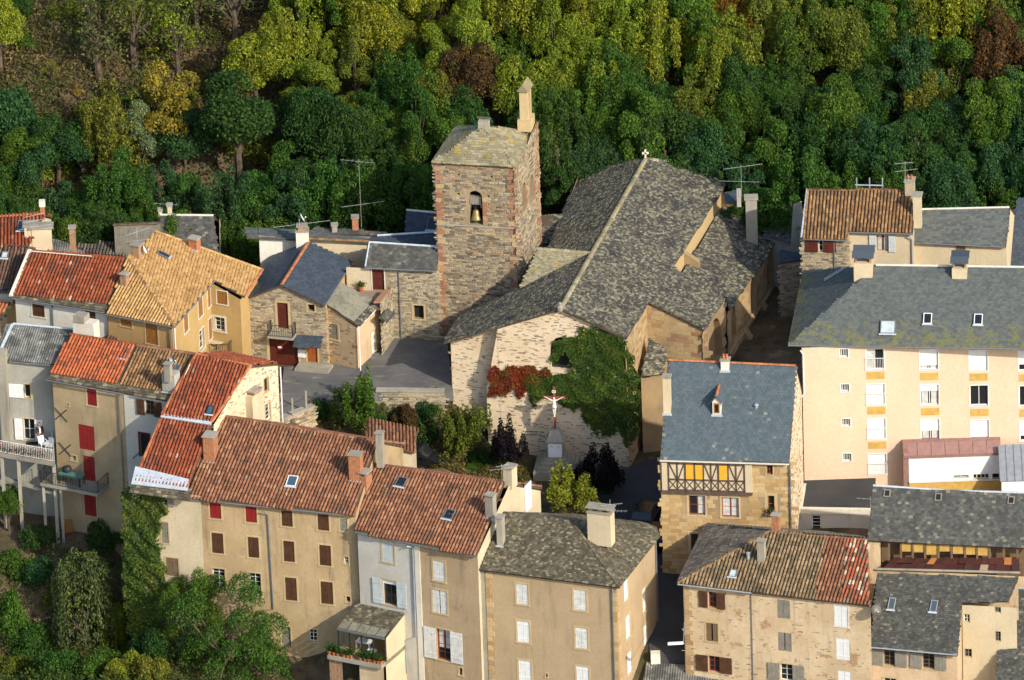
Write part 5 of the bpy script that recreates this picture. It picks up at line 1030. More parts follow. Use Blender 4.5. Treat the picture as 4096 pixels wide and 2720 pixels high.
hG, *_ = gable_house('blue_slate_house', 'house with steep blue slate roof at the right edge behind the apartments', eL, eR, 42, PP(I(2700, 440), pl), PP(I(2300, 455), pl), 'slate_fine', CT['slatedark'], -2, MT['cream'], quota=100, back=3)
# small roofs between church and stone house
zE = 3.0; eL, eR = PZ(M3(428, 640), zE), PZ(M3(508, 655), zE)
eL2 = PZ(M3(300, 600), zE)
pl = slope_plane(eL2, eR, 38)
hI, *_ = gable_house('dark_slate_house', 'dark old slate roof squeezed between the church and stone house', eL2, eR, 38, PP(M3(555, 340), pl), PP(M3(285, 345), pl), 'slate_fine', CT['slateold'], -2, MT['grey'], quota=60, back=2)
wq = PP(M3(600, 620), (eR, Vector((0, 1, 0)))); Wall(hI, eR-Vector((0, .2, 0)), PZ(M3(605, 640), zE), [(1, PY(M3(605, 330), eR.y).z), (.3, PY(M3(555, 340), eR.y).z), (0, zE-.3)], -2, MT['grey'])
q = PZ(M3(430, 800), 3.2); q1 = PZ(M3(625, 770), 3.2); pl = slope_plane(q, q1, 20)
hJ = thing('lean_to', 'low blue slate lean-to against the rubble wall behind the church', 'lean-to', Vector((q.x, q.y, -1))); roof_plane(hJ, [q, q1, PP(M3(600, 728), pl), PP(M3(430, 695), pl)], q1-q, 'slate_fine', CT['slatedark'], 40)
WJ = Wall(hJ, q+Vector((0, .15, 0)), q1+Vector((1.0, .15, 0)), 3.0, -5, MT['mortar']); WJ.stones(CT['rubble'], quota=120)
p = PZ(M3(150, 300), 7.0); t = thing('cottage', 'small slate roofed cottage with wide stone chimney behind the church roof', 'cottage', p-Zup*7)
a = PZ(M3(0, 330), 6); b = PZ(M3(105, 345), 6); pl = slope_plane(a, b, 40); roof_plane(t, [a, b, PP(M3(105, 235), pl), PP(M3(0, 250), pl)], b-a, 'slate_fine', CT['slatedark'], 30)
cb = PZ(M3(205, 400), 5.5); cb.z -= 3; ch = mesh('chimney', MB().cbox(cb, .85, .8, 4.1), MT['concrete'], t, t); mesh('cap', MB().cbox(cb+Zup*4.1, 1.05, .95, .12), MT['concrete'], ch, t); mesh('chimney', MB().cbox(PZ(M3(110, 360), 6.0), .32, .32, 1.4), MT['grey'], t, t)
aerial_right = PZ(M3(128, 225), 7.6)
# ================================================================ CHURCH
zR = 7.7
R1, R2 = PZ(C(245, 1195), zR), PZ(C(840, 148), zR); SLOPE = 21.5
rd_ = (R2-R1).normalized(); outR = Vector((rd_.y, -rd_.x, 0)); outL = -outR
ca, sa = math.cos(math.radians(SLOPE)), math.sin(math.radians(SLOPE))
pR = (R1.copy(), (outR*sa+Zup*ca)); pL = (R1.copy(), (outL*sa+Zup*ca)); dropA = 1.15
pA = (R1-Zup*dropA, pR[1])
ch = thing('church', 'medieval church with pale gable and broad lichen grey stone slate roofs', 'church', Vector((R1.x+2, R1.y+10, -5)))
P_ = lambda x, y: PP(C(x, y), pR)
quse = 150
rn1 = roof_plane(ch, [R1, P_(710, 1400), P_(857, 1145), P_(1035, 900), P_(1395, 335), P_(1155, 185), R2], rd_, 'slate_lauze', CT['lauze'], 110, name='stone_slate')
rn2 = roof_plane(ch, [P_(857, 1145), P_(1250, 1340), P_(1395, 1120), P_(1100, 960), P_(1035, 900)], rd_, 'slate_lauze', CT['lauze'], 40, name='stone_slate')
Pa = lambda x, y: PP(C(x, y), pA)
rn3 = roof_plane(ch, [Pa(1085, 960), Pa(1395, 1110), Pa(1425, 1200), Pa(1775, 690), Pa(1792, 652), Pa(1590, 530), Pa(1455, 470), Pa(1380, 480)], rd_, 'slate_lauze', CT['lauze'], 60, name='stone_slate')
Pl = lambda Z, x, y: PP(Z(x, y), pL)
GL = Pl(V, 1022, 790)
rn4 = roof_plane(ch, [GL, R1, R2, Pl(C, 390, 200), Pl(C, 160, 765), Pl(V, 1195, 665), Pl(V, 1050, 735)], rd_, 'slate_lauze', CT['lauze'], 90, name='stone_slate')
# ridge coping of the nave
caps(ch, rn1, R1, R2, CT['lauzepale'], .5, 'ridge_stone', -.03, 1.5); caps(ch, rn1, R2, P_(1155, 185), CT['lauze'], .5, 'ridge_stone', -.06, 2); caps(ch, rn1, P_(1155, 185), P_(1395, 335), CT['lauze'], .5, 'ridge_stone', -.06, 2)
caps(ch, rn3, Pa(1455, 470), Pa(1792, 652), CT['lauzepale'], .5, 'ridge_stone', -.06, 1.5)
xc = R2; mesh('stone_cross', MB().cbox(xc, .14, .12, .75).cbox(xc+Zup*.4, .5, .12, .14), MT['whitesur'], ch, ch)
mesh('finial', MB().lathe(R1+Vector((0, -.05, 0)), [(.2, -.1), (.25, .2), (.12, .35), (.16, .45), (0, .6)], 8), MT['concrete'], ch, ch)
# gable front: left part set back behind a thick buttressed centre part
dG = (P_(710, 1400)-R1); eG = Vector((outR.x, outR.y, 0)); nG = Vector((eG.y, -eG.x, 0))
GRt = P_(712, 1400); zb = -6.5
gp = (R1-nG*.25, nG)
kx = lambda x, y: PP(K(x, y), gp)
g0 = kx(1432, 118); g0.z = 0
gl = GL-nG*.25-nG*.9+eG*.25
WgL = Wall(ch, gl, g0-nG*.9+eG*.3, [(1, Pl(K, 1445, 112).z-.45), (0, GL.z-.25)], zb, MT['limewash'])
gr = GRt-nG*.25-eG*.15
Lc = (gr-g0).dot(eG); fR1 = (R1-g0).dot(eG)/Lc
Wg = Wall(ch, g0, gr, [(1, GRt.z-.2), (fR1, R1.z-.17), (0, PP(K(1432, 118), pL).z-.35)], zb, MT['limewash'], [('arch', K, 1752, 150, 1885, 348, dict(m='glass', rise=1.5, smat='ashlar', deep=.4))], inset=0)
Wg.stones(CT['limestones'], 'stone_flake', (.06, .11), (.12, .38), (.004, .02), fill=.17, quota=40); WgL.stones(CT['limestones'], 'stone_flake', (.06, .11), (.12, .38), (.004, .02), fill=.15, quota=10)
# battered left flank of the centre part (leans out towards the foot)
tzl = PP(K(1432, 118), pL).z-.4
ft = kx(1368, 560); ft.z = zb
mesh('buttress', MB().prism([Vector((g0.x, g0.y, tzl))-nG*.02, Vector((g0.x, g0.y, zb))-nG*.02, Vector((ft.x, ft.y, zb))-nG*.02, Vector((ft.x, ft.y, .6))-nG*.02], -nG*.95), MT['limewash'], ch, ch)
Wall(ch, GL-nG*1.2+eG*.25+rd_*4.5, gl, GL.z-.25, zb, MT['limewash'])
# narrow south wall: gable corner to the chapel, then chapel front, aisle wall
v857 = P_(857, 1145)
Wc1 = Wall(ch, gr, v857-eG*.15, [(1, v857.z-.16), (0, GRt.z-.2)], zb, MT['ashmortar']); Wc1.stones(CT['ashlarchurch'], 'stone_ashlar', (.26, .36), (.4, .8), (.015, .03), quota=30)
cf1 = P_(1250, 1340); Wc2 = Wall(ch, v857-eG*.15-rd_*-.1, cf1-eG*.12-rd_*-.1, [(1, cf1.z-.16), (0, v857.z-.16)], zb, MT['ashmortar']); Wc2.stones(CT['ashlarchurch'], 'stone_ashlar', (.28, .38), (.45, .9), (.015, .03), quota=50)
cb_ = P_(1395, 1120); Wc3 = Wall(ch, cf1-eG*.12, cb_-eG*.12, [(1, cb_.z-.16), (0, cf1.z-.16)], zb, MT['ashmortar'], [('arch', C, 1272, 1262, 1372, 1600, dict(m='ashmortar', rise=1.3, smat='ashlarchurch', deep=.5))]); Wc3.stones(CT['ashlarchurch'], 'stone_ashlar', (.28, .38), (.45, .9), (.015, .03), quota=20)
aa, ab = Pa(1425, 1200), Pa(1775, 690)
Wc4 = Wall(ch, aa-eG*.15, ab-eG*.15, [(1, ab.z-.16), (0, aa.z-.16)], zb, MT['ashmortar'], [('arch', C, 1440, 1170, 1468, 1400, dict(m='glass', rise=1.6, smat='ashlarchurch')), ('arch', C, 1572, 960, 1604, 1230, dict(m='glass', rise=1.6, smat='ashlarchurch')), ('arch', C, 1690, 808, 1722, 1050, dict(m='glass', rise=1.6, smat='ashlarchurch'))])
Wc4.stones(CT['ashlarchurch'], 'stone_ashlar', (.3, .42), (.5, 1.1), (.015, .03), quota=40)
zs = Wc4.sz(C(1500, 1370))[1]; mesh('string_course', MB().prism([Wc4.P(0, zs, -.05), Wc4.P(0, zs-.15, .14), Wc4.P(0, zs-.3, .14), Wc4.P(0, zs-.3, -.05)], Wc4.e*Wc4.len), MT['ashmortar'], ch, ch)
for f in (.28, .62, .97):
    b0 = Wc4.P(Wc4.len*f, zb, 0); mesh('buttress', MB().prism([b0, b0+Wc4.n*.9, b0+Wc4.n*.9+Zup*(zs-zb-1.2), b0+Zup*(zs-zb+.1)], Wc4.e*.8), MT['ashmortar'], ch, ch)
Wall(ch, ab-eG*.15, Pa(1590, 530), [(1, Pa(1590, 530).z-.3), (0, ab.z-.16)], zb, MT['ashmortar'])
# clerestory strip between the two roof levels
for a, b in (((1035, 905), (1395, 340)),):
    a_, b_ = P_(*a)-eG*.1, P_(*b)-eG*.1; mesh('clerestory_wall', MB().prism([a_-Zup*.12, b_-Zup*.12, b_-Zup*2.2, a_-Zup*2.2], -eG*.3), CT['ashlar'], ch, ch)
    for i, f in enumerate((.22, .95)): p_ = a_.lerp(b_, f)-Zup*.5; mesh('buttress', MB().prism([p_+Zup*.2, p_+eG*1.1-Zup*.5, p_+eG*1.1-Zup*1.5, p_-Zup*1.5], rd_*.5), MT['ashmortar'], ch, ch)
bw = Pl(C, 390, 200); Wall(ch, Pl(C, 160, 765)+rd_*.0-outL*.2, Pl(C, 160, 765)-rd_*3-outL*.2, Pl(C, 160, 765).z-.2, -2, MT['mortar'])
Wall(ch, bw-outL*.2, Pl(C, 160, 765)-outL*.2, Pl(C, 160, 765).z-.16, -2, MT['mortar'])
# small chapel roof below the gable corner at the right
q = PP(M6(0, 0), gp); zc = .3; a = PZ(C(790, 1568), zc); b = PZ(C(985, 1490), zc)
a, b, c_, d_ = PZ(V(1476, 862), -1.0), PZ(V(1505, 832), 1.2), PZ(V(1536, 805), 1.2), PZ(V(1520, 862), -1.0)
lr = thing('side_chapel', 'little sloping slate roofed side chapel tucked beside the church corner', 'chapel', Vector((a.x, a.y+1, -5)))
a, b = PZ(V(1478, 868), 1.5), PZ(V(1530, 862), 1.5); pl = slope_plane(a, b, 40); c_, d_ = PP(V(1538, 803), pl), PP(V(1497, 782), pl)
roof_plane(lr, [a, b, c_, d_], b-a, 'slate_lauze', CT['lauze'], 60, name='stone_slate'); Wall(lr, a, b, 1.35, -6, MT['ashmortar']); Wall(lr, b, c_, [(1, c_.z-.2), (0, 1.35)], -6, MT['ashmortar']); Wall(lr, d_, a, [(1, 1.35), (0, d_.z-.2)], -6, MT['ashmortar'])
# ================================================================ TOWER
tA, tB = Pl(V, 1050, 735), Pl(V, 1195, 665)
tw_y = .0
cFL = PZ(V(1015, 772), 0.0)                                    # foot of the front left corner
pt = PZ(V(1003, 375), 14.0)
# front face direction from the measured eaves
zt = PY(T(147, 490), cFL.y).z
FLt = PZ(T(148, 492), zt); FRt = PZ(T(672, 520), zt); BRt = PZ(T(822, 292), zt)
eF = Vector((FRt.x-FLt.x, FRt.y-FLt.y, 0)); eS = Vector((BRt.x-FRt.x, BRt.y-FRt.y, 0))
BLt = FLt+(BRt-FRt)
tw = thing('bell_tower', 'square rubble stone bell tower with arched bell opening and pale slate pyramid roof', 'tower', Vector((FLt.x+3, FLt.y+3, -.3)))
Wt = Wall(tw, FLt, FRt, zt, -1.5, MT['mortar'], [('arch', T, 372, 682, 462, 905, dict(m='dark', deep=.9, name='bell_opening')), ('hole', T, 296, 570, 311, 588, dict(sur=None)), ('hole', T, 513, 583, 530, 602, dict(sur=None)), ('hole', T, 296, 695, 312, 715, dict(sur=None)), ('hole', T, 492, 710, 508, 730, dict(sur=None))])
Wt.stones(CT['rubbletower'], 'stone_block', (.10, .19), (.22, .62), (.02, .07), quota=150)
Wt.quoins(-.02, .62, -1, zt-.2, CT['quoin'], .36, .06); Wt.quoins(Wt.len+.02, .62, -1, zt-.2, CT['quoin'], .36, .06)
Wts = Wall(tw, FRt, BRt, [(1, zt+.7), (.75, zt+.55), (.5, zt), (0, zt)], -1.5, MT['mortar'], [('arch', T, 724, 625, 750, 815, dict(m='dark', deep=.8, name='bell_opening')), ('arch', T, 775, 575, 800, 760, dict(m='dark', deep=.8, name='bell_opening'))])
Wts.stones(CT['rubbletower'], 'stone_block', (.10, .19), (.22, .6), (.02, .07), quota=90); Wts.quoins(-.02, .55, -1, zt-.2, CT['quoin'], .36, .09); Wts.quoins(Wts.len, .5, -1, zt+.7, CT['quoin'], .36, .09)
Wall(tw, BRt, BLt, zt, -1.5, MT['mortar']); Wall(tw, BLt, FLt, zt, -1.5, MT['mortar'])
zsc = Wt.sz(T(300, 905))[1]; mesh('string_course', MB().box(Wt.P(-.03, zsc-.08, 0), Wt.e*(Wt.len+.06), Wt.n*.09, Zup*.1), MT['concrete'], tw, tw)
nF = Wt.n; o_ = .22; f0, f1, f2, f3 = FLt-eF.normalized()*o_+nF*o_, FRt+eF.normalized()*.1+nF*o_, BRt.copy(), BLt-eF.normalized()*o_
for p_ in (f0, f1, f2, f3): p_.z = zt+.02
fc = (f0+f1+f2+f3)/4; ps = slope_plane(f0, f1, 33); ap = PP(T(490, 240), (fc, nF)); ap = Vector((fc.x, fc.y, ap.z)); k_ = 0
ap = fc+Zup*1.7; d_ = eF.normalized()
for a, b, poly, qn in ((f0, f1, [f0, f1, ap], 50), (f1, f2, [f1, f2, ap], 10), (f3, f0, [f3, f0, ap], 10), (f2, f3, [f2, f3, ap], 0)):
    roof_plane(tw, poly if len(poly) == 3 else poly, b-a, 'slate_big', CT['lauzepale'], qn, .12, name='stone_slate')
mesh('finial', MB().cbox(ap-Zup*.1, .8, .5, .55, d_).prism([ap+Zup*.45-d_*.5-nF*.3, ap+Zup*.45+d_*.5-nF*.3, ap+Zup*.75+d_*.5, ap+Zup*.75-d_*.5], nF*.01), MT['concrete'], tw, tw)
# slender twin pillar of the former bellcote on the back right corner
px0 = BRt-d_*.85+Zup*.9; sE_ = eS.normalized()
zt2 = px0.z+2.9
for k, nm in ((0, 1), (1, 1)): mesh('pillar', MB().cbox(px0-sE_*(.35+.75*k)+d_*.25, .62, .38, zt2-px0.z, d_), MT['surround'], tw, tw)
mesh('pillar_base', MB().cbox(px0-sE_*.72+d_*.25-Zup*.3, 1.0, 1.5, .9, d_), MT['surround'], tw, tw)
zc = zt2; cpt = px0-sE_*.72+d_*.25; cpt.z = zc; mesh('gabled_cap', MB().prism([cpt-d_*.45-sE_*.75, cpt+d_*.45-sE_*.75, cpt-sE_*.75+Zup*.6+d_*0], sE_*1.5), CT['lauzepale'], tw, tw)
# bell
bc = Wt.P(Wt.sz(T(415, 860))[0], Wt.sz(T(415, 882))[1], -.35); bl = thing('bell', 'bronze bell hanging in the arched opening of the tower', 'bell', bc)
mesh('bell_body', MB().lathe(bc, [(.02, .05), (.40, .0), (.42, .04), (.36, .16), (.27, .45), (.23, .68), (.16, .78), (.02, .82)], 20), MT['bronze'], bl, bl, True)
mesh('headstock', MB().cbox(bc+Zup*1.25, .85, .3, .5, Wt.e), MT['greywood'], bl, bl); mesh('strap', MB().tube([bc+Zup*.8-Wt.e*.08, bc+Zup*1.3-Wt.e*.3], .03, 5).tube([bc+Zup*.8+Wt.e*.08, bc+Zup*1.3+Wt.e*.3], .03, 5).tube([bc+Zup*.8, bc+Zup*1.3], .05, 5), MT['iron'], bl, bl)
mesh('beam', MB().cbox(bc+Zup*1.75, 1.0, .3, .16, Wt.e).cbox(bc+Zup*.95-Wt.e*.42, .12, .12, .35, Wt.e).cbox(bc+Zup*.95+Wt.e*.42, .12, .12, .35, Wt.e), MT['greywood'], bl, bl)
# connecting roof between tower and nave
c0 = Pl(V, 1362, 583); zr_ = c0.z; c1 = PZ(V(1240, 573), zr_); c2 = Pl(V, 1195, 668); ps = plane3(c0, c1, c2)
link = thing('link_building', 'small yellowish slate roof linking bell tower and church nave', 'church annex', Vector(((c0.x+c1.x)/2, c0.y, 0)))
rl_ = roof_plane(link, [c2, c0, c1], c0-c1, 'slate_lauze', CT['lauzepale'], 150, name='stone_slate'); caps(link, rl_, c1, c0, CT['lauzepale'], .5, 'ridge_stone', -.03, 1.4)
c3, c4 = PZ(V(1250, 497), 6.0), PZ(V(1300, 495), 6.0)
roof_plane(link, [PZ(V(1250, 560), 4.6), PZ(V(1285, 560), 4.6), c4, c3], c4-c3, 'slate_lauze', CT['lauze'], 40, name='stone_slate')
Wall(link, PZ(V(1250, 560), 4.6), PZ(V(1290, 560), 4.6), 4.4, -1, MT['mortar'])
# ================================================================ LEFT GROUP
# ---- beige house with wall anchors, red tile roof; white house under the brown half of the same roof
zE = 4.9
eL, eR = PZ(D(322, 552), zE), PZ(D(835, 640), zE); pl = slope_plane(eL, eR, 28)
lz = PP(D(345, 512), pl)
hb = thing('anchored_house', 'beige three storey house with red tiled roof, red shutters and black wall anchors', 'house', Vector(((eL.x+eR.x)/2, eL.y+1, -7)))
T0, T1, T2, T3 = [PP(D(*q), pl) for q in ((348, 515), (826, 592), (952, 318), (492, 245))]; eb = (T1-T0).normalized(); nb_ = Vector((eb.y, -eb.x, 0)).normalized()
up = Vector(pl[1])*.08
rb1 = roof_plane(hb, [T0+up, T1+up, T2+up, T3+up], T1-T0, 'tile_canal', CT['redbright'], 200); caps(hb, rb1, T3+up, T2+up, CT['red'])
rb2 = roof_plane(hb, [eL, eR, PP(D(852, 580), pl), T0], eR-eL, 'slate_big', CT['lauzehip'], 60, name='stone_slate', lift=.03)
hw = thing('white_house', 'white house with brown shutters under mottled brown tiles right of the anchored house', 'house', Vector((eR.x+2, eR.y, -6)))
U0, U1, U2, U3 = PP(D(832, 592), pl), PP(D(1215, 650), pl), PP(D(1365, 382), pl), PP(D(955, 320), pl); eR2 = PZ(D(1195, 706), zE)
rw1 = roof_plane(hw, [U0, U1, U2, U3], U1-U0, 'tile_canal', CT['ochrebrown'], 180); caps(hw, rw1, U3, U2, CT['brown'])
roof_plane(hw, [PZ(D(836, 641), zE), eR2, U1, U0], U1-U0, 'slate_big', CT['lauzehip'], 60, name='stone_slate', lift=.03)
Wb = Wall(hb, eL-nb_*.3+eb*.35, PZ(D(850, 650), zE)-nb_*.3, zE-.1, -10, MT['beige'], [('shut', D, 608, 622, 674, 735, dict(m='red')), ('shut', D, 550, 874, 658, 1045, dict(m='red', sur=None)), ('shut', D, 583, 1090, 662, 1255, dict(m='red', sur=None)), ('shut', D, 590, 1362, 672, 1502, dict(m='red', sw=.08)),
    ('win', D, 500, 1085, 530, 1118, dict(g=(1, 1), sw=.12)), ('hole', D, 468, 718, 480, 738, dict(sw=.05))])
Ww = Wall(hw, PZ(D(850, 650), zE)-nb_*.3+nb_*.04, eR2-nb_*.3+eb*1.2, zE-.1, -10, MT['greywhite'], [('open', D, 1012, 700, 1073, 805, dict(f='wood', g=(2, 3), m='brown', ow=.62, sur=None)), ('door', D, 978, 935, 1040, 1095, dict(m='dark', sur='brownred', sw=.14))])
pipe(hb, [Wb.P(Wb.len-.35, zE-.2, .12), Wb.P(Wb.len-.35, -9, .12)]); gutter(hb, eL, PZ(D(860, 650), zE), nb_)
for cx, cy in ((427, 798), (455, 1040)):
    c = Wb.P(*Wb.sz(D(cx, cy)), .04)
    for s_ in (-1, 1): d = (Wb.e*.5+Zup*.48*s_); mesh('wall_anchor', MB().tube([c-d, c+d], .035, 5), MT['iron'], hb, hb)
c = Ww.P(*Ww.sz(D(950, 1082)), .04); mesh('wall_anchor', MB().tube([c-Ww.e*.3-Zup*.3, c+Ww.e*.3+Zup*.3], .03, 5), MT['iron'], hw, hw)
bkL = T3+(T3-eL)*.35; 
Wall(hb, T3-nb_*2+Zup*-.5, eL-nb_*.3+eb*.35, [(1, zE-.1), (.3, T3.z-.15), (0, T3.z-1.2)], -10, MT['beige']); Wall(hw, U2-nb_*3, T3-nb_*3, T3.z-1.6, -6, MT['white'])
for a, b, H in ((T3, T2, hb), (U3, U2, hw)): roof_plane(H, [b-nb_*3.3-Zup*1.7, a-nb_*3.3-Zup*1.7, a, b], a-b, 'tile_canal', CT['brown'], 0)
skylight(hb, pl, D, 873, 385, .5, .85, eb, 'glass', 'lead')
ct = chimney(hw, pl, D, 1128, 525, 1225, 650, MT['grey'], eb, .9, cap=None, flash=True); chimney(hw, (ct, Zup), D, 1142, 455, 1188, 530, MT['concrete'], eb, .4, flash=False)
skylight(hw, pl, D, 1240, 480, .4, .5, eb, 'bluglass', 'lead')
dish(PP(D(1195, 500), pl)+Zup*.9, .38, -20, 'grey satellite dish beside the chimney on the brown half roof', 'zinc')
wc = PP(D(585, 235), pl); cbk = mesh('chimney', MB().cbox(wc-Zup*.6-nb_*.4, 1.7, .9, 1.5, eb), MT['whitesur'], hb, hb); mesh('cap', MB().cbox(wc+Zup*.9-nb_*.3-eb*.3, .9, .9, .5, eb), MT['concrete'], cbk, hb)
# ---- left house with corrugated roof, terrace and the man
zE = 5.4
eL, eR = PZ(D(0, 420), zE), PZ(D(370, 452), zE); pl = slope_plane(eL, eR, 24)
hl = thing('terrace_house', 'grey rendered house with corrugated roof and white shutters opening onto a terrace', 'house', Vector((eL.x+2, eL.y+1, -6)))
t0, t1 = PP(D(92, 172), pl), PP(D(512, 208), pl); eRx = PP(D(372, 452), pl)
rl1 = roof_plane(hl, [PP(D(62, 425), pl), eRx, t1, t0], eRx-eL, 'corr', CT['fibre']); roof_plane(hl, [PP(D(-60, 420), pl), PP(D(62, 425), pl), t0, PP(D(40, 168), pl)], eRx-eL, 'corr', CT['fibre'])
mesh('flashing', MB().tube([t0+Zup*.08, t1+Zup*.06], .1, 5), MT['palezinc'], hl, hl); mesh('flashing', MB().box(t0-Zup*.02-Vector((.15, 0, 0)), PP(D(0, 372), pl)-t0, Vector((.22, 0, 0)), Zup*.12), MT['palezinc'], hl, hl)
e_ = (eR-eL).normalized(); n_ = Vector((e_.y, -e_.x, 0)).normalized()
WL = Wall(hl, PZ(D(-60, 425), zE)-n_*.3, eRx-n_*.3+e_*1.5, zE-.12, -8, MT['grey'], [('open', D, 168, 588, 212, 682, dict(f='oldwhite', g=(1, 1), m='whitepaint', ow=1.1, sides='l', sw=.12)), ('open', D, 163, 828, 243, 975, dict(f='oldwhite', g=(2, 2), m='whitepaint', ow=.6, sw=.1))])
x0, z0_ = WL.sz(D(42, 700)); mesh('chimney', MB().box(WL.P(x0-.35, -1, 0), WL.e*.65, WL.n*.5, Zup*(WL.sz(D(42, 335))[1]+1)), MT['concrete'], hl, hl)
gutter(hl, PP(D(62, 425), pl), eRx, n_); pipe(hl, [WL.P(WL.sz(D(10, 700))[0], zE-.2, .1), WL.P(WL.sz(D(10, 700))[0], -1, .1)])
zF = WL.sz(D(160, 985))[1]
pb, pa = WL.P(0, zF, 0), WL.P(WL.sz(D(372, 1000))[0], zF, 0)
fr0, fr1 = PZ(D(-60, 1058), zF), PZ(D(383, 1135), zF)
mesh('terrace_slab', MB().prism([fr0-Zup*.3, fr1-Zup*.3, pa-Zup*.3, pb-Zup*.3], Zup*.3), MT['concrete'], hl, hl)
for f in (.16, .42, .98):
    q = fr0.lerp(fr1, f)+Vector((0, .25, 0)); mesh('post', MB().cbox(Vector((q.x, q.y, -9)), .25, .25, zF+8.7), MT['concrete'], hl, hl)
q = PZ(D(0, 1225), -3.0); mesh('beam', MB().box(Vector((fr0.x, fr0.y+.3, -3.3)), Vector((fr1.x-fr0.x, fr1.y-fr0.y, -.6)), Vector((0, .25, 0)), Zup*.25), MT['concrete'], hl, hl)
Wall(hl, pb-Zup*5+Vector((0, 1.2, 0)), pa+Vector((0, .6, 0)), zF-.3, -10, MT['old'])
def railing(name, label, pts, h, mat, step=.13, cat='railing', r=.014):
    t = thing(name, label, cat, pts[0]); rb = MB(); rb.tube([p+Zup*h for p in pts], .028, 5); mesh('handrail', rb, mat, t, t); mesh('bottom_rail', MB().tube([p+Zup*.1 for p in pts], .02, 5), mat, t, t); k = 0
    for a, b in zip(pts, pts[1:]):
        n = max(2, int((b-a).length/step))
        for i in range(n+1):
            p = a.lerp(b, i/n); mesh('baluster', MB().tube([p+Zup*.1, p+Zup*h], r if i not in (0, n) else .03, 4), mat, t, t)
    return t
railing('railing', 'white metal railing with flower boxes round the terrace', [fr0+Vector((0, .08, 0)), fr1+Vector((-.05, .08, 0)), pa+Vector((-.05, -.3, 0))], 1.0, MT['plastic'], .14)
for i in range(8):
    q = fr0.lerp(fr1, .16+.1*i)+Vector((0, .32, 0)); t = thing('flower_box', 'first second third fourth fifth sixth seventh last'.split()[i]+' red geranium box from the left along the white terrace railing', 'flower box', q, 'flower boxes along the terrace railing'); mesh('box', MB().cbox(q, .8, .2, .2, fr1-fr0), MT['terracotta'], t, t); PLANTS.append((t, q+Zup*.42, .5, 'red'))
# garden chairs on the terrace
def garden_chair(c, rz, label):
    t = thing('garden_chair', label, 'chair', c, 'white plastic chairs on the terrace'); R = Matrix.Rotation(rz, 3, 'Z'); f = lambda x, y, z: c+R @ Vector((x, y, z))
    def bx(name, x, y, z, sx, sy, sz): mesh(name, MB().box(f(x-sx/2, y-sy/2, z), R @ Vector((sx, 0, 0)), R @ Vector((0, sy, 0)), Zup*sz), MT['plastic'], t, t)
    bx('seat', 0, 0, .42, .5, .48, .04); [bx('leg', sx*.22, sy*.21, 0, .05, .05, .42) for sx in (-1, 1) for sy in (-1, 1)]
    mesh('backrest', MB().box(f(-.24, .2, .46), R @ Vector((.48, 0, 0)), R @ Vector((0, .03, 0)), R @ Vector((0, .12, .45))), MT['plastic'], t, t)
    for sx in (-1, 1): bx('armrest', sx*.26, 0, .64, .06, .46, .03); bx('arm_support', sx*.26, -.2, .42, .05, .05, .22)
gc = PZ(D(300, 1035), zF); garden_chair(gc, .5, 'white plastic garden chair nearer the standing man'); garden_chair(PZ(D(348, 1050), zF), -.5, 'white plastic garden chair nearest the terrace corner post')
man_at = PZ(D(281, 1006), zF)
solo('door_mat', MB().box(PZ(D(178, 994), zF)+Zup*.005, Vector((.9, 0, 0)), Vector((.1, -.45, 0)), Zup*.02), MT['rubber'], 'dark door mat on the terrace before the open shutters', 'door mat')
# ---- iron balcony of the beige house
zB_ = Wb.sz(D(620, 1262))[1]; b0 = Wb.sz(D(360, 1250))[0]; b1 = Wb.sz(D(760, 1330))[0]
mesh('balcony_slab', MB().box(Wb.P(b0, zB_-.2, 0), Wb.e*(b1-b0), Wb.n*1.7, Zup*.2), MT['concrete'], hb, hb)
for x in (b0+.15, b0+1.6): mesh('post', MB().cbox(Wb.P(x, -9, 1.5), .2, .2, zB_+8.8), MT['concrete'], hb, hb)
railing('railing', 'black iron railing round the shaded balcony of the beige house', [Wb.P(b0, zB_, .05), Wb.P(b0, zB_, 1.65), Wb.P(b1, zB_, 1.65), Wb.P(b1, zB_, .05)], 1.0, MT['iron'], .14)
tq_ = Wb.P(Wb.sz(D(540, 1270))[0], zB_, .85); t = thing('table', 'teal green table on the shaded balcony of the beige house', 'table', tq_); mesh('tabletop', MB().cbox(tq_+Zup*.7, 1.9, .8, .05, Wb.e), MT['teal'], t, t)
for sx in (-1, 1):
    for sy in (-1, 1): mesh('leg', MB().cbox(tq_+Wb.e*sx*.85+Wb.n*sy*.32, .06, .06, .7, Wb.e), MT['iron'], t, t)
bc_ = Wb.P(Wb.sz(D(495, 1230))[0], zB_, .5); t = thing('barbecue', 'black kettle barbecue on the shaded balcony', 'barbecue', bc_); mesh('bowl', MB().lathe(bc_+Zup*.6, [(.05, 0), (.3, .12), (.36, .3), (.3, .5), (.1, .6), (0, .62)], 14), MT['iron'], t, t, True)
for k in range(3): a = k*2.1; mesh('leg', MB().tube([bc_+Zup*.7, bc_+Vector((math.cos(a)*.3, math.sin(a)*.3, 0))], .02, 4), MT['iron'], t, t)
pb_ = Wb.P(Wb.sz(D(490, 1480))[0], -6.6, .35); gz = th(pb_.x, pb_.y); solo('plywood_sheet', MB().box(Vector((pb_.x-.45, pb_.y, gz)), Vector((.75, -.1, .12)), Vector((0, .04, .02)), Vector((-.1, .25, .9))), MT['ochrewood'], 'orange brown board leaning against the foot of the beige house', 'board')
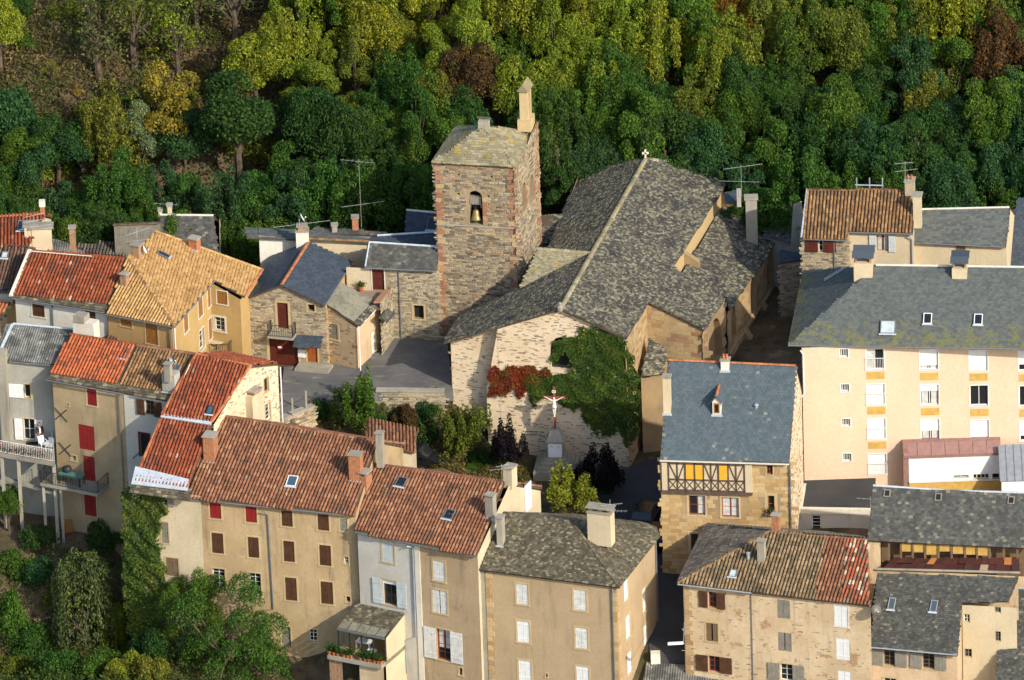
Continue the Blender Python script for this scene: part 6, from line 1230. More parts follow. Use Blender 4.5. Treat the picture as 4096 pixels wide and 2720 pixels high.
# ---- white house with red roof behind
zE = 7.1
eL, eR = PZ(A(103, 1052), zE), PZ(A(905, 1178), zE); pl = slope_plane(eL, eR, 27)
T0, T1, T2, T3 = [PP(A(*q), pl) for q in ((105, 1030), (925, 1112), (1085, 722), (268, 655))]
hr = thing('red_roof_house', 'white house with broad weathered red tile roof and dark shutters in the upper left', 'house', Vector(((eL.x+eR.x)/2, eL.y+2, 0)))
rr1 = roof_plane(hr, [T0, T1, T2, T3], T1-T0, 'tile_canal', CT['red'], 220); caps(hr, rr1, T3, T2, CT['red'])
roof_plane(hr, [eL, eR, T1, T0], eR-eL, 'slate_big', CT['lauzehip'], 40, name='stone_slate', lift=.02)
er_ = (eR-eL).normalized(); nr_ = Vector((er_.y, -er_.x, 0)).normalized()
Wh = Wall(hr, eL-nr_*.3+er_*.1, eR-nr_*.3, zE-.12, -3, MT['white'], [('shut', A, 278, 1112, 382, 1215, dict(m='brown', sur='whitesur')), ('shut', A, 735, 1168, 822, 1295, dict(m='brown', sur='whitesur', sw=.1))])
Wall(hr, T3-nr_*3, eL-nr_*.3+er_*.1, [(1, zE-.1), (.45, T3.z-.2), (0, T3.z-1.5)], -3, MT['white']); Wall(hr, eR-nr_*.3, T2-nr_*3, [(1, T2.z-1.5), (.55, T2.z-.2), (0, zE-.1)], -3, MT['white'])
roof_plane(hr, [T2-nr_*3.2-Zup*1.6, T3-nr_*3.2-Zup*1.6, T3, T2], T3-T2, 'tile_canal', CT['brown'], 0)
mesh('flashing', MB().box(T3+Zup*.04-er_*.25, eL-T3, er_*.3, Zup*.12), MT['whitesur'], hr, hr); gutter(hr, eL, eR, nr_); pipe(hr, [Wh.P(Wh.sz(A(455, 1150))[0], zE-.2, .1), Wh.P(Wh.sz(A(455, 1150))[0], 0, .1)])
mesh('ridge_flashing', MB().tube([T3+Zup*.1+nr_*.2, T3.lerp(T2, .65)+Zup*.1+nr_*.2], .05, 5), MT['whitesur'], hr, hr)
# ---- ochre house with big yellowish roof
zE = 7.2
P5, P4 = PZ(A(1495, 1302), zE), PZ(A(1838, 902), zE); py = slope_plane(P5, P4, 22)
P6, P1, P2_, P3 = [PP(A(*q), py) for q in ((1092, 712), (1335, 485), (2252, 815), (2102, 1045))]
P7 = PZ(A(905, 1190), zE-.1); pw = plane3(P7, P5, P6)
ho = thing('ochre_house', 'ochre house with wide straw coloured tile roof and orange brown shutters', 'house', Vector((P5.x, P5.y+3, 0)))
ry = roof_plane(ho, [P5, P4, P3, P2_, P1, P6], P2_-P1, 'tile_flat', CT['yellow'], 220)
rz = roof_plane(ho, [P7, P5, P6], P5-P7, 'tile_canal', CT['yellow'], 70); caps(ho, ry, P5, P6, CT['ochrebrown']); caps(ho, ry, P2_, P3, CT['orange'], .34, 'verge_tile'); caps(ho, ry, P1, P2_, CT['yellow'])
ey = (P5-P7).normalized(); ny = Vector((ey.y, -ey.x, 0)).normalized(); e54 = (P4-P5).normalized(); n54 = Vector((e54.y, -e54.x, 0)).normalized()
k0 = P5-ny*.3-n54*.3
Wo1 = Wall(ho, P7-ny*.3, k0, zE-.15, -3, MT['ochre'], [('shut', A, 1252, 1275, 1352, 1450, dict(m='ochrewood', sw=.1)), ('shut', A, 1035, 1242, 1130, 1300, dict(m='ochrewood', sw=.1))])
k1 = P4-n54*.3-e54*.1
Wo2 = Wall(ho, k0, k1, zE-.12, -3, MT['ochre'], [('shut', A, 1578, 1190, 1615, 1350, dict(m='ochrewood', sw=.08, sur='whitesur')), ('shut', A, 1702, 1045, 1740, 1220, dict(m='ochrewood', sw=.08, sur='whitesur')), ('shut', A, 1782, 955, 1816, 1130, dict(m='ochrewood', sw=.08, sur='whitesur')), ('shut', A, 1790, 1215, 1838, 1400, dict(m='ochrewood', sw=.08, sur='whitesur')), ('win', A, 1712, 1318, 1755, 1500, dict(g=(1, 3), f='oldwhite', sw=.08, sur='whitesur'))])
k2 = P3-Vector((.35, .1, 0))
Wo3 = Wall(ho, k1, k2, [(1, P3.z-.15), (0, P4.z-.15)], -3, MT['ochre'], [('shut', A, 1862, 958, 1950, 1108, dict(m='ochrewood', sw=.08, sur='whitesur')), ('win', A, 1842, 1222, 1930, 1338, dict(g=(2, 3), f='oldwhite', sw=.14, sur='whitesur'))])
Wall(ho, k2, P2_-Vector((.4, 0, 0)), [(1, P2_.z-.2), (0, P3.z-.2)], -3, MT['ochre']); Wall(ho, P2_-Vector((.4, 0, 0)), P1, [(1, P1.z-.2), (0, P2_.z-.2)], -3, MT['ochre']); Wall(ho, P1, P6, [(1, P6.z-.2), (0, P1.z-.2)], -3, MT['ochre'])
gutter(ho, P7, P5, ny); gutter(ho, P5, P4, n54); pipe(ho, [Wo1.P(Wo1.len-.1, zE-.3, .12), Wo1.P(Wo1.len-.1, 0, .12)]); pipe(ho, [Wo2.P(.15, zE-.3, .1), Wo2.P(.15, 0, .1)], 'whitepaint')
c1_ = chimney(ho, py, A, 1122, 612, 1200, 715, MT['bricktan'], ey, .6, flash=False); chimney(ho, py, A, 1615, 555, 1695, 645, MT['brick'], ey, .6, flash=True); chimney(ho, pw, A, 1030, 860, 1088, 965, MT['bricktan'], ey, .5, flash=False)
skylight(ho, py, A, 1400, 695, .5, .95, e54, 'glass', 'lead'); DISH_A = c1_
# terrace in front of its right wing with iron railing, and small stone-roofed porch
ta = PZ(A(1810, 1480), 1.6); tf = [PZ(A(*q), 1.6) for q in ((1800, 1560), (1960, 1560), (2085, 1430), (2080, 1330), (1850, 1400))]
mesh('terrace', MB().prism([p-Zup*3 for p in tf], Zup*3), MT['concrete'], ho, ho)
railing('railing', 'dark iron railing round the raised terrace of the ochre house', [tf[0], tf[1], tf[2], tf[3]], 1.0, MT['iron'], .13)
tt_ = PZ(A(1860, 1500), 1.6); t = thing('table', 'round garden table on the raised terrace of the ochre house', 'table', tt_); mesh('tabletop', MB().lathe(tt_+Zup*.7, [(0, 0), (.6, 0), (.6, .04), (0, .04)], 16), MT['cream'], t, t); mesh('leg', MB().tube([tt_, tt_+Zup*.7], .05), MT['iron'], t, t)
a, b = PZ(A(1465, 1490), 3.2), PZ(A(1560, 1510), 3.2); pl = slope_plane(a, b, 22); pch = thing('porch', 'little stone slate porch roof below the ochre house wall', 'porch', a-Zup*3); roof_plane(pch, [a, b, PP(A(1700, 1420), pl), PP(A(1600, 1375), pl)], b-a, 'slate_big', CT['lauze'], 60, name='stone_slate')
Wall(pch, a+Vector((.1, .2, 0)), b, 3.0, -2, MT['white']); Wall(pch, b, b+Vector((.6, 3, 0)), 3.4, -2, MT['white'])
# small tiled lean-to with white flank between
a, b = PZ(A(890, 1395), 5.0), PZ(A(1000, 1415), 5.0); pl = plane3(a, b, PZ(A(1085, 1250), 6.2)); sm = thing('outhouse', 'narrow outhouse with red tile verge and white flank below the straw roof', 'outhouse', a-Zup*5); roof_plane(sm, [a, b, PP(A(1145, 1300), pl), PP(A(1085, 1250), pl)], b-a, 'tile_canal', CT['darkbrown'], 40)
Wall(sm, a, b, 4.85, 0, MT['white']); Wall(sm, b, PP(A(1145, 1300), pl), [(1, PP(A(1145, 1300), pl).z-.15), (0, 4.85)], 0, MT['white'])
# ---- brown roof house at the far left, and its neighbours
zE = 6.6
eL, eR = PZ(A(-120, 1000), zE), PZ(A(92, 1012), zE); pl = slope_plane(eL, eR, 27)
hq_, *_r = gable_house('brown_roof_house', 'dark brown tiled roof with small skylight at the left edge', eL, eR, 27, PP(A(248, 628), pl), PP(A(40, 615), pl), 'tile_canal', CT['darkbrown'], -2, MT['cream'], quota=160)
skylight(hq_, pl, A, 45, 697, .5, .6, eR-eL, 'paleglass', 'lead')
zE = 5.5; eL, eR = PZ(A(-90, 1300), zE), PZ(A(100, 1320), zE); hk = thing('low_tile_house', 'low ochre walled house with orange tile edge at the left edge', 'house', eL-Zup*5)
pk = slope_plane(eL, eR, 15); roof_plane(hk, [PP(A(-90, 1390), pk), PP(A(20, 1190), pk), PP(A(90, 1090), pk), PP(A(-90, 1080), pk)], eR-eL, 'tile_canal', CT['orange'], 80)
wk0, wk1 = PP(A(-60, 1420), (PZ(A(80, 1260), 4), Vector((0, 1, 0)))), PZ(A(240, 1260), 4.3); wk0 = PZ(A(60, 1270), 4.0)
Wk = Wall(hk, PZ(A(-90, 1420), 3.2), wk0, [(1, PY(A(85, 1100), wk0.y).z), (0, 3.2)], -4, MT['limewash']); Wk.stones(CT['limestones'], 'stone_flake', fill=.3, quota=20, proud=(.01, .03)); Wk2 = Wall(hk, wk0, wk1, PY(A(160, 1108), wk0.y).z, -4, MT['ochre'])
mesh('verge', MB().box(Wk2.P(0, PY(A(160, 1108), wk0.y).z, -.5), Wk2.e*Wk2.len, Wk2.n*.55, Zup*.12), CT['orange'], hk, hk)
chb = PZ(A(55, 1130), 5.2); cx_ = mesh('chimney', MB().cbox(chb, 1.0, .8, 1.4), MT['whitesur'], hk, hk); mesh('cap', MB().cbox(chb+Zup*1.65, 1.3, 1.0, .07), CT['slatedark'], cx_, hk); mesh('cap_support', MB().cbox(chb+Zup*1.4, .8, .5, .25), MT['bricktan'], cx_, hk)
zE = 8.0
eL, eR = PZ(A(-150, 612), zE), PZ(A(240, 618), zE); pl = slope_plane(eL, eR, 27)
hz_, *_r = gable_house('orange_tile_house', 'house with steep orange red tile roof and skylight at the far left', eL, eR, 27, PP(A(382, 335), pl), PP(A(-10, 360), pl), 'tile_canal', CT['red'], -1, MT['cream'], quota=150, cap=CT['orange'], back=3)
skylight(hz_, pl, A, 190, 445, .65, .95, eR-eL, 'bluglass', 'lead'); cq = chimney(hz_, pl, A, 347, 275, 385, 338, MT['brick'], None, .4, cap=None, flash=False); mesh('chimney_cap', MB().cbox(cq, .45, .45, .45), MT['whitesur'], hz_, hz_)
AER_A = PZ(A(290, 470), 9.3)
tw_c = PZ(A(275, 620), 7.6); k1_ = thing('double_chimney', 'pair of broad weathered chimneys crowned with flat stone caps', 'chimney', tw_c)
for cxp, w_, h_ in ((275, 1.2, 1.9), (365, 1.8, 1.75)):
    b = PZ(A(cxp, 625), 7.4); mesh('shaft', MB().cbox(b-Zup*4, w_*.8, .8, h_+4), MT['limewash'], k1_, k1_); mesh('cap', MB().cbox(b+Zup*h_, w_, 1.1, .12), MT['concrete'], k1_, k1_)
b = PZ(A(630, 650), 7.0); k2_ = thing('brick_chimney', 'slim pinkish brick chimney behind the broad red tile roof', 'chimney', b); mesh('shaft', MB().cbox(b-Zup*4, .45, .45, 5.9), MT['bricktan'], k2_, k2_); mesh('cap', MB().cbox(b+Zup*1.9, .6, .6, .1), MT['concrete'], k2_, k2_)
# small back roofs
zE = 4.8; eL, eR = PZ(A(420, 665), zE), PZ(A(740, 672), zE); pl = slope_plane(eL, eR, 30)
hs1 = thing('slate_outbuilding', 'small dark corrugated roof sloping behind the slim brick chimney', 'outbuilding', eL-Zup*5); roof_plane(hs1, [eL, eR, PP(A(560, 575), pl), PP(A(425, 540), pl)], eR-eL, 'corr', CT['fibre']); Wall(hs1, eL, eR, zE-.15, -1, MT['grey'])
zE = 4.6; eL, eR = PZ(A(705, 668), zE), PZ(A(1080, 700), zE); pl = slope_plane(eL, eR, 28)
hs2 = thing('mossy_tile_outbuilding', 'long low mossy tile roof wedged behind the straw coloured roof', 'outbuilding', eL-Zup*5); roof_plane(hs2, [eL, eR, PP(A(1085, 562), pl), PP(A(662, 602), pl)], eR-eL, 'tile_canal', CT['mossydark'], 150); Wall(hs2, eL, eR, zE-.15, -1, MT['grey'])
yb_ = 7.5; a, b = PY(A(985, 560), yb_), PY(A(1372, 565), yb_); hs3 = thing('plank_shed', 'grey weathered plank shed beside the dark slate roof at the forest edge', 'shed', Vector(((a.x+b.x)/2, yb_, 0)))
zt_ = PY(A(1100, 425), yb_).z; nP = 26
for i in range(nP): 
    x = a.x+(b.x-a.x)*i/nP; mesh('plank', MB().box(Vector((x, yb_+random.uniform(0, .03), -1)), Vector(((b.x-a.x)/nP-.015, 0, 0)), Vector((0, .05, 0)), Zup*(zt_+1+random.uniform(-.06, .06))), MT['greywood'], hs3, hs3)
mesh('roof', MB().box(Vector((a.x-.1, yb_-.15, zt_+.02)), Vector((b.x-a.x+.1, 0, 0)), Vector((0, 3, -1.2)), Zup*.06), MT['wood'], hs3, hs3); Wall(hs3, Vector((b.x, yb_+.1, 0)), Vector((b.x, yb_+3, 0)), [(1, zt_-1.2), (0, zt_)], -1, MT['greywood'])
zE = 4.2; eL, eR = PZ(A(1372, 700), zE), PZ(A(1880, 720), zE); pl = slope_plane(eL, eR, 33)
hs4, *_r = gable_house('forest_edge_house', 'dark slate roofed house with white ridge at the edge of the forest', eL, eR, 33, PP(A(1832, 352), pl), PP(A(1374, 347), pl), 'slate_fine', CT['slateold'], -1, MT['cream'], quota=200, back=3)
mesh('ridge_flashing', MB().tube([PP(A(1374, 347), pl)+Zup*.05, PP(A(1832, 352), pl)+Zup*.05], .09, 6), MT['whitesur'], hs4, hs4); chimney(hs4, pl, A, 1440, 270, 1478, 348, MT['cream'], None, .5, flash=False); chimney(hs4, pl, A, 1362, 310, 1392, 345, MT['cream'], None, .5, flash=False)
AER_B = PP(A(1440, 345), pl); DISH_B = DISH_A
# ================================================================ STONE HOUSE BY THE COURTYARD
zE = 5.2
cl, crr = PZ(B(183, 1046), zE), PZ(B(862, 1106), zE); e6 = Vector((crr.x-cl.x, crr.y-cl.y, 0)).normalized(); n6 = Vector((e6.y, -e6.x, 0))
fpl = (cl.copy(), n6); pk = PP(B(495, 932), fpl); bkp = PZ(B(720, 575), pk.z); bR = PZ(B(1092, 738), zE); bL = PZ(B(150, 740), zE); bL = cl+(bkp-pk)
hS = thing('stone_house', 'rubble stone house with blue slate gable roof, balcony and dark red garage door', 'house', Vector((pk.x, pk.y+3, -.4)))
ov = n6*.25
ra_ = roof_plane(hS, [cl+ov, pk+ov, bkp, bL], pk-bkp, 'slate_fine', CT['slatedark'], 60, name='slate'); rb_ = roof_plane(hS, [crr+ov, bR, bkp, pk+ov], bkp-pk, 'slate_fine', CT['slatedark'], 90, name='slate')
caps(hS, ra_, pk+ov, bkp, CT['orange'], .42)
xm = (pk-cl).dot(e6)/(crr-cl).length
WS = Wall(hS, cl+e6*.12, crr-e6*.05, [(1, zE-.2), (xm, pk.z-.18), (0, zE-.2)], -1, MT['mortar'], [('door', B, 450, 1098, 543, 1318, dict(m='brownred', sw=.16)), ('hole', B, 710, 1112, 770, 1170, dict(sw=.1)), ('door', B, 383, 1415, 630, 1650, dict(m='brownred', sw=.18, planks=8)), ('door', B, 705, 1445, 795, 1608, dict(m='orangedoor', sw=.1, planks=2))])
WS.stones(CT['rubble'], 'stone_block', (.09, .17), (.2, .6), (.015, .05), quota=120)
Wall(hS, bL, cl+e6*.12, zE-.2, -1, MT['mortar']); Wall(hS, crr-e6*.05, bR, zE-.2, -1, MT['ochre'], [('door', B, 1040, 810, 1068, 930, dict(m='brownred', sur='whitesur', sw=.1))]); Wall(hS, bR, bL, [(1, zE), (.5, pk.z-.2), (0, zE)], -1, MT['white'])
pipe(hS, [WS.P(.02, zE-.3, .1), WS.P(.02, -1, .1)]); gutter(hS, crr+ov, bR, Vector((e6.x, e6.y, 0)))
# balcony, porch roof, no-parking disc
zb_ = WS.sz(B(480, 1350))[1]; x0, x1 = WS.sz(B(395, 1350))[0], WS.sz(B(615, 1350))[0]
mesh('balcony_slab', MB().box(WS.P(x0, zb_-.14, 0), WS.e*(x1-x0), WS.n*.95, Zup*.14), MT['concrete'], hS, hS)
rq = railing('railing', 'black wrought iron balcony railing before the dark red shutters of the stone house', [WS.P(x0+.05, zb_, .05), WS.P(x0+.05, zb_, .9), WS.P(x1-.05, zb_, .9), WS.P(x1-.05, zb_, .05)], .95, MT['iron'], .16)
p0, p1 = WS.P(WS.sz(B(615, 1440))[0], WS.sz(B(620, 1372))[1], 0), WS.P(WS.sz(B(840, 1440))[0], WS.sz(B(830, 1380))[1], 0)
roof_plane(hS, [p0+WS.n*1.0-Zup*.55, p1+WS.n*1.0-Zup*.55, p1, p0], p1-p0, 'slate_fine', CT['slatedark'], 30, .06, name='slate')
dc = WS.P(*WS.sz(B(471, 1480)), -.03); sg = thing('no_parking_sign', 'round red no parking sign on the dark red garage door', 'sign', dc)
mesh('disc', MB().lathe(dc, [(0, 0), (.24, 0), (.24, .02), (0, .02)], 20, WS.n), MT['red'], sg, sg); mesh('bar', MB().box(dc+WS.n*.022-WS.e*.14-Zup*.07, WS.e*.28, WS.n*.006, Zup*.14), MT['whitepaint'], sg, sg)
mb_ = WS.P(*WS.sz(B(662, 1530)), 0); solo('meter_box', MB().box(mb_-WS.e*.28-Zup*.3, WS.e*.55, WS.n*.14, Zup*.6), MT['whitepaint'], 'white meter box on the stone wall between garage and orange door', 'meter box')
mesh('step', MB().box(WS.P(WS.sz(B(640, 1608))[0], -.8, 0), WS.e*2.6, WS.n*1.3, Zup*(WS.sz(B(750, 1612))[1]+.8)), MT['concrete'], hS, hS)
# lean-to with corrugated roof at its right
la, lb_, lc, ld = PZ(B(868, 1108), 4.9), PZ(B(1148, 1296), 3.7), PZ(B(1340, 1106), 3.7), PZ(B(988, 928), 4.9); lpl = plane3(la, lb_, lc); ld = PP(B(988, 925), lpl)
hL = thing('lean_to', 'pinkish lean-to with grey corrugated roof right of the blue slate stone house', 'lean-to', Vector((lb_.x, lb_.y+2, -.4)))
ll = (lb_.lerp(lc, 0)-la).normalized()
i0, i1 = la.lerp(lb_, .84), ld.lerp(lc, .84)
roof_plane(hL, [la, i0, i1, ld], i1-i0, 'corr', CT['fibregreen']); roof_plane(hL, [i0, lb_, lc, i1], i1-i0, 'slate_lauze', CT['lauze'], 50, name='stone_slate')
WLn = Wall(hL, la+Vector((.05, .1, 0)), lb_+Vector((-.2, .15, 0)), [(1, 3.5), (0, 4.75)], -1, MT['rose'], [('shut', B, 862, 1275, 968, 1402, dict(m='greywood', sw=.16)), ('hole', B, 943, 1483, 957, 1500, dict(sur=None)), ('panel', B, 1098, 1462, 1138, 1486, dict(flat=True, m='ochrewood', name='plaque'))])
WLn.stones(CT['limestones'], 'stone_flake', (.1, .16), (.2, .5), (.01, .03), fill=.2, quota=40)
WLr = Wall(hL, lb_+Vector((-.2, .15, 0)), lc+Vector((-.15, 0, 0)), 3.55, -1, MT['oldpink'], [('door', B, 1255, 1340, 1298, 1550, dict(m='oldwhite', sw=.06)), ('door', B, 1322, 1262, 1365, 1440, dict(m='brownred', sw=.06))])
pipe(hL, [lb_+Vector((.0, -.05, -.1)), lb_+Vector((.0, -.05, -4.5))], 'whitepaint'); mesh('gutter', MB().tube([lb_-Zup*.08, lc-Zup*.08], .06), MT['whitepaint'], hL, hL)
a, b = PZ(B(1395, 1262), 2.9), PZ(B(1460, 1190), 2.9); hP = thing('door_canopy', 'small slate canopy over the dark door in the courtyard corner', 'canopy', a-Zup*2.9); c_, d_ = PZ(B(1400, 1145), 3.6), PZ(B(1318, 1228), 3.6); roof_plane(hP, [a, b, c_, d_], b-a, 'slate_big', CT['slateold'], 30, .08, name='slate')
# raised terrace with red door and cream house behind
zt_ = PZ(B(1300, 1040), 4.0); tq0, tq1, tq2 = PZ(B(1290, 1095), 4.2), PZ(B(1440, 985), 4.2), PZ(B(1440, 985), 4.2)
hU = thing('terrace_block', 'stone walled raised terrace in front of the tall dark red door', 'terrace', Vector((tq0.x+1, tq0.y+1, 0)))
a_, b_ = PZ(B(1335, 1100), 4.3), PZ(B(1428, 990), 4.3); WU = Wall(hU, a_, b_+Vector((.2, 1.2, 0)), 4.3, -1, MT['mortar']); WU.stones(CT['rubble'], quota=60); mesh('coping', MB().prism([a_, b_, b_-Vector((.5, 0, 0)), a_-Vector((.5, 0, 0))], Zup*.12), CT['quoin'], hU, hU)
mesh('floor', MB().prism([a_-Vector((.1, 0, .6)), b_-Vector((.1, 0, .6)), b_+Vector((-5.5, 3.5, -.6)), a_+Vector((-4.5, 2.6, -.6))], Zup*.2), MT['brickfloor'] if 'brickfloor' in MT else MT['rustred'], hU, hU)
fp = PZ(B(1170, 1000), 3.9); t = thing('flower_pot', 'terracotta pot on the raised courtyard terrace', 'pot', fp); mesh('pot', MB().lathe(fp, [(.16, 0), (.24, .4), (.26, .45), (.2, .45), (.18, .38)], 12), MT['terracotta'], t, t); PLANTS.append((t, fp+Zup*.6, .4, ''))
zE = 5.9
eL, eR = PZ(B(1205, 792), zE), PZ(B(1815, 822), zE); pl = slope_plane(eL, eR, 30)
hV, WV, *_r = gable_house('stone_slate_house', 'shaded rubble stone house with dark slate roof between courtyard and tower', eL, eR, 30, PP(B(1835, 622), pl), PP(B(1240, 582), pl), 'slate_fine', CT['slateold'], -1, MT['mortar'], [('door', B, 1265, 800, 1368, 990, dict(m='brownred', sur='whitesur', sw=.08)), ('hole', B, 1622, 1120, 1708, 1235, dict(sw=.14, sur='surround'))], quota=110, back=2.5)
WV.stones(CT['rubble'], region=[(WV.sz(B(1370, 800))[0], -1), (WV.len, -1), (WV.len, zE-.2), (WV.sz(B(1370, 800))[0], zE-.2)], quota=150)
mesh('wall_render', MB().box(WV.P(-1.5, 2.5, .0), WV.e*(WV.sz(B(1262, 900))[0]+1.5-.1), WV.n*.03, Zup*(zE-2.7)), MT['cream'], hV, hV)
pipe(hV, [WV.P(WV.sz(B(1497, 900))[0], zE-.2, .1), WV.P(WV.sz(B(1497, 900))[0], -1, .1)]); mesh('flashing', MB().tube([PP(B(1240, 582), pl)+Zup*.06, PP(B(1835, 622), pl)+Zup*.06], .1, 5), MT['palezinc'], hV, hV); mesh('flashing', MB().tube([PP(B(1240, 582), pl)+Zup*.06, eL+Zup*.08], .07, 5), MT['palezinc'], hV, hV)
# cream back house with flat grey roof, white chimney
yk = PZ(B(1000, 750), 5.0).y+1.5; a, b = PY(B(300, 700), yk), PY(B(1232, 755), yk)
hX = thing('cream_back_house', 'cream rendered back house with low dark grey roof behind the blue slate gable', 'house', Vector(((a.x+b.x)/2, yk, 0)))
zl, zr2 = PY(B(330, 520), yk).z, PY(B(1225, 572), yk).z
m_ = PY(B(705, 545), yk); WX1 = Wall(hX, a, m_, [(1, m_.z), (0, zl)], -1, MT['white']); WX = Wall(hX, m_, b, [(1, zr2), (0, m_.z)], -1, MT['cream'])
Wall(hX, Vector((a.x, yk+1.6, 0)), a, zl, -1, MT['white']); Wall(hX, b, Vector((b.x, yk+1.6, 0)), zr2, -1, MT['cream'])
ra0, ra1 = Vector((a.x-.9, yk-.3, zl+.05)), Vector((b.x+.2, yk-.3, zr2+.05)); roof_plane(hX, [ra0, ra1, ra1+Vector((.3, 2.0, -.12)), ra0+Vector((-.2, 2.0, -.12))], ra1-ra0, 'slate_fine', CT['slategrey'], 80, .12, name='slate')
caps(hX, hX, m_+Vector((0, -.2, .05)), ra1+Vector((0, .1, .02)), CT['ochrebrown'], .4, 'edge_tile')
cq = PY(B(668, 600), yk-.9); ck = mesh('chimney', MB().cbox(cq-Zup*1.2, .95, .7, PY(B(668, 478), yk-.9).z-cq.z+1.2), MT['white'], hX, hX); mesh('cap', MB().cbox(Vector((cq.x, cq.y, PY(B(668, 478), yk-.9).z)), 1.05, .8, .12), MT['concrete'], ck, hX); mesh('cap_support', MB().cbox(Vector((cq.x, cq.y, PY(B(668, 478), yk-.9).z+.12)), .6, .5, .3), MT['bricktan'], ck, hX); mesh('cap', MB().cbox(Vector((cq.x, cq.y, PY(B(668, 478), yk-.9).z+.42)), .85, .75, .08), MT['concrete'], ck, hX)
DISH_C = Vector((cq.x, cq.y, PY(B(660, 400), yk-.9).z))
zE = 6.2; eL, eR = PZ(B(1250, 560), zE), PZ(B(1840, 600), zE); pl = slope_plane(eL, eR, 25); hY = thing('blue_slate_roof', 'blue slate roof with white capped ridge left of the bell tower', 'building', eL-Zup*6); roof_plane(hY, [eL, eR, PP(B(1840, 492), pl), PP(B(1310, 525), pl)], eR-eL, 'slate_fine', CT['slatedark'], 60, name='slate'); Wall(hY, eL, eR, zE-.15, -1, MT['cream'])
mesh('ridge_flashing', MB().tube([PP(B(1310, 525), pl)+Zup*.05, PP(B(1840, 492), pl)+Zup*.05], .1, 5), MT['palezinc'], hY, hY)
zE = 5.4; eL, eR = PZ(B(1545, 500), zE), PZ(B(1835, 515), zE); pl = slope_plane(eL, eR, 35); hZ, *_r = gable_house('slate_house', 'slate roofed house with dormer window at the forest edge left of the tower', eL, eR, 35, PP(B(1835, 330), pl), PP(B(1560, 305), pl), 'slate_fine', CT['slatedark'], -1, MT['grey'], quota=60, back=2)
mesh('ridge_flashing', MB().tube([PP(B(1560, 305), pl)+Zup*.05, PP(B(1835, 330), pl)+Zup*.05], .1, 5), MT['whitesur'], hZ, hZ); skylight(hZ, pl, B, 1785, 425, .8, 1.1, eR-eL, 'glass', 'lead')
zE = 6.2; eL, eR = PZ(B(770, 500), zE), PZ(B(1400, 520), zE); pl = slope_plane(eL, eR, 12); hW_ = thing('low_grey_roof', 'low grey roof with two stub chimneys at the forest edge', 'building', eL-Zup*6); roof_plane(hW_, [eL, eR, PP(B(1400, 490), pl), PP(B(765, 445), pl)], eR-eL, 'slate_fine', CT['slateold'], 40, name='slate'); Wall(hW_, eL, eR, zE-.15, -1, MT['grey']); chimney(hW_, pl, B, 920, 440, 965, 495, MT['concrete'], None, .5, flash=False); cr_ = chimney(hW_, pl, B, 1095, 375, 1148, 478, MT['brick'], None, .6, flash=False)
AER_C = cr_+Vector((.45, 0, -.9))
# ================================================================ VEGETATION
def leafmat(name, ramp=None, sc=.5, trans=.45):
    t = NT(name, .75, .15); o = t.n('ShaderNodeObjectInfo')
    if ramp: base = t.ramp(t.noise(sc, 4, rough=.65), ramp)
    else: base = o.outputs['Color']
    r = t.geo.outputs['Random Per Island']
    k = t.ramp(r, [(0, (.45, .48, .5)), (.5, (.95, .95, .95)), (.9, (1.5, 1.42, 1.1)), (1, (2.1, 1.9, 1.2))])
    c = t.mix(1.0, base, k, 'MULTIPLY')
    c = t.mix(t.math('MULTIPLY', t.thr(t.noise(.9, 3), .5, .75), .45), c, t.mix(1.0, c, (1.55, 1.25, .6), 'MULTIPLY'))
    tr = t.n('ShaderNodeBsdfTranslucent'); mx = t.n('ShaderNodeMixShader'); out = t.t.nodes['Material Output']; t.set(tr.inputs[0], c)
    t.col(c); t.set(mx.inputs[0], trans); t.t.links.new(t.b.outputs[0], mx.inputs[1]); t.t.links.new(tr.outputs[0], mx.inputs[2]); t.t.links.new(mx.outputs[0], out.inputs[0]); return t.m
LEAF = leafmat('foliage'); BARK = paint('bark', (.10, .075, .05), .95, var=.35)
def leaves(P, N_, size, jit=.9):
    n = len(P); d = N_ + rng.normal(0, jit, (n, 3)); d /= np.linalg.norm(d, axis=1)[:, None]
    a = np.cross(d, rng.normal(0, 1, (n, 3))); a /= np.linalg.norm(a, axis=1)[:, None]; b = np.cross(d, a); s = (size*rng.uniform(.6, 1.35, n))[:, None]
    v = np.stack([P-a*s*.8, P-b*s*.42+d*s*.08, P+a*s*.8, P+b*s*.42+d*s*.08], 1).reshape(-1, 3); return v
def leafobj(name, v, mat, parent=None):
    me = bpy.data.meshes.new(name); n = len(v)//4; me.vertices.add(len(v)); me.vertices.foreach_set('co', v.ravel()); me.loops.add(4*n); me.loops.foreach_set('vertex_index', np.arange(4*n)); me.polygons.add(n); me.polygons.foreach_set('loop_start', np.arange(n)*4); me.update(calc_edges=True); me.validate()
    me.materials.append(mat); return me
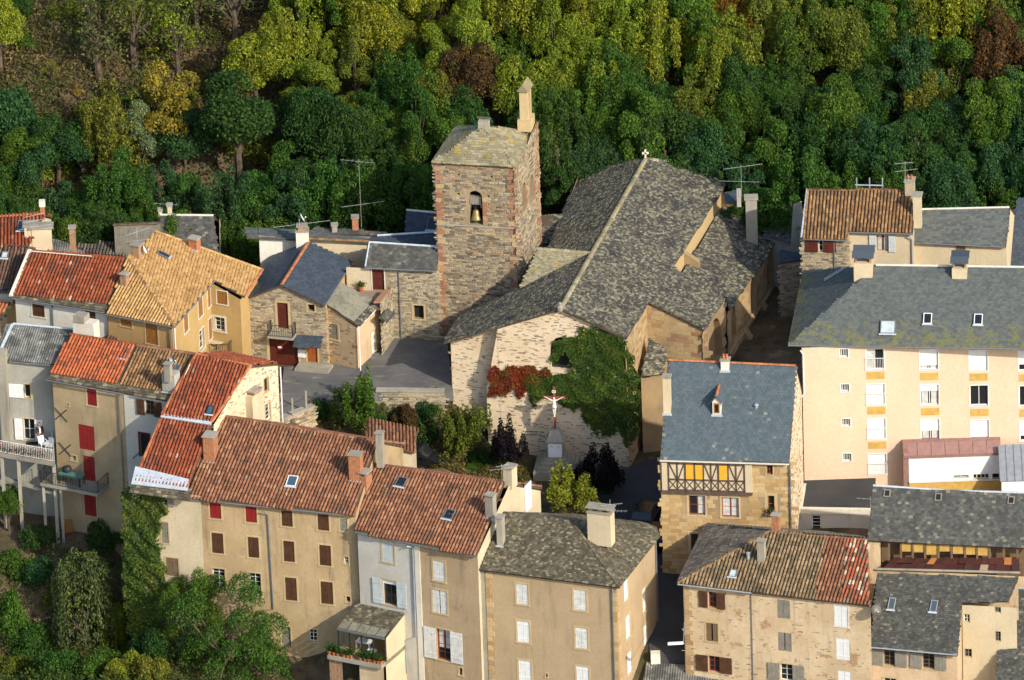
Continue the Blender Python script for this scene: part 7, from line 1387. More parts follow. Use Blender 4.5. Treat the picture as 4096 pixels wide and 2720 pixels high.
def lobes(kind, r):
    out = []
    if kind == 'broad':
        for i in range(20):
            p = r.normal(0, 1, 3); p /= np.linalg.norm(p); q = r.uniform(.35, .78); out.append((p*q*[1, 1, .95]+[0, 0, .05], r.uniform(.26, .44)))
    elif kind == 'ragged':
        for i in range(26):
            p = r.normal(0, 1, 3); p /= np.linalg.norm(p); q = r.uniform(.4, 1.0); out.append((p*q*[.95, .95, 1.1], r.uniform(.14, .32)))
    elif kind == 'tall':
        for i in range(24):
            z = r.uniform(-1.3, 1.5); w_ = max(.12, .75*(1-abs((z+.35)/1.9)**1.5)); a = r.uniform(0, 6.28); q = w_*math.sqrt(r.uniform(.1, 1)); out.append((np.array([math.cos(a)*q, math.sin(a)*q, z]), r.uniform(.17, .32)))
    elif kind == 'shoots':
        for i in range(26):
            a = r.uniform(0, 6.28); q = .85*math.sqrt(r.uniform(0, 1)); z0 = r.uniform(-.9, .1); L = r.uniform(.6, 1.5)*(1.15-q*.6)
            for k in range(6): out.append((np.array([math.cos(a)*(q+.1*k/6), math.sin(a)*(q+.1*k/6), z0+L*k/6]), .20*(1-.11*k)))
    elif kind == 'plume':
        for i in range(30):
            a = r.uniform(0, 6.28); q = .95*math.sqrt(r.uniform(0, 1)); top = r.uniform(.2, 1.35)*(1.05-q*.55); L = r.uniform(.7, 1.6)
            for k in range(5): out.append((np.array([math.cos(a)*q*(1+.03*k), math.sin(a)*q*(1+.03*k), top-L*k/5]), r.uniform(.12, .2)))
    elif kind == 'big':
        for i in range(46):
            a = r.uniform(0, 6.28); q = .85*math.sqrt(r.uniform(0, 1)); out.append((np.array([math.cos(a)*q, math.sin(a)*q, r.uniform(-1.0, .95)*(1.1-q*.55)]), r.uniform(.15, .3)))
    elif kind == 'bush':
        for i in range(18):
            a = r.uniform(0, 6.28); q = .75*math.sqrt(r.uniform(0, 1)); out.append((np.array([math.cos(a)*q, math.sin(a)*q, r.uniform(.0, .65)*(1.1-q*.6)]), r.uniform(.25, .42)))
    elif kind == 'weep':
        for i in range(24):
            a = r.uniform(0, 6.28); q = .8*math.sqrt(r.uniform(.05, 1)); top = .9*(1-q*q*.8)
            for k in range(4): out.append((np.array([math.cos(a)*q*(1+.05*k), math.sin(a)*q*(1+.05*k), top-.3*k*(.4+q)]), .2))
    return out
def crown(kind, n, size, seed, shell=.75):
    r = np.random.default_rng(seed); L = lobes(kind, r); wts = np.array([q*q for _, q in L]); wts /= wts.sum(); P = []; Nn = []
    for (c, q), wt in zip(L, wts):
        m_ = max(10, int(n*wt)); d = r.normal(0, 1, (m_, 3)); d /= np.linalg.norm(d, axis=1)[:, None]; d[:, 2] = np.where(d[:, 2] < -.35, -d[:, 2], d[:, 2])
        rad = q*r.uniform(shell, 1.12, m_); P.append(np.array(c)+d*rad[:, None]); Nn.append(d*.8+np.array([0, 0, .35]))
    return leaves(np.vstack(P), np.vstack(Nn), size), L
def trunkmesh(L, seed, base=-2.2, r0=.09, nb=9):
    r = random.Random(seed); mb = MB(); mb.tube([(0, 0, base), (r.uniform(-.05, .05), r.uniform(-.05, .05), base*.45), (r.uniform(-.08, .08), r.uniform(-.08, .08), .1)], r0, 7, r0*.5)
    for c, q in r.sample(L, min(nb, len(L))): s_ = base*.5*r.uniform(.2, 1); mb.tube([(0, 0, s_), tuple(np.array(c)*[.5, .5, .3]+[0, 0, s_*.4]), tuple(c)], r0*.38, 4, r0*.1)
    me = bpy.data.meshes.new('trunk'); me.from_pydata([tuple(v) for v in mb.v], [], mb.f); me.materials.append(BARK); return me
TV = {}
def variants(kind, cnt, n, size, base=-2.2, nb=9, r0=.09):
    TV[kind] = []
    for s_ in range(cnt):
        v, L = crown(kind if kind in ('broad', 'ragged', 'tall', 'shoots', 'bush', 'weep', 'big', 'plume') else 'ragged', n, size, 100+s_*7+len(kind)); TV[kind].append((leafobj('crown', v, LEAF), trunkmesh(L, s_, base, r0, nb)))
variants('broad', 4, 15000, .046); variants('ragged', 4, 12000, .046); variants('tall', 5, 12000, .044, -2.6); variants('shoots', 3, 7000, .062, -1.6); variants('bush', 4, 8000, .058, -.1, 5, .05); variants('weep', 2, 12000, .042, -.6); variants('plume', 6, 13000, .044, -2.4); variants('big', 2, 30000, .026, -1.2)
variants('sparse', 3, 1300, .055, -1.6, 22, .10)
GREENS = {'dark green': (.034, .072, .026), 'deep green': (.045, .095, .026), 'green': (.065, .115, .026), 'olive green': (.115, .125, .032), 'yellow green': (.150, .175, .030), 'lime yellow': (.20, .205, .032), 'golden': (.22, .165, .04), 'orange brown': (.22, .105, .03),
          'bluish green': (.034, .078, .042), 'silver grey': (.15, .165, .125), 'grey green': (.085, .095, .05), 'purple leaved': (.014, .012, .018), 'red brown': (.12, .075, .035)}
def plant(kind, base, radius, hscale, colr, name, label, cat, group=None, zc=None, jitter=.12):
    i = random.randrange(len(TV[kind])); cm, tm = TV[kind][i]; t = thing(name, label, cat, base, group)
    low = {'bush': .05, 'weep': .5, 'big': 1.0}.get(kind, {'shoots': 1.35, 'tall': 2.3, 'sparse': 1.5}.get(kind, 1.9))
    rz = random.uniform(0, 6.28); c = tuple(v*g for v, g in zip(GREENS[colr], (1.35, 1.45, 1.0))) if colr not in ('purple leaved', 'red brown') else GREENS[colr]; k = random.uniform(1-jitter, 1+jitter); k2 = random.uniform(1-jitter, 1+jitter)
    for nm, me in (('crown', cm), ('trunk', tm)):
        if nm == 'trunk' and kind == 'bush' and radius < .6: continue
        o = bpy.data.objects.new(nm, me); COL.objects.link(o); o.parent = t; o.location = (0, 0, low*radius*hscale); o.scale = (radius, radius, radius*hscale); o.rotation_euler = (0, 0, rz)
        if nm == 'crown': o.color = (c[0]*k*k2, c[1]*k, c[2]*k, 1)
    return t
def at(Z, x, y): return PT(Z(x, y))
# hillside shrubs and fruit trees in the clearing, one by one: zone N1 x, foot y, radius, kind, colour, height, label
HB = [(40, 530, 2.9, 'bush', 'bluish green', 1.5, 'large dark bluish green bush on the left edge of the slope'), (5, 290, 2.3, 'broad', 'lime yellow', 1, 'bright lime yellow tree cut by the left edge'), (112, 178, 1.1, 'bush', 'green', 1.1, 'small bright green bush near the lime yellow tree'),
      (385, 305, 3.3, 'sparse', 'grey green', .95, 'wide half bare fruit tree with pale forked limbs in the clearing'), (520, 275, 3.2, 'sparse', 'olive green', .95, 'half bare fruit tree right of the forked one in the clearing'), (690, 300, 2.5, 'sparse', 'yellow green', 1, 'thin yellow green tree in the middle of the clearing'),
      (905, 190, 3.0, 'sparse', 'grey green', 1, 'nearly bare tree with thick dark trunk high in the clearing'), (1065, 185, 1.45, 'bush', 'lime yellow', 1.1, 'round lime coloured bush high in the clearing'), (760, 120, 2.8, 'sparse', 'grey green', 1, 'bare grey tree at the top of the clearing'),
      (455, 440, 1.35, 'bush', 'green', 1.2, 'rounded green bush beside the wooden ladder'), (350, 450, 1.5, 'bush', 'yellow green', 1, 'low yellow green bush left of the ladder'), (300, 362, .5, 'bush', 'golden', 1.3, 'tiny golden yellow bush in the clearing'), (985, 475, 2.7, 'broad', 'yellow green', 1, 'dense large leaved yellow green tree at the clearing edge'),
      (950, 250, 1.1, 'bush', 'golden', 1.1, 'small golden shrub above the dense yellow green tree'), (720, 420, 1.7, 'bush', 'olive green', 1, 'mottled olive bush in the lower clearing'), (545, 400, 1.2, 'bush', 'grey green', 1, 'dull green bush right of the ladder'), (655, 690, 3.0, 'ragged', 'golden', 1, 'autumn coloured golden tree below the clearing'),
      (190, 665, 1.8, 'bush', 'yellow green', 1, 'yellow green bush low on the left slope'), (160, 520, 1.4, 'bush', 'olive green', 1, 'small olive bush left of the bare ground'), (95, 760, 2.2, 'broad', 'green', .9, 'green tree above the orange tile roof'), (225, 800, 2.5, 'broad', 'dark green', .95, 'dark green tree behind the double chimney'), (330, 810, 2.3, 'broad', 'bluish green', .95, 'bluish dark tree left of the silvery tree'),
      (545, 850, 2.3, 'tall', 'silver grey', .85, 'silvery grey leaved tree behind the plank shed'), (930, 850, 4.0, 'broad', 'dark green', .9, 'very large dark green tree above the straw coloured roof'), (720, 840, 2.6, 'broad', 'bluish green', 1, 'dark tree behind the white ridged slate roof'), (640, 60, 2.2, 'bush', 'grey green', .9, 'grey green thicket at the top left of the clearing'),
      (480, 60, 2.0, 'bush', 'olive green', .9, 'olive thicket near the top of the left slope'), (250, 60, 1.6, 'bush', 'olive green', .8, 'low olive shrub near the top left corner'), (60, 60, 1.6, 'bush', 'dark green', 1.2, 'dark shrub in the top left corner'), (1180, 110, 2.2, 'ragged', 'yellow green', 1, 'yellow green tree right of the lime bush'), (870, 560, 1.9, 'bush', 'olive green', 1.1, 'olive bush below the dense yellow green tree'),
      (1180, 560, 2.5, 'ragged', 'yellow green', 1, 'ragged yellow green tree at the edge of the woods'), (400, 530, 1.2, 'sparse', 'olive green', 1, 'thin young tree on the bare ground'), (260, 560, 1.3, 'bush', 'grey green', .7, 'low grey green scrub on the bare ground'), (420, 640, 1.5, 'sparse', 'grey green', .8, 'leafless shrub on the dry ground'), (1000, 600, 1.8, 'bush', 'olive green', 1, 'olive shrub above the very large dark tree'),
      (200, 330, .9, 'sparse', 'yellow green', 1, 'slender sapling in the left clearing'), (820, 330, 1.2, 'bush', 'grey green', .9, 'dull shrub beside the dense yellow green tree'), (610, 180, 1.3, 'bush', 'red brown', .7, 'reddish low shrub among the fruit trees'), (560, 330, 1.0, 'bush', 'red brown', .6, 'reddish bramble patch above the ladder')]
for x, y, r_, kd, cl_, hs_, lb in HB:
    p = at(N1, x, min(y, 745)); plant(kd, p-Zup*.1, r_, hs_, cl_, 'bush' if kd == 'bush' else 'tree', lb, 'bush' if kd == 'bush' else 'tree')
HBP = [(N1(x, y)[0], N1(x, y)[1], r_) for x, y, r_, *_ in HB]
CLEAR = [V(*q) for q in ((-60, -60), (600, -60), (690, 110), (690, 200), (560, 260), (520, 330), (430, 350), (350, 390), (240, 440), (100, 480), (-60, 470))]
LM = [(430, 'above the orange and red roofs'), (1000, 'above the straw coloured roof'), (1740, 'left of the bell tower'), (2330, 'behind the bell tower'), (2950, 'above the church roof'), (3650, 'above the ochre tiled houses'), (9999, 'at the right edge')]
used = []; n_t = 0; y_ = 11.5
cand = []
while y_ < 41:
    x_ = -46.0
    while x_ < 46: cand.append((x_+random.uniform(-1.0, 1.0), y_+random.uniform(-1.0, 1.0))); x_ += 2.75
    y_ += 2.15
for (x, y) in cand:
    z = th(x, y); pp = pix((x, y, z))[0]; 
    if not (-150 < pp[0] < 4250): continue
    if inpoly(np.array([pp[0]]), np.array([pp[1]]), CLEAR)[0]: continue
    if any(abs(pp[0]-a) < r_*42 and abs(pp[1]-b) < r_*45 for a, b, r_ in HBP): continue
    if y < 15 and 900 < pp[0] < 3300 and (x-6)**2+(y-6)**2 < 130: continue
    up_ = pp[1]; rightlow = pp[0] > 2950 and 450 < up_ < 1000
    fr = 1-(up_-0)/1000.0; q = random.random()
    if rightlow or up_ > 800: kd = random.choice(['broad', 'plume', 'ragged']); cl_ = random.choice(['dark green', 'deep green', 'bluish green', 'deep green', 'green'])
    elif up_ > 560: kd = random.choice(['broad', 'plume', 'tall', 'plume']); cl_ = random.choice(['dark green', 'deep green', 'green', 'green', 'olive green', 'olive green'])
    else:
        kd = random.choice(['plume', 'plume', 'tall', 'plume', 'ragged', 'broad']); cl_ = random.choice(['yellow green', 'olive green', 'yellow green', 'green', 'olive green', 'yellow green', 'deep green', 'lime yellow', 'green'])
        if q < .035: cl_ = random.choice(['orange brown', 'golden', 'red brown'])
    if pp[0] > 3500 and up_ < 700 and random.random() < .25: cl_ = random.choice(['red brown', 'olive green', 'golden'])
    r_ = random.uniform(1.7, 2.7)*(.85 if kd == 'tall' else 1); hs_ = random.uniform(.9, 1.2)
    hs_ *= 1.25; top = pix((x, y, z+r_*hs_*3.2))[0]
    if top[1] > 2720 or pp[1] < -420 or top[1] > 1150: continue
    row = 'high on' if up_ < 330 else 'halfway up' if up_ < 640 else 'low on'; lm = next(t_ for a, t_ in LM if pp[0] < a); shp = {'tall': 'narrow', 'ragged': 'ragged', 'broad': 'rounded', 'plume': 'feathery'}[kd]; shp = ('small ' if r_ < 1.85 else 'large ' if r_ > 2.35 else '')+shp
    if n_t >= 285: continue
    art = f'{shp} {cl_} tree {row} the wooded slope {lm}'
    plant(kd, Vector((x, y, z-.45*r_*hs_)), r_, hs_, cl_, 'tree', art, 'tree', 'trees of the wooded hillside'); n_t += 1
print('forest trees', n_t)
p = PT(V(1275, 470)); plant('tall', p-Zup*1.5, 2.0, .95, 'silver grey', 'tree', 'white flecked silvery tree between bell tower and church roof', 'tree')
# garden trees and shrubs
def garden(Z, x, yfoot, ztop_, wid, kd, cl_, lb, zg=None, name='tree', cat='tree'):
    b = PT(Z(x, yfoot)) if zg is None else PZ(Z(x, yfoot), zg)
    k = Z(1, 0)[0]-Z(0, 0)[0]; h = (yfoot-ztop_)*k/(SC*cp); r_ = wid*k/SC/2; full = {'shoots': 2.7, 'tall': 3.7, 'bush': 1.15, 'weep': 1.5, 'big': 2.1, 'broad': 2.9, 'ragged': 3.0}[kd]
    return plant(kd, b, r_, h/(full*r_), cl_, name, lb, cat)
garden(K, 585, 760, 320, 330, 'shoots', 'green', 'upright green garden tree on the bank below the courtyard'); garden(K, 1235, 905, 430, 330, 'shoots', 'olive green', 'yellowish green garden tree left of the church gable')
garden(K, 1500, 985, 575, 270, 'shoots', 'purple leaved', 'dark purple leaved tree left of the calvary cross', -4.7); garden(K, 2050, 1100, 770, 370, 'shoots', 'purple leaved', 'dark purple leaved tree right of the calvary cross', -4.8)
garden(K, 1880, 1290, 905, 400, 'shoots', 'yellow green', 'light green leafy tree in front of the calvary steps', -4.9)
for x, y, tp_, wd, cl_, lb in ((760, 740, 560, 190, 'grey green', 'dull green shrub between the two garden trees'), (870, 760, 520, 190, 'red brown', 'reddish shrub on the bank below the courtyard wall'), (980, 800, 600, 220, 'dark green', 'dark shrub left of the yellowish garden tree'), (690, 720, 600, 150, 'dark green', 'dark green shrub at the foot of the upright garden tree'), (350, 640, 490, 130, 'dark green', 'dark creeper bush at the end of the low courtyard wall'),
    (1330, 930, 830, 200, 'dark green', 'dark undergrowth at the foot of the church gable'), (900, 840, 750, 120, 'green', 'small green shrub beside the parked dark car'), (820, 600, 490, 200, 'olive green', 'olive weeds just below the courtyard edge'), (960, 560, 485, 130, 'green', 'bright green weeds at the courtyard edge near the church'), (1290, 960, 900, 120, 'green', 'low green shrub on the garden slope'), (800, 650, 500, 180, 'olive green', 'olive bush against the middle of the retaining wall'), (905, 640, 495, 170, 'red brown', 'reddish bush against the retaining wall'), (1010, 640, 500, 170, 'dark green', 'dark bush between retaining wall and church'), (730, 650, 520, 150, 'grey green', 'grey green bush at the left end of the retaining wall')):
    garden(K, x, y, tp_, wd, 'bush', cl_, lb, None, 'bush', 'bush')
for Z, x, y, tp_, wd, kd, cl_, lb, zg in ((E, 610, 1700, 985, 600, 'big', 'deep green', 'large green tree growing in front of the long tan house', -14.5), (E, 400, 1650, 960, 330, 'big', 'green', 'bright green tree between the ivy and the tan house', -14.5), (E, 840, 1600, 1230, 250, 'bush', 'dark green', 'dark green rounded bush right of the large green tree', -14.3), (E, 1000, 1600, 1420, 200, 'bush', 'dark green', 'shadowy shrub below the veranda', -13.8),
    (L_, 380, 760, 345, 300, 'weep', 'grey green', 'weeping grey green shrub on the lower left slope', None), (L_, 500, 830, 560, 150, 'weep', 'yellow green', 'small yellow green weeping shrub near the ivy column', None), (L_, 40, 250, 60, 170, 'broad', 'green', 'green tree below the terrace at the left edge', None), (L_, 460, 320, 180, 190, 'bush', 'dark green', 'dark shrub at the foot of the beige house', None), (L_, 660, 830, 640, 200, 'bush', 'dark green', 'dark bush at the base of the ivy covered house', None),
    (L_, 160, 300, 200, 170, 'bush', 'dark green', 'dark green bush left of the rubble at the house foot', None), (L_, 80, 440, 310, 190, 'bush', 'green', 'green shrub on the left ravine slope', None), (L_, 190, 460, 340, 150, 'bush', 'bluish green', 'bluish shrub in the middle of the left slope', None), (L_, 40, 690, 480, 200, 'bush', 'green', 'leafy green thicket at the lower left edge', None), (L_, 140, 800, 640, 220, 'bush', 'deep green', 'deep green thicket near the lower left corner', None),
    (L_, 250, 600, 450, 150, 'bush', 'olive green', 'olive scrub left of the weeping shrub', None), (L_, 420, 880, 740, 220, 'bush', 'green', 'green bramble at the bottom edge', None), (L_, 560, 900, 760, 200, 'bush', 'yellow green', 'yellow green bramble at the bottom edge', None), (L_, 250, 900, 760, 240, 'bush', 'deep green', 'dense bramble in the bottom left', None), (L_, 60, 900, 780, 200, 'bush', 'olive green', 'olive bramble in the lower left corner', None), (L_, 660, 920, 760, 170, 'bush', 'olive green', 'olive shrub left of the large green tree', None)):
    garden(Z, x, y, tp_, wd, kd, cl_, lb, zg, 'bush' if kd in ('bush', 'weep') else 'tree', 'bush' if kd in ('bush', 'weep') else 'tree')
# potted plants, flower boxes
for i, (t, c, hh, fl) in enumerate(PLANTS):
    off = np.array(c)-np.array(t.location); n = 130; d = rng.normal(0, 1, (n, 3))*[.16 if not fl else .24, .12, hh*.28]; v = leaves(off+d, d/.2, .10); o = newobj('foliage', leafobj('foliage', v, LEAF), None, t); o.color = (.04, .10, .02, 1)
    if fl: 
        d = rng.normal(0, 1, (26, 3))*[.22, .1, hh*.22]+[0, 0, hh*.15]; me = leafobj('flowers', leaves(off+d, d, .085), MT['flowerred']); newobj('flowers', me, None, t)
# creepers on walls
def creeper(name, label, W_, Z, poly, n, size, ramp_, parts, thick=.25, sc=.7):
    t = thing(name, label, 'climbing plant', W_.P(*W_.sz(Z(*poly[0])), 0))
    P2 = [W_.sz(Z(*q)) for q in poly]; xs_ = [p[0] for p in P2]; ys_ = [p[1] for p in P2]; x = rng.uniform(min(xs_), max(xs_), n*3); y = rng.uniform(min(ys_), max(ys_), n*3)
    jx = .25*np.sin(y*4.1)+.18*np.sin(x*5.3+y*2)+rng.normal(0, .13, len(x)); ok = inpoly(x+jx*.6, y+.2*np.sin(x*4.7)+.12*np.sin(x*13+y*5)+rng.normal(0, .12, len(x)), P2); gap = np.sin(x*3.3+np.sin(y*2.7)*1.5)*np.sin(y*3.9+x*1.2); ok &= (gap > -.80) | (rng.random(len(x)) < .3); x, y = x[ok][:n], y[ok][:n]
    dep = .04+thick*(.5+.5*np.sin(x*2.9+1+np.sin(y*2))*np.sin(y*3.1+x))*rng.uniform(.35, 1.1, len(x)); P = np.array([W_.P(a, b, c) for a, b, c in zip(x, y, dep)])-np.array(t.location)
    newobj('foliage', leafobj('foliage', leaves(P, np.array(W_.n)+np.array([0, 0, .35]), size, .55), leafmat(name+'_leaf_'+str(len(bpy.data.materials)), ramp_, sc)), None, t); return t
GR = [(.3, (.04, .085, .02)), (.5, (.07, .125, .024)), (.7, (.12, .15, .03))]; RD = [(.3, (.16, .028, .016)), (.5, (.22, .05, .022)), (.65, (.15, .10, .03)), (.8, (.09, .10, .02))]
Wgi = Wg
creeper('ivy', 'broad green ivy covering the right half of the church gable', Wgi, K, [(1790, 175), (1880, 150), (1950, 115), (2010, 75), (2215, 165), (2260, 330), (2310, 500), (2300, 720), (2230, 820), (2150, 700), (2080, 760), (2000, 690), (1960, 640), (1930, 560), (1890, 440), (1860, 360), (1900, 300), (1850, 240), (1760, 300), (1750, 230)], 15000, .13, GR, 1)
creeper('ivy', 'trailing green ivy strands between the gable window and the cross', Wgi, K, [(1600, 395), (1800, 370), (1900, 400), (1960, 540), (1900, 560), (1820, 580), (1800, 520), (1680, 500), (1650, 580), (1630, 470), (1580, 440)], 5200, .13, GR, 1)
creeper('red_creeper', 'red Virginia creeper band on the left part of the church gable', Wgi, K, [(1372, 350), (1450, 345), (1600, 320), (1700, 350), (1790, 375), (1640, 420), (1570, 520), (1550, 450), (1500, 480), (1385, 510)], 4200, .13, RD, 1)
creeper('ivy', 'pale leaved ivy climbing the front corner of the red roofed house', W0, E, [(0, 450), (30, 520), (240, 540), (230, 640), (190, 700), (205, 860), (230, 940), (240, 1100), (300, 1250), (180, 1400), (40, 1400), (0, 1100), (-10, 800)], 12000, .13, [(.3, (.05, .10, .024)), (.5, (.09, .145, .03)), (.68, (.15, .18, .035)), (.8, (.20, .19, .04))], 1, .5)
# undergrowth and dry grass
def scatter(name, label, n, region, size, ramp_, sc=.35, lift=.12, spread=.12, but=None):
    P2 = region; x = rng.uniform(min(p[0] for p in P2), max(p[0] for p in P2), n*3); y = rng.uniform(min(p[1] for p in P2), max(p[1] for p in P2), n*3); ok = inpoly(x, y, P2); ok = ok & ~inpoly(x, y, but) if but else ok; x, y = x[ok][:n], y[ok][:n]
    cl_ = .5+.5*np.sin(x*1.1+np.sin(y*.8)*2)*np.sin(y*1.3+x*.3); z = farz(x, y)+lift+np.abs(rng.normal(0, spread, len(x)))*(.5+cl_*1.4); me = leafobj(name, leaves(np.stack([x, y, z], 1), np.array([0, -.3, .6]), size, .8), leafmat(name+'_leaf', ramp_, sc)); o = newobj(name, me, None); o['kind'] = 'stuff'; o['label'] = label; return o
CLW = [(p.x, p.y) for p in (PT(q) for q in [V(*q) for q in ((-30, 10), (590, 10), (670, 110), (680, 200), (560, 260), (520, 330), (430, 350), (350, 390), (240, 440), (100, 480), (-30, 470))])]
scatter('dry_grass', 'dry grass and low scrub in the hillside clearing', 30000, CLW, .16, [(.3, (.07, .10, .03)), (.48, (.11, .125, .04)), (.58, (.18, .14, .07)), (.68, (.22, .17, .09)), (.8, (.11, .13, .04))], .35, .1, .3)
scatter('hillside_undergrowth', 'mixed green undergrowth covering the wooded hillside', 45000, [(-46, 10), (46, 10), (46, 46), (-46, 46)], .2, [(.3, (.03, .055, .018)), (.5, (.055, .08, .02)), (.65, (.11, .115, .025)), (.8, (.13, .10, .035))], .3, .15, .45, CLW)
scatter('ravine_undergrowth', 'weeds and brambles on the lower left slope', 40000, [(-42, -17.5), (-26.5, -17.5), (-26.5, -27), (-8, -36), (-6, -46), (-42, -46)], .16, [(.3, (.035, .07, .022)), (.5, (.07, .105, .026)), (.64, (.11, .13, .035)), (.8, (.15, .13, .06))], .6, .12, .4)
gp_ = [PT(V(*q)) for q in ((745, 935), (865, 910), (1020, 912), (1120, 1040), (1240, 1100), (1180, 1130), (950, 1085), (860, 1010), (700, 985))]
scatter('garden_weeds', 'weeds and dry grass on the garden bank', 9000, [(p.x, p.y) for p in gp_], .15, [(.3, (.05, .075, .022)), (.5, (.12, .11, .035)), (.65, (.22, .165, .075)), (.8, (.09, .10, .03))], .6, .05, .14)
# ================================================================ SMALL THINGS
# courtyard retaining wall, low wall with posts
def stonewall(name, label, pts, top, zb, mat, rub, thick=.5, kind='stone_block', quota=60):
    t = thing(name, label, 'wall', Vector((pts[0].x, pts[0].y, zb)))
    for a, b in zip(pts, pts[1:]):
        Ww_ = Wall(t, a, b, top, zb, mat); Ww_.stones(rub, kind, quota=quota); mesh('coping', MB().box(Ww_.P(-.05, top-.02, .08), Ww_.e*(Ww_.len+.1), -Ww_.n*(thick+.1), Zup*.12), MT['concrete'], t, t); mesh('back', MB().box(Ww_.P(0, zb, -.02), Ww_.e*Ww_.len, -Ww_.n*(thick-.02), Zup*(top-zb-.03)), mat, t, t)
    return t
stonewall('retaining_wall', 'low retaining wall between courtyard and overgrown garden bank', [PZ(V(868, 903), .2), PZ(V(1022, 905), .2)], .22, -3, MT['mortar'], CT['rubble'])
lw = stonewall('low_wall', 'low rubble wall carrying fence posts beside the courtyard road', [PZ(K(112, 655), .35), PZ(K(315, 575), .35)], .35, -3, MT['ochre'], CT['limestones'])
fb_ = [PZ(K(185, 625), .45), PZ(K(268, 580), .45), PZ(K(118, 650), .45)]; ft_ = thing('fence', 'concrete fence posts joined by thin rails on the low wall', 'fence', fb_[0])
for p in fb_: mesh('post', MB().cbox(p, .12, .12, 1.35), MT['concrete'], ft_, ft_)
mesh('rail', MB().tube([fb_[2]+Zup*.9, fb_[0]+Zup*.9, fb_[1]+Zup*.9], .025, 4), MT['iron'], ft_, ft_)
# skinned figures
def skin(name, joints, edges, mat, parent, root):
    me = bpy.data.meshes.new(name); me.from_pydata([tuple(Vector(p)-root.location) for p, r in joints], edges, []); o = newobj(name, me, mat, parent)
    sm_ = o.modifiers.new('skin', 'SKIN'); sm_.use_smooth_shade = True
    if not me.skin_vertices: 
        import bmesh
        bm = bmesh.new(); bm.from_mesh(me); bm.verts.layers.skin.verify(); bm.to_mesh(me); bm.free()
    for i, (p, r) in enumerate(joints): me.skin_vertices[0].data[i].radius = (r, r); me.skin_vertices[0].data[i].use_root = (i == 0)
    ss = o.modifiers.new('sub', 'SUBSURF'); ss.levels = 1; ss.render_levels = 2; return o
def figure(root, c, f, H, arms, skinmat, s=None, clothes=True, legs='stand'):
    """c foot point, f facing unit vector, H height; arms: 'down' or 'cross'"""
    s = Vector((-f.y, f.x, 0)); P = lambda x, y, z: c+s*x*H+f*y*H+Zup*z*H
    J = [(P(0, 0, .53), .075*H), (P(0, .005, .64), .068*H), (P(0, .0, .76), .082*H), (P(0, 0, .83), .045*H), (P(0, .008, .865), .034*H), (P(0, .012, .92), .058*H), (P(0, .014, .975), .048*H)]; Ed = [(0, 1), (1, 2), (2, 3), (3, 4), (4, 5), (5, 6)]
    for d in (-1, 1):
        k = len(J)
        if arms == 'down': J += [(P(d*.115, 0, .80), .038*H), (P(d*.15, -.01, .64), .028*H), (P(d*.14, .05, .50), .021*H), (P(d*.135, .07, .455), .022*H)]
        else: J += [(P(d*.115, 0, .82), .036*H), (P(d*.24, 0, .895), .026*H), (P(d*.37, 0, .965), .019*H), (P(d*.41, .0, .985), .020*H)]
        Ed += [(3, k), (k, k+1), (k+1, k+2), (k+2, k+3)]; h_ = k+3
        for q in range(4):                                          # fingers
            J.append((J[h_][0]+(J[h_][0]-J[h_-1][0]).normalized()*.03*H+f*(q-1.5)*.009*H, .0055*H)); Ed.append((h_, len(J)-1))
        k = len(J); lx = .055 if legs == 'stand' else .035
        J += [(P(d*.055, 0, .49), .058*H), (P(d*lx, .012, .28), .040*H), (P(d*(lx if legs == 'stand' else .01), -.005, .05), .026*H), (P(d*(lx if legs == 'stand' else .01), .07, .02), .022*H)]; Ed += [(0, k), (k, k+1), (k+1, k+2), (k+2, k+3)]
    return skin('body', J, Ed, skinmat, root, root), P
mn = thing('person', 'man in dark jacket, pale shirt and blue trousers standing at the terrace door', 'person', man_at); fm = Vector((.25, -.97, 0)).normalized(); Hm = 1.72
bd, P = figure(mn, man_at, fm, Hm, 'down', MT['skin'])
jj = [(P(0, 0, .55), .088*Hm), (P(0, .0, .66), .084*Hm), (P(0, -.003, .77), .094*Hm), (P(0, -.005, .825), .06*Hm)]; je = [(0, 1), (1, 2), (2, 3)]
for d in (-1, 1): k = len(jj); jj += [(P(d*.118, 0, .80), .047*Hm), (P(d*.152, -.01, .64), .038*Hm), (P(d*.142, .04, .52), .031*Hm)]; je += [(2, k), (k, k+1), (k+1, k+2)]
skin('jacket', jj, je, MT['navy'], mn, mn)
tj = [(P(0, 0, .54), .082*Hm)]; te = []
for d in (-1, 1): k = len(tj); tj += [(P(d*.056, 0, .48), .066*Hm), (P(d*.056, .012, .28), .048*Hm), (P(d*.056, -.005, .06), .036*Hm)]; te += [(0, k), (k, k+1), (k+1, k+2)]
skin('trousers', tj, te, MT['jeans'], mn, mn); mesh('shirt', MB().prism([P(-.035, .088, .80), P(.035, .088, .80), P(.03, .10, .58), P(-.03, .10, .58)], fm*.02), MT['whitepaint'], mn, mn)
mesh('hair', MB().ball(P(0, -.012, .955), .066*Hm, 10), MT['greywood'], mn, mn, True); mesh('nose', MB().tube([P(0, .07, .935), P(0, .085, .915)], .012, 5), MT['skin'], mn, mn)
for d in (-1, 1): mesh('eye', MB().ball(P(d*.022, .066, .938), .010, 6), MT['iron'], mn, mn); mesh('shoe', MB().cbox(P(d*.056, .03, 0), .10, .27, .09, Vector((-fm.y, fm.x, 0))), MT['rubber'], mn, mn)
mesh('mouth', MB().tube([P(-.018, .068, .893), P(.018, .068, .893)], .006, 4), MT['brownred'], mn, mn)
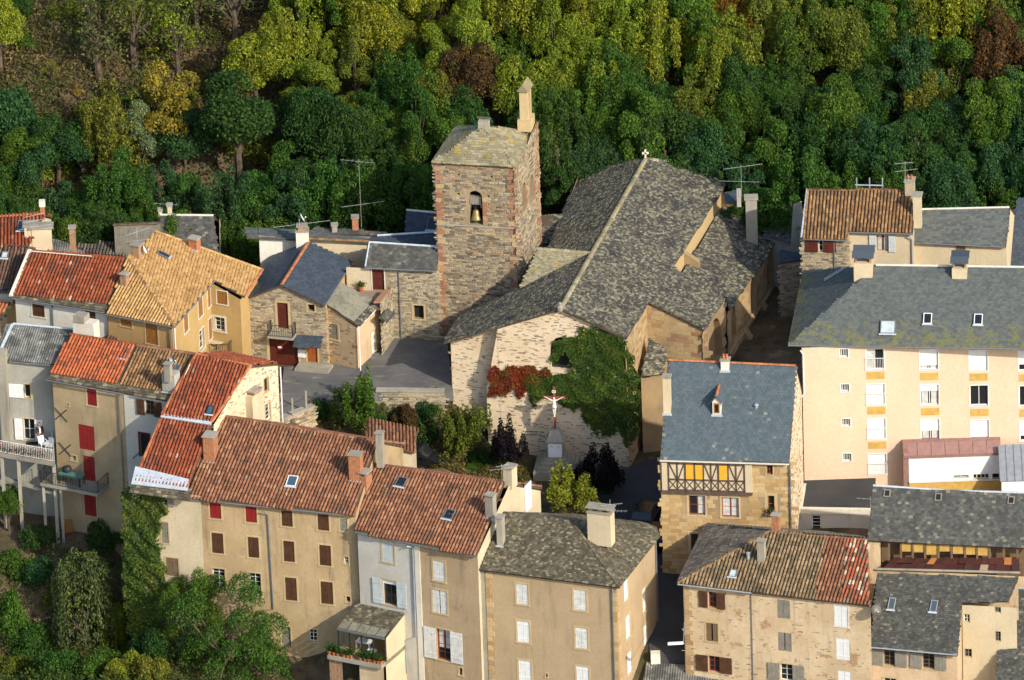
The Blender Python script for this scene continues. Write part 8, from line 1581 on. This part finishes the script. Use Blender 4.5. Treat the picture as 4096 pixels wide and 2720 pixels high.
# calvary
yc = -13.6; cb = PY(K(1790, 892), yc); kk = lambda x, y: PY(K(x, y), yc)
cal = thing('calvary', 'stone calvary with white figure on a red brown cross above a white tablet', 'monument', Vector((cb.x, yc+.6, -4.9)))
ce = Vector((.99, -.12, 0)).normalized(); cn = Vector((-ce.y, ce.x, 0)); zt_ = kk(1790, 800).z; cm = Vector((cb.x, yc+.75, 0)); wd = .0122*.0+1.55
def blk(name, zb, zt, w_, d_, mat, taper=None):
    b = Vector((cm.x, cm.y, zb))
    if taper is None: return mesh(name, MB().cbox(b, w_, d_, zt-zb, ce), mat, cal, cal)
    m_ = MB().cbox(b, w_, d_, zt-zb, ce); c4 = Vector((cm.x, cm.y, zt))
    for i in range(4, 8): m_.v[i] = c4+(m_.v[i]-c4)*taper
    return mesh(name, m_, mat, cal, cal)
n_s = 4; z0 = cb.z-.05
for i in range(n_s): blk('step', -5.3 if i == 0 else z0-.24*(n_s-i), z0-.24*(n_s-i-1), 1.6+.5*(n_s-1-i), 1.5+.5*(n_s-1-i), MT['concrete'])
blk('plinth', z0, zt_, 1.15, 1.1, MT['concrete']); blk('cornice', zt_, zt_+.12, 1.45, 1.4, MT['concrete']); zp = kk(1790, 735).z; blk('pedestal', zt_+.12, zp, 1.2, 1.2, MT['concrete'], .5)
tbn = mesh('tablet', MB().box(Vector((cm.x, cm.y, z0+.1))-ce*.5-cn*.60, ce*1.0, cn*.05, Zup*(zt_-z0-.2)), MT['whitepaint'], cal, cal)
for d in (-1, 1): mesh('palm_sprig', MB().prism([Vector((cm.x, cm.y, zt_-.32))+ce*d*.08-cn*.605, Vector((cm.x, cm.y, zt_-.2))+ce*d*.32-cn*.605, Vector((cm.x, cm.y, zt_-.38))+ce*d*.36-cn*.605], -cn*.008), MT['bluegrey'], tbn, cal)
zc0, zc1 = zp-.05, kk(1786, 480).z; za = kk(1787, 545).z
cr = mesh('cross', MB().cbox(Vector((cm.x, cm.y, zc0)), .16, .14, zc1-zc0, ce).box(Vector((cm.x, cm.y, za-.08))-ce*.82-cn*.09, ce*1.64, cn*.18, Zup*.16), MT['redwood'], cal, cal)
sg = mesh('inscription_board', MB().box(Vector((cm.x, cm.y, za+.42))-ce*.14-cn*.1, ce*.28, cn*.03, Zup*.2), MT['whitepaint'], cr, cal)
tx = bpy.data.curves.new('inscription', 'FONT'); tx.body = 'INRI'; tx.size = .13; tx.align_x = 'CENTER'; tx.align_y = 'CENTER'; tx.extrude = .004; tmp = bpy.data.objects.new('inscription_text', tx); COL.objects.link(tmp); bpy.context.view_layer.update(); tme = bpy.data.meshes.new_from_object(tmp.evaluated_get(bpy.context.evaluated_depsgraph_get())); bpy.data.objects.remove(tmp); tme.materials.clear(); to = newobj('inscription', tme, MT['iron'], cr)
to.matrix_basis = Matrix.Translation(Vector((cm.x, cm.y, za+.52))-cn*.106-cal.location) @ Matrix((ce, Zup, -cn)).transposed().to_4x4()
zf_ = kk(1790, 655).z; Hc = (za+.13-zf_)/.985
fig, P = figure(cal, Vector((cm.x, cm.y, zf_))-cn*.18, -cn, Hc, 'cross', MT['stonewhite'], legs='together'); fig.name = 'figure'
mesh('loincloth', MB().lathe(P(0, 0, .44), [(.10*Hc, 0), (.112*Hc, .06*Hc), (.10*Hc, .13*Hc), (.07*Hc, .14*Hc)], 10), MT['stonewhite'], cal, cal, True)
# cars
def car(c, heading, label, L=4.1, W_=1.7, H=1.45):
    f = Vector((math.cos(heading), math.sin(heading), 0)); s = Vector((-f.y, f.x, 0)); t = thing('parked_car', label, 'car', c); P = lambda x, y, z: c+f*x+s*y+Zup*z
    prof = [(-L/2, .35), (-L/2+.05, .8), (-L/2+.35, .95), (L*.18, .95), (L*.45, .78), (L/2, .6), (L/2, .3), (L/2-.2, .22), (-L/2+.2, .22)]
    m_ = MB(); n = len(prof); secs = ((-W_/2, .96), (-W_/2+.12, 1.0), (W_/2-.12, 1.0), (W_/2, .96)); 
    for y, k in secs: m_.v += [P(x*k, y, z) for x, z in prof]
    for q in range(3): m_.f += [(q*n+i, q*n+(i+1) % n, (q+1)*n+(i+1) % n, (q+1)*n+i) for i in range(n)]
    m_.f += [tuple(range(n))[::-1], tuple(range(3*n, 4*n))]; mesh('body', m_, MT['carpaint'], t, t)
    cab = [(-L/2+.3, .95), (-L/2+.65, H), (L*.03, H), (L*.22, .95)]; g_ = MB()
    for y, k in ((-W_/2+.08, 1), (W_/2-.08, 1)): g_.v += [P(x, y*(1 if z < 1 else .84), z) for x, z in cab]
    g_.f = [(0, 1, 2, 3), (7, 6, 5, 4), (0, 4, 5, 1), (2, 6, 7, 3), (1, 5, 6, 2)]; mesh('windows', g_, MT['glass'], t, t); mesh('roof', MB().prism([P(-L/2+.62, -W_*.36, H), P(-L/2+.62, W_*.36, H), P(L*.04, W_*.36, H), P(L*.04, -W_*.36, H)], Zup*.03), MT['carpaint'], t, t)
    for x in (-L*.3, L*.31):
        for y in (-1, 1): wh = mesh('wheel', MB().lathe(P(x, y*(W_/2-.1), .31), [(0, -.1), (.3, -.1), (.31, 0), (.3, .1), (0, .1)], 16, s), MT['rubber'], t, t); mesh('rim', MB().lathe(P(x, y*(W_/2-.1)+y*.105, .31), [(0, 0), (.19, 0), (.19, .01), (0, .01)], 12, s), MT['zinc'], wh, t)
    for y in (-1, 1): mesh('headlight', MB().ball(P(L/2-.06, y*(W_/2-.3), .62), .09, 8), MT['paleglass'], t, t); mesh('mirror', MB().cbox(P(L*.14, y*(W_/2+.06), .95), .12, .16, .12), MT['carpaint'], t, t)
    return t
cpos = lambda x, y: PT(V(x, y))
p = cpos(1492, 1205); car(p+Zup*.1, math.radians(75), 'black car parked in the shaded street beside the half-timbered house')
p = cpos(1521, 1250); car(p+Zup*.1, math.radians(80), 'dark blue car in the narrow street just behind the hip roofed house')
p = cpos(968, 1072); car(p+Zup*.05, math.radians(-20), 'dark car half hidden behind the long tan house ridge')
# bins, street litter
p = PZ(M5(252, 275), -7.2); solo('bucket', MB().lathe(p, [(.16, 0), (.22, .42), (.24, .45), (.18, .43), (.02, .1)], 12), MT['plastic'], 'white bucket standing in the dark street', 'bucket'); p = PZ(M5(222, 282), -7.2); solo('sack', MB().lathe(p, [(.25, 0), (.28, .2), (.15, .5), (.05, .62), (0, .64)], 8), MT['yellow'], 'yellow sack beside the white bucket in the dark street', 'sack')
lp = W3r.P(*W3r.sz(M5(150, 490)), .1); lt = thing('street_lamp', 'long white street lamp arm reaching over the dark street', 'street lamp', PZ(M5(318, 672), -5.2)); a = lt.location; mesh('lamp_head', MB().box(a-Vector((.55, .1, 0)), Vector((1.1, .05, 0)), Vector((0, .26, 0)), Zup*.12), MT['whitepaint'], lt, lt); mesh('arm', MB().tube([a+Vector((.55, 0, .05)), W4.P(.02, -5.6, .02)], .03, 5), MT['zinc'], lt, lt)
# ladder on the hill
lp = at(N1, 477, 458); lm_ = MB()
for k in (-.2, .2): lm_.tube([lp+Vector((k, 0, -.1)), lp+Vector((k, .35, 1.15))], .025, 4)
for i in range(4): q = lp+Vector((0, .35*(i+.4)/4.2, 1.15*(i+.4)/4.2)); lm_.tube([q-Vector((.2, 0, 0)), q+Vector((.2, 0, 0))], .022, 4)
solo('ladder', lm_, MT['whitepaint'], 'small pale ladder standing among the bushes of the clearing', 'ladder')
# aerials and dishes
aerial(AER_A-Zup*.3, 1.5, [(.5, 15, 2.4, 5, .6), (1.0, 15, 1.9, 5, .7), (1.45, 20, 1.6, 4, .4)], 'aerial with several long arms over the double chimney')
aerial(PZ(A(1185, 690), 8.3)+Zup*.0, 2.3, [(1.2, 5, 1.9, 4, .4), (1.9, 35, 2.1, 6, .8)], 'aerial beside the left chimney of the straw coloured roof')
dish(DISH_A+Vector((.55, -.1, -.4)), .36, -5, 'white satellite dish beside the chimney of the straw coloured roof')
aerial(PZ(A(1440, 345), 8.0), 1.0, [(.9, 170, 1.9, 5, .5)], 'aerial above the dark slate roof at the forest edge')
aerial(DISH_C+Vector((-.2, .2, -.9)), 1.2, [(.6, 8, 4.2, 10, .5)], 'long aerial beside the white satellite dish chimney'); dish(DISH_C+Vector((0, 0, .3)), .36, 10, 'white satellite dish on the white chimney by the blue slate roof')
aerial(AER_C, 5.6, [(1.9, 10, 3.2, 6, .4), (5.4, 165, 2.6, 7, .7)], 'very tall thin aerial rising by the dark red brick chimney')
aerial(aerial_right-Zup*.6, 2.6, [(1.2, 175, 3.0, 4, .4), (2.4, 10, 3.0, 7, .6)], 'wide aerial behind the right end of the church roof')
aerial(PZ(I(1235, 300), 12.0), 1.6, [(.9, 8, 1.7, 5, .4), (1.5, 190, 1.4, 6, .6)], 'aerial on the rubble chimney of the cream house')
aerial(PZ(G(1145, 285), 3.2), 1.4, [(1.0, 8, 1.9, 5, .5), (1.25, 20, 1.0, 3, .5)], 'aerial on the cream chimney behind the brown tile roof')
aerial(tc+Vector((.0, 0, -.2)), 1.0, [(.9, 0, .9, 5, .4)], 'small aerial by the ridge chimney of the half-timbered house') if False else None
aerial(PZ(G(1848, 590), 1.0), 2.3, [(1.4, -8, 2.2, 8, .7), (1.9, 5, 1.6, 9, .5)], 'many rodded aerial at the chimney of the hip roofed house')
aerial(PZ(J(545, 1470), -3.0), .9, [(.7, 170, 1.9, 5, .4)], 'aerial on the edge of the white flat roofed annex')
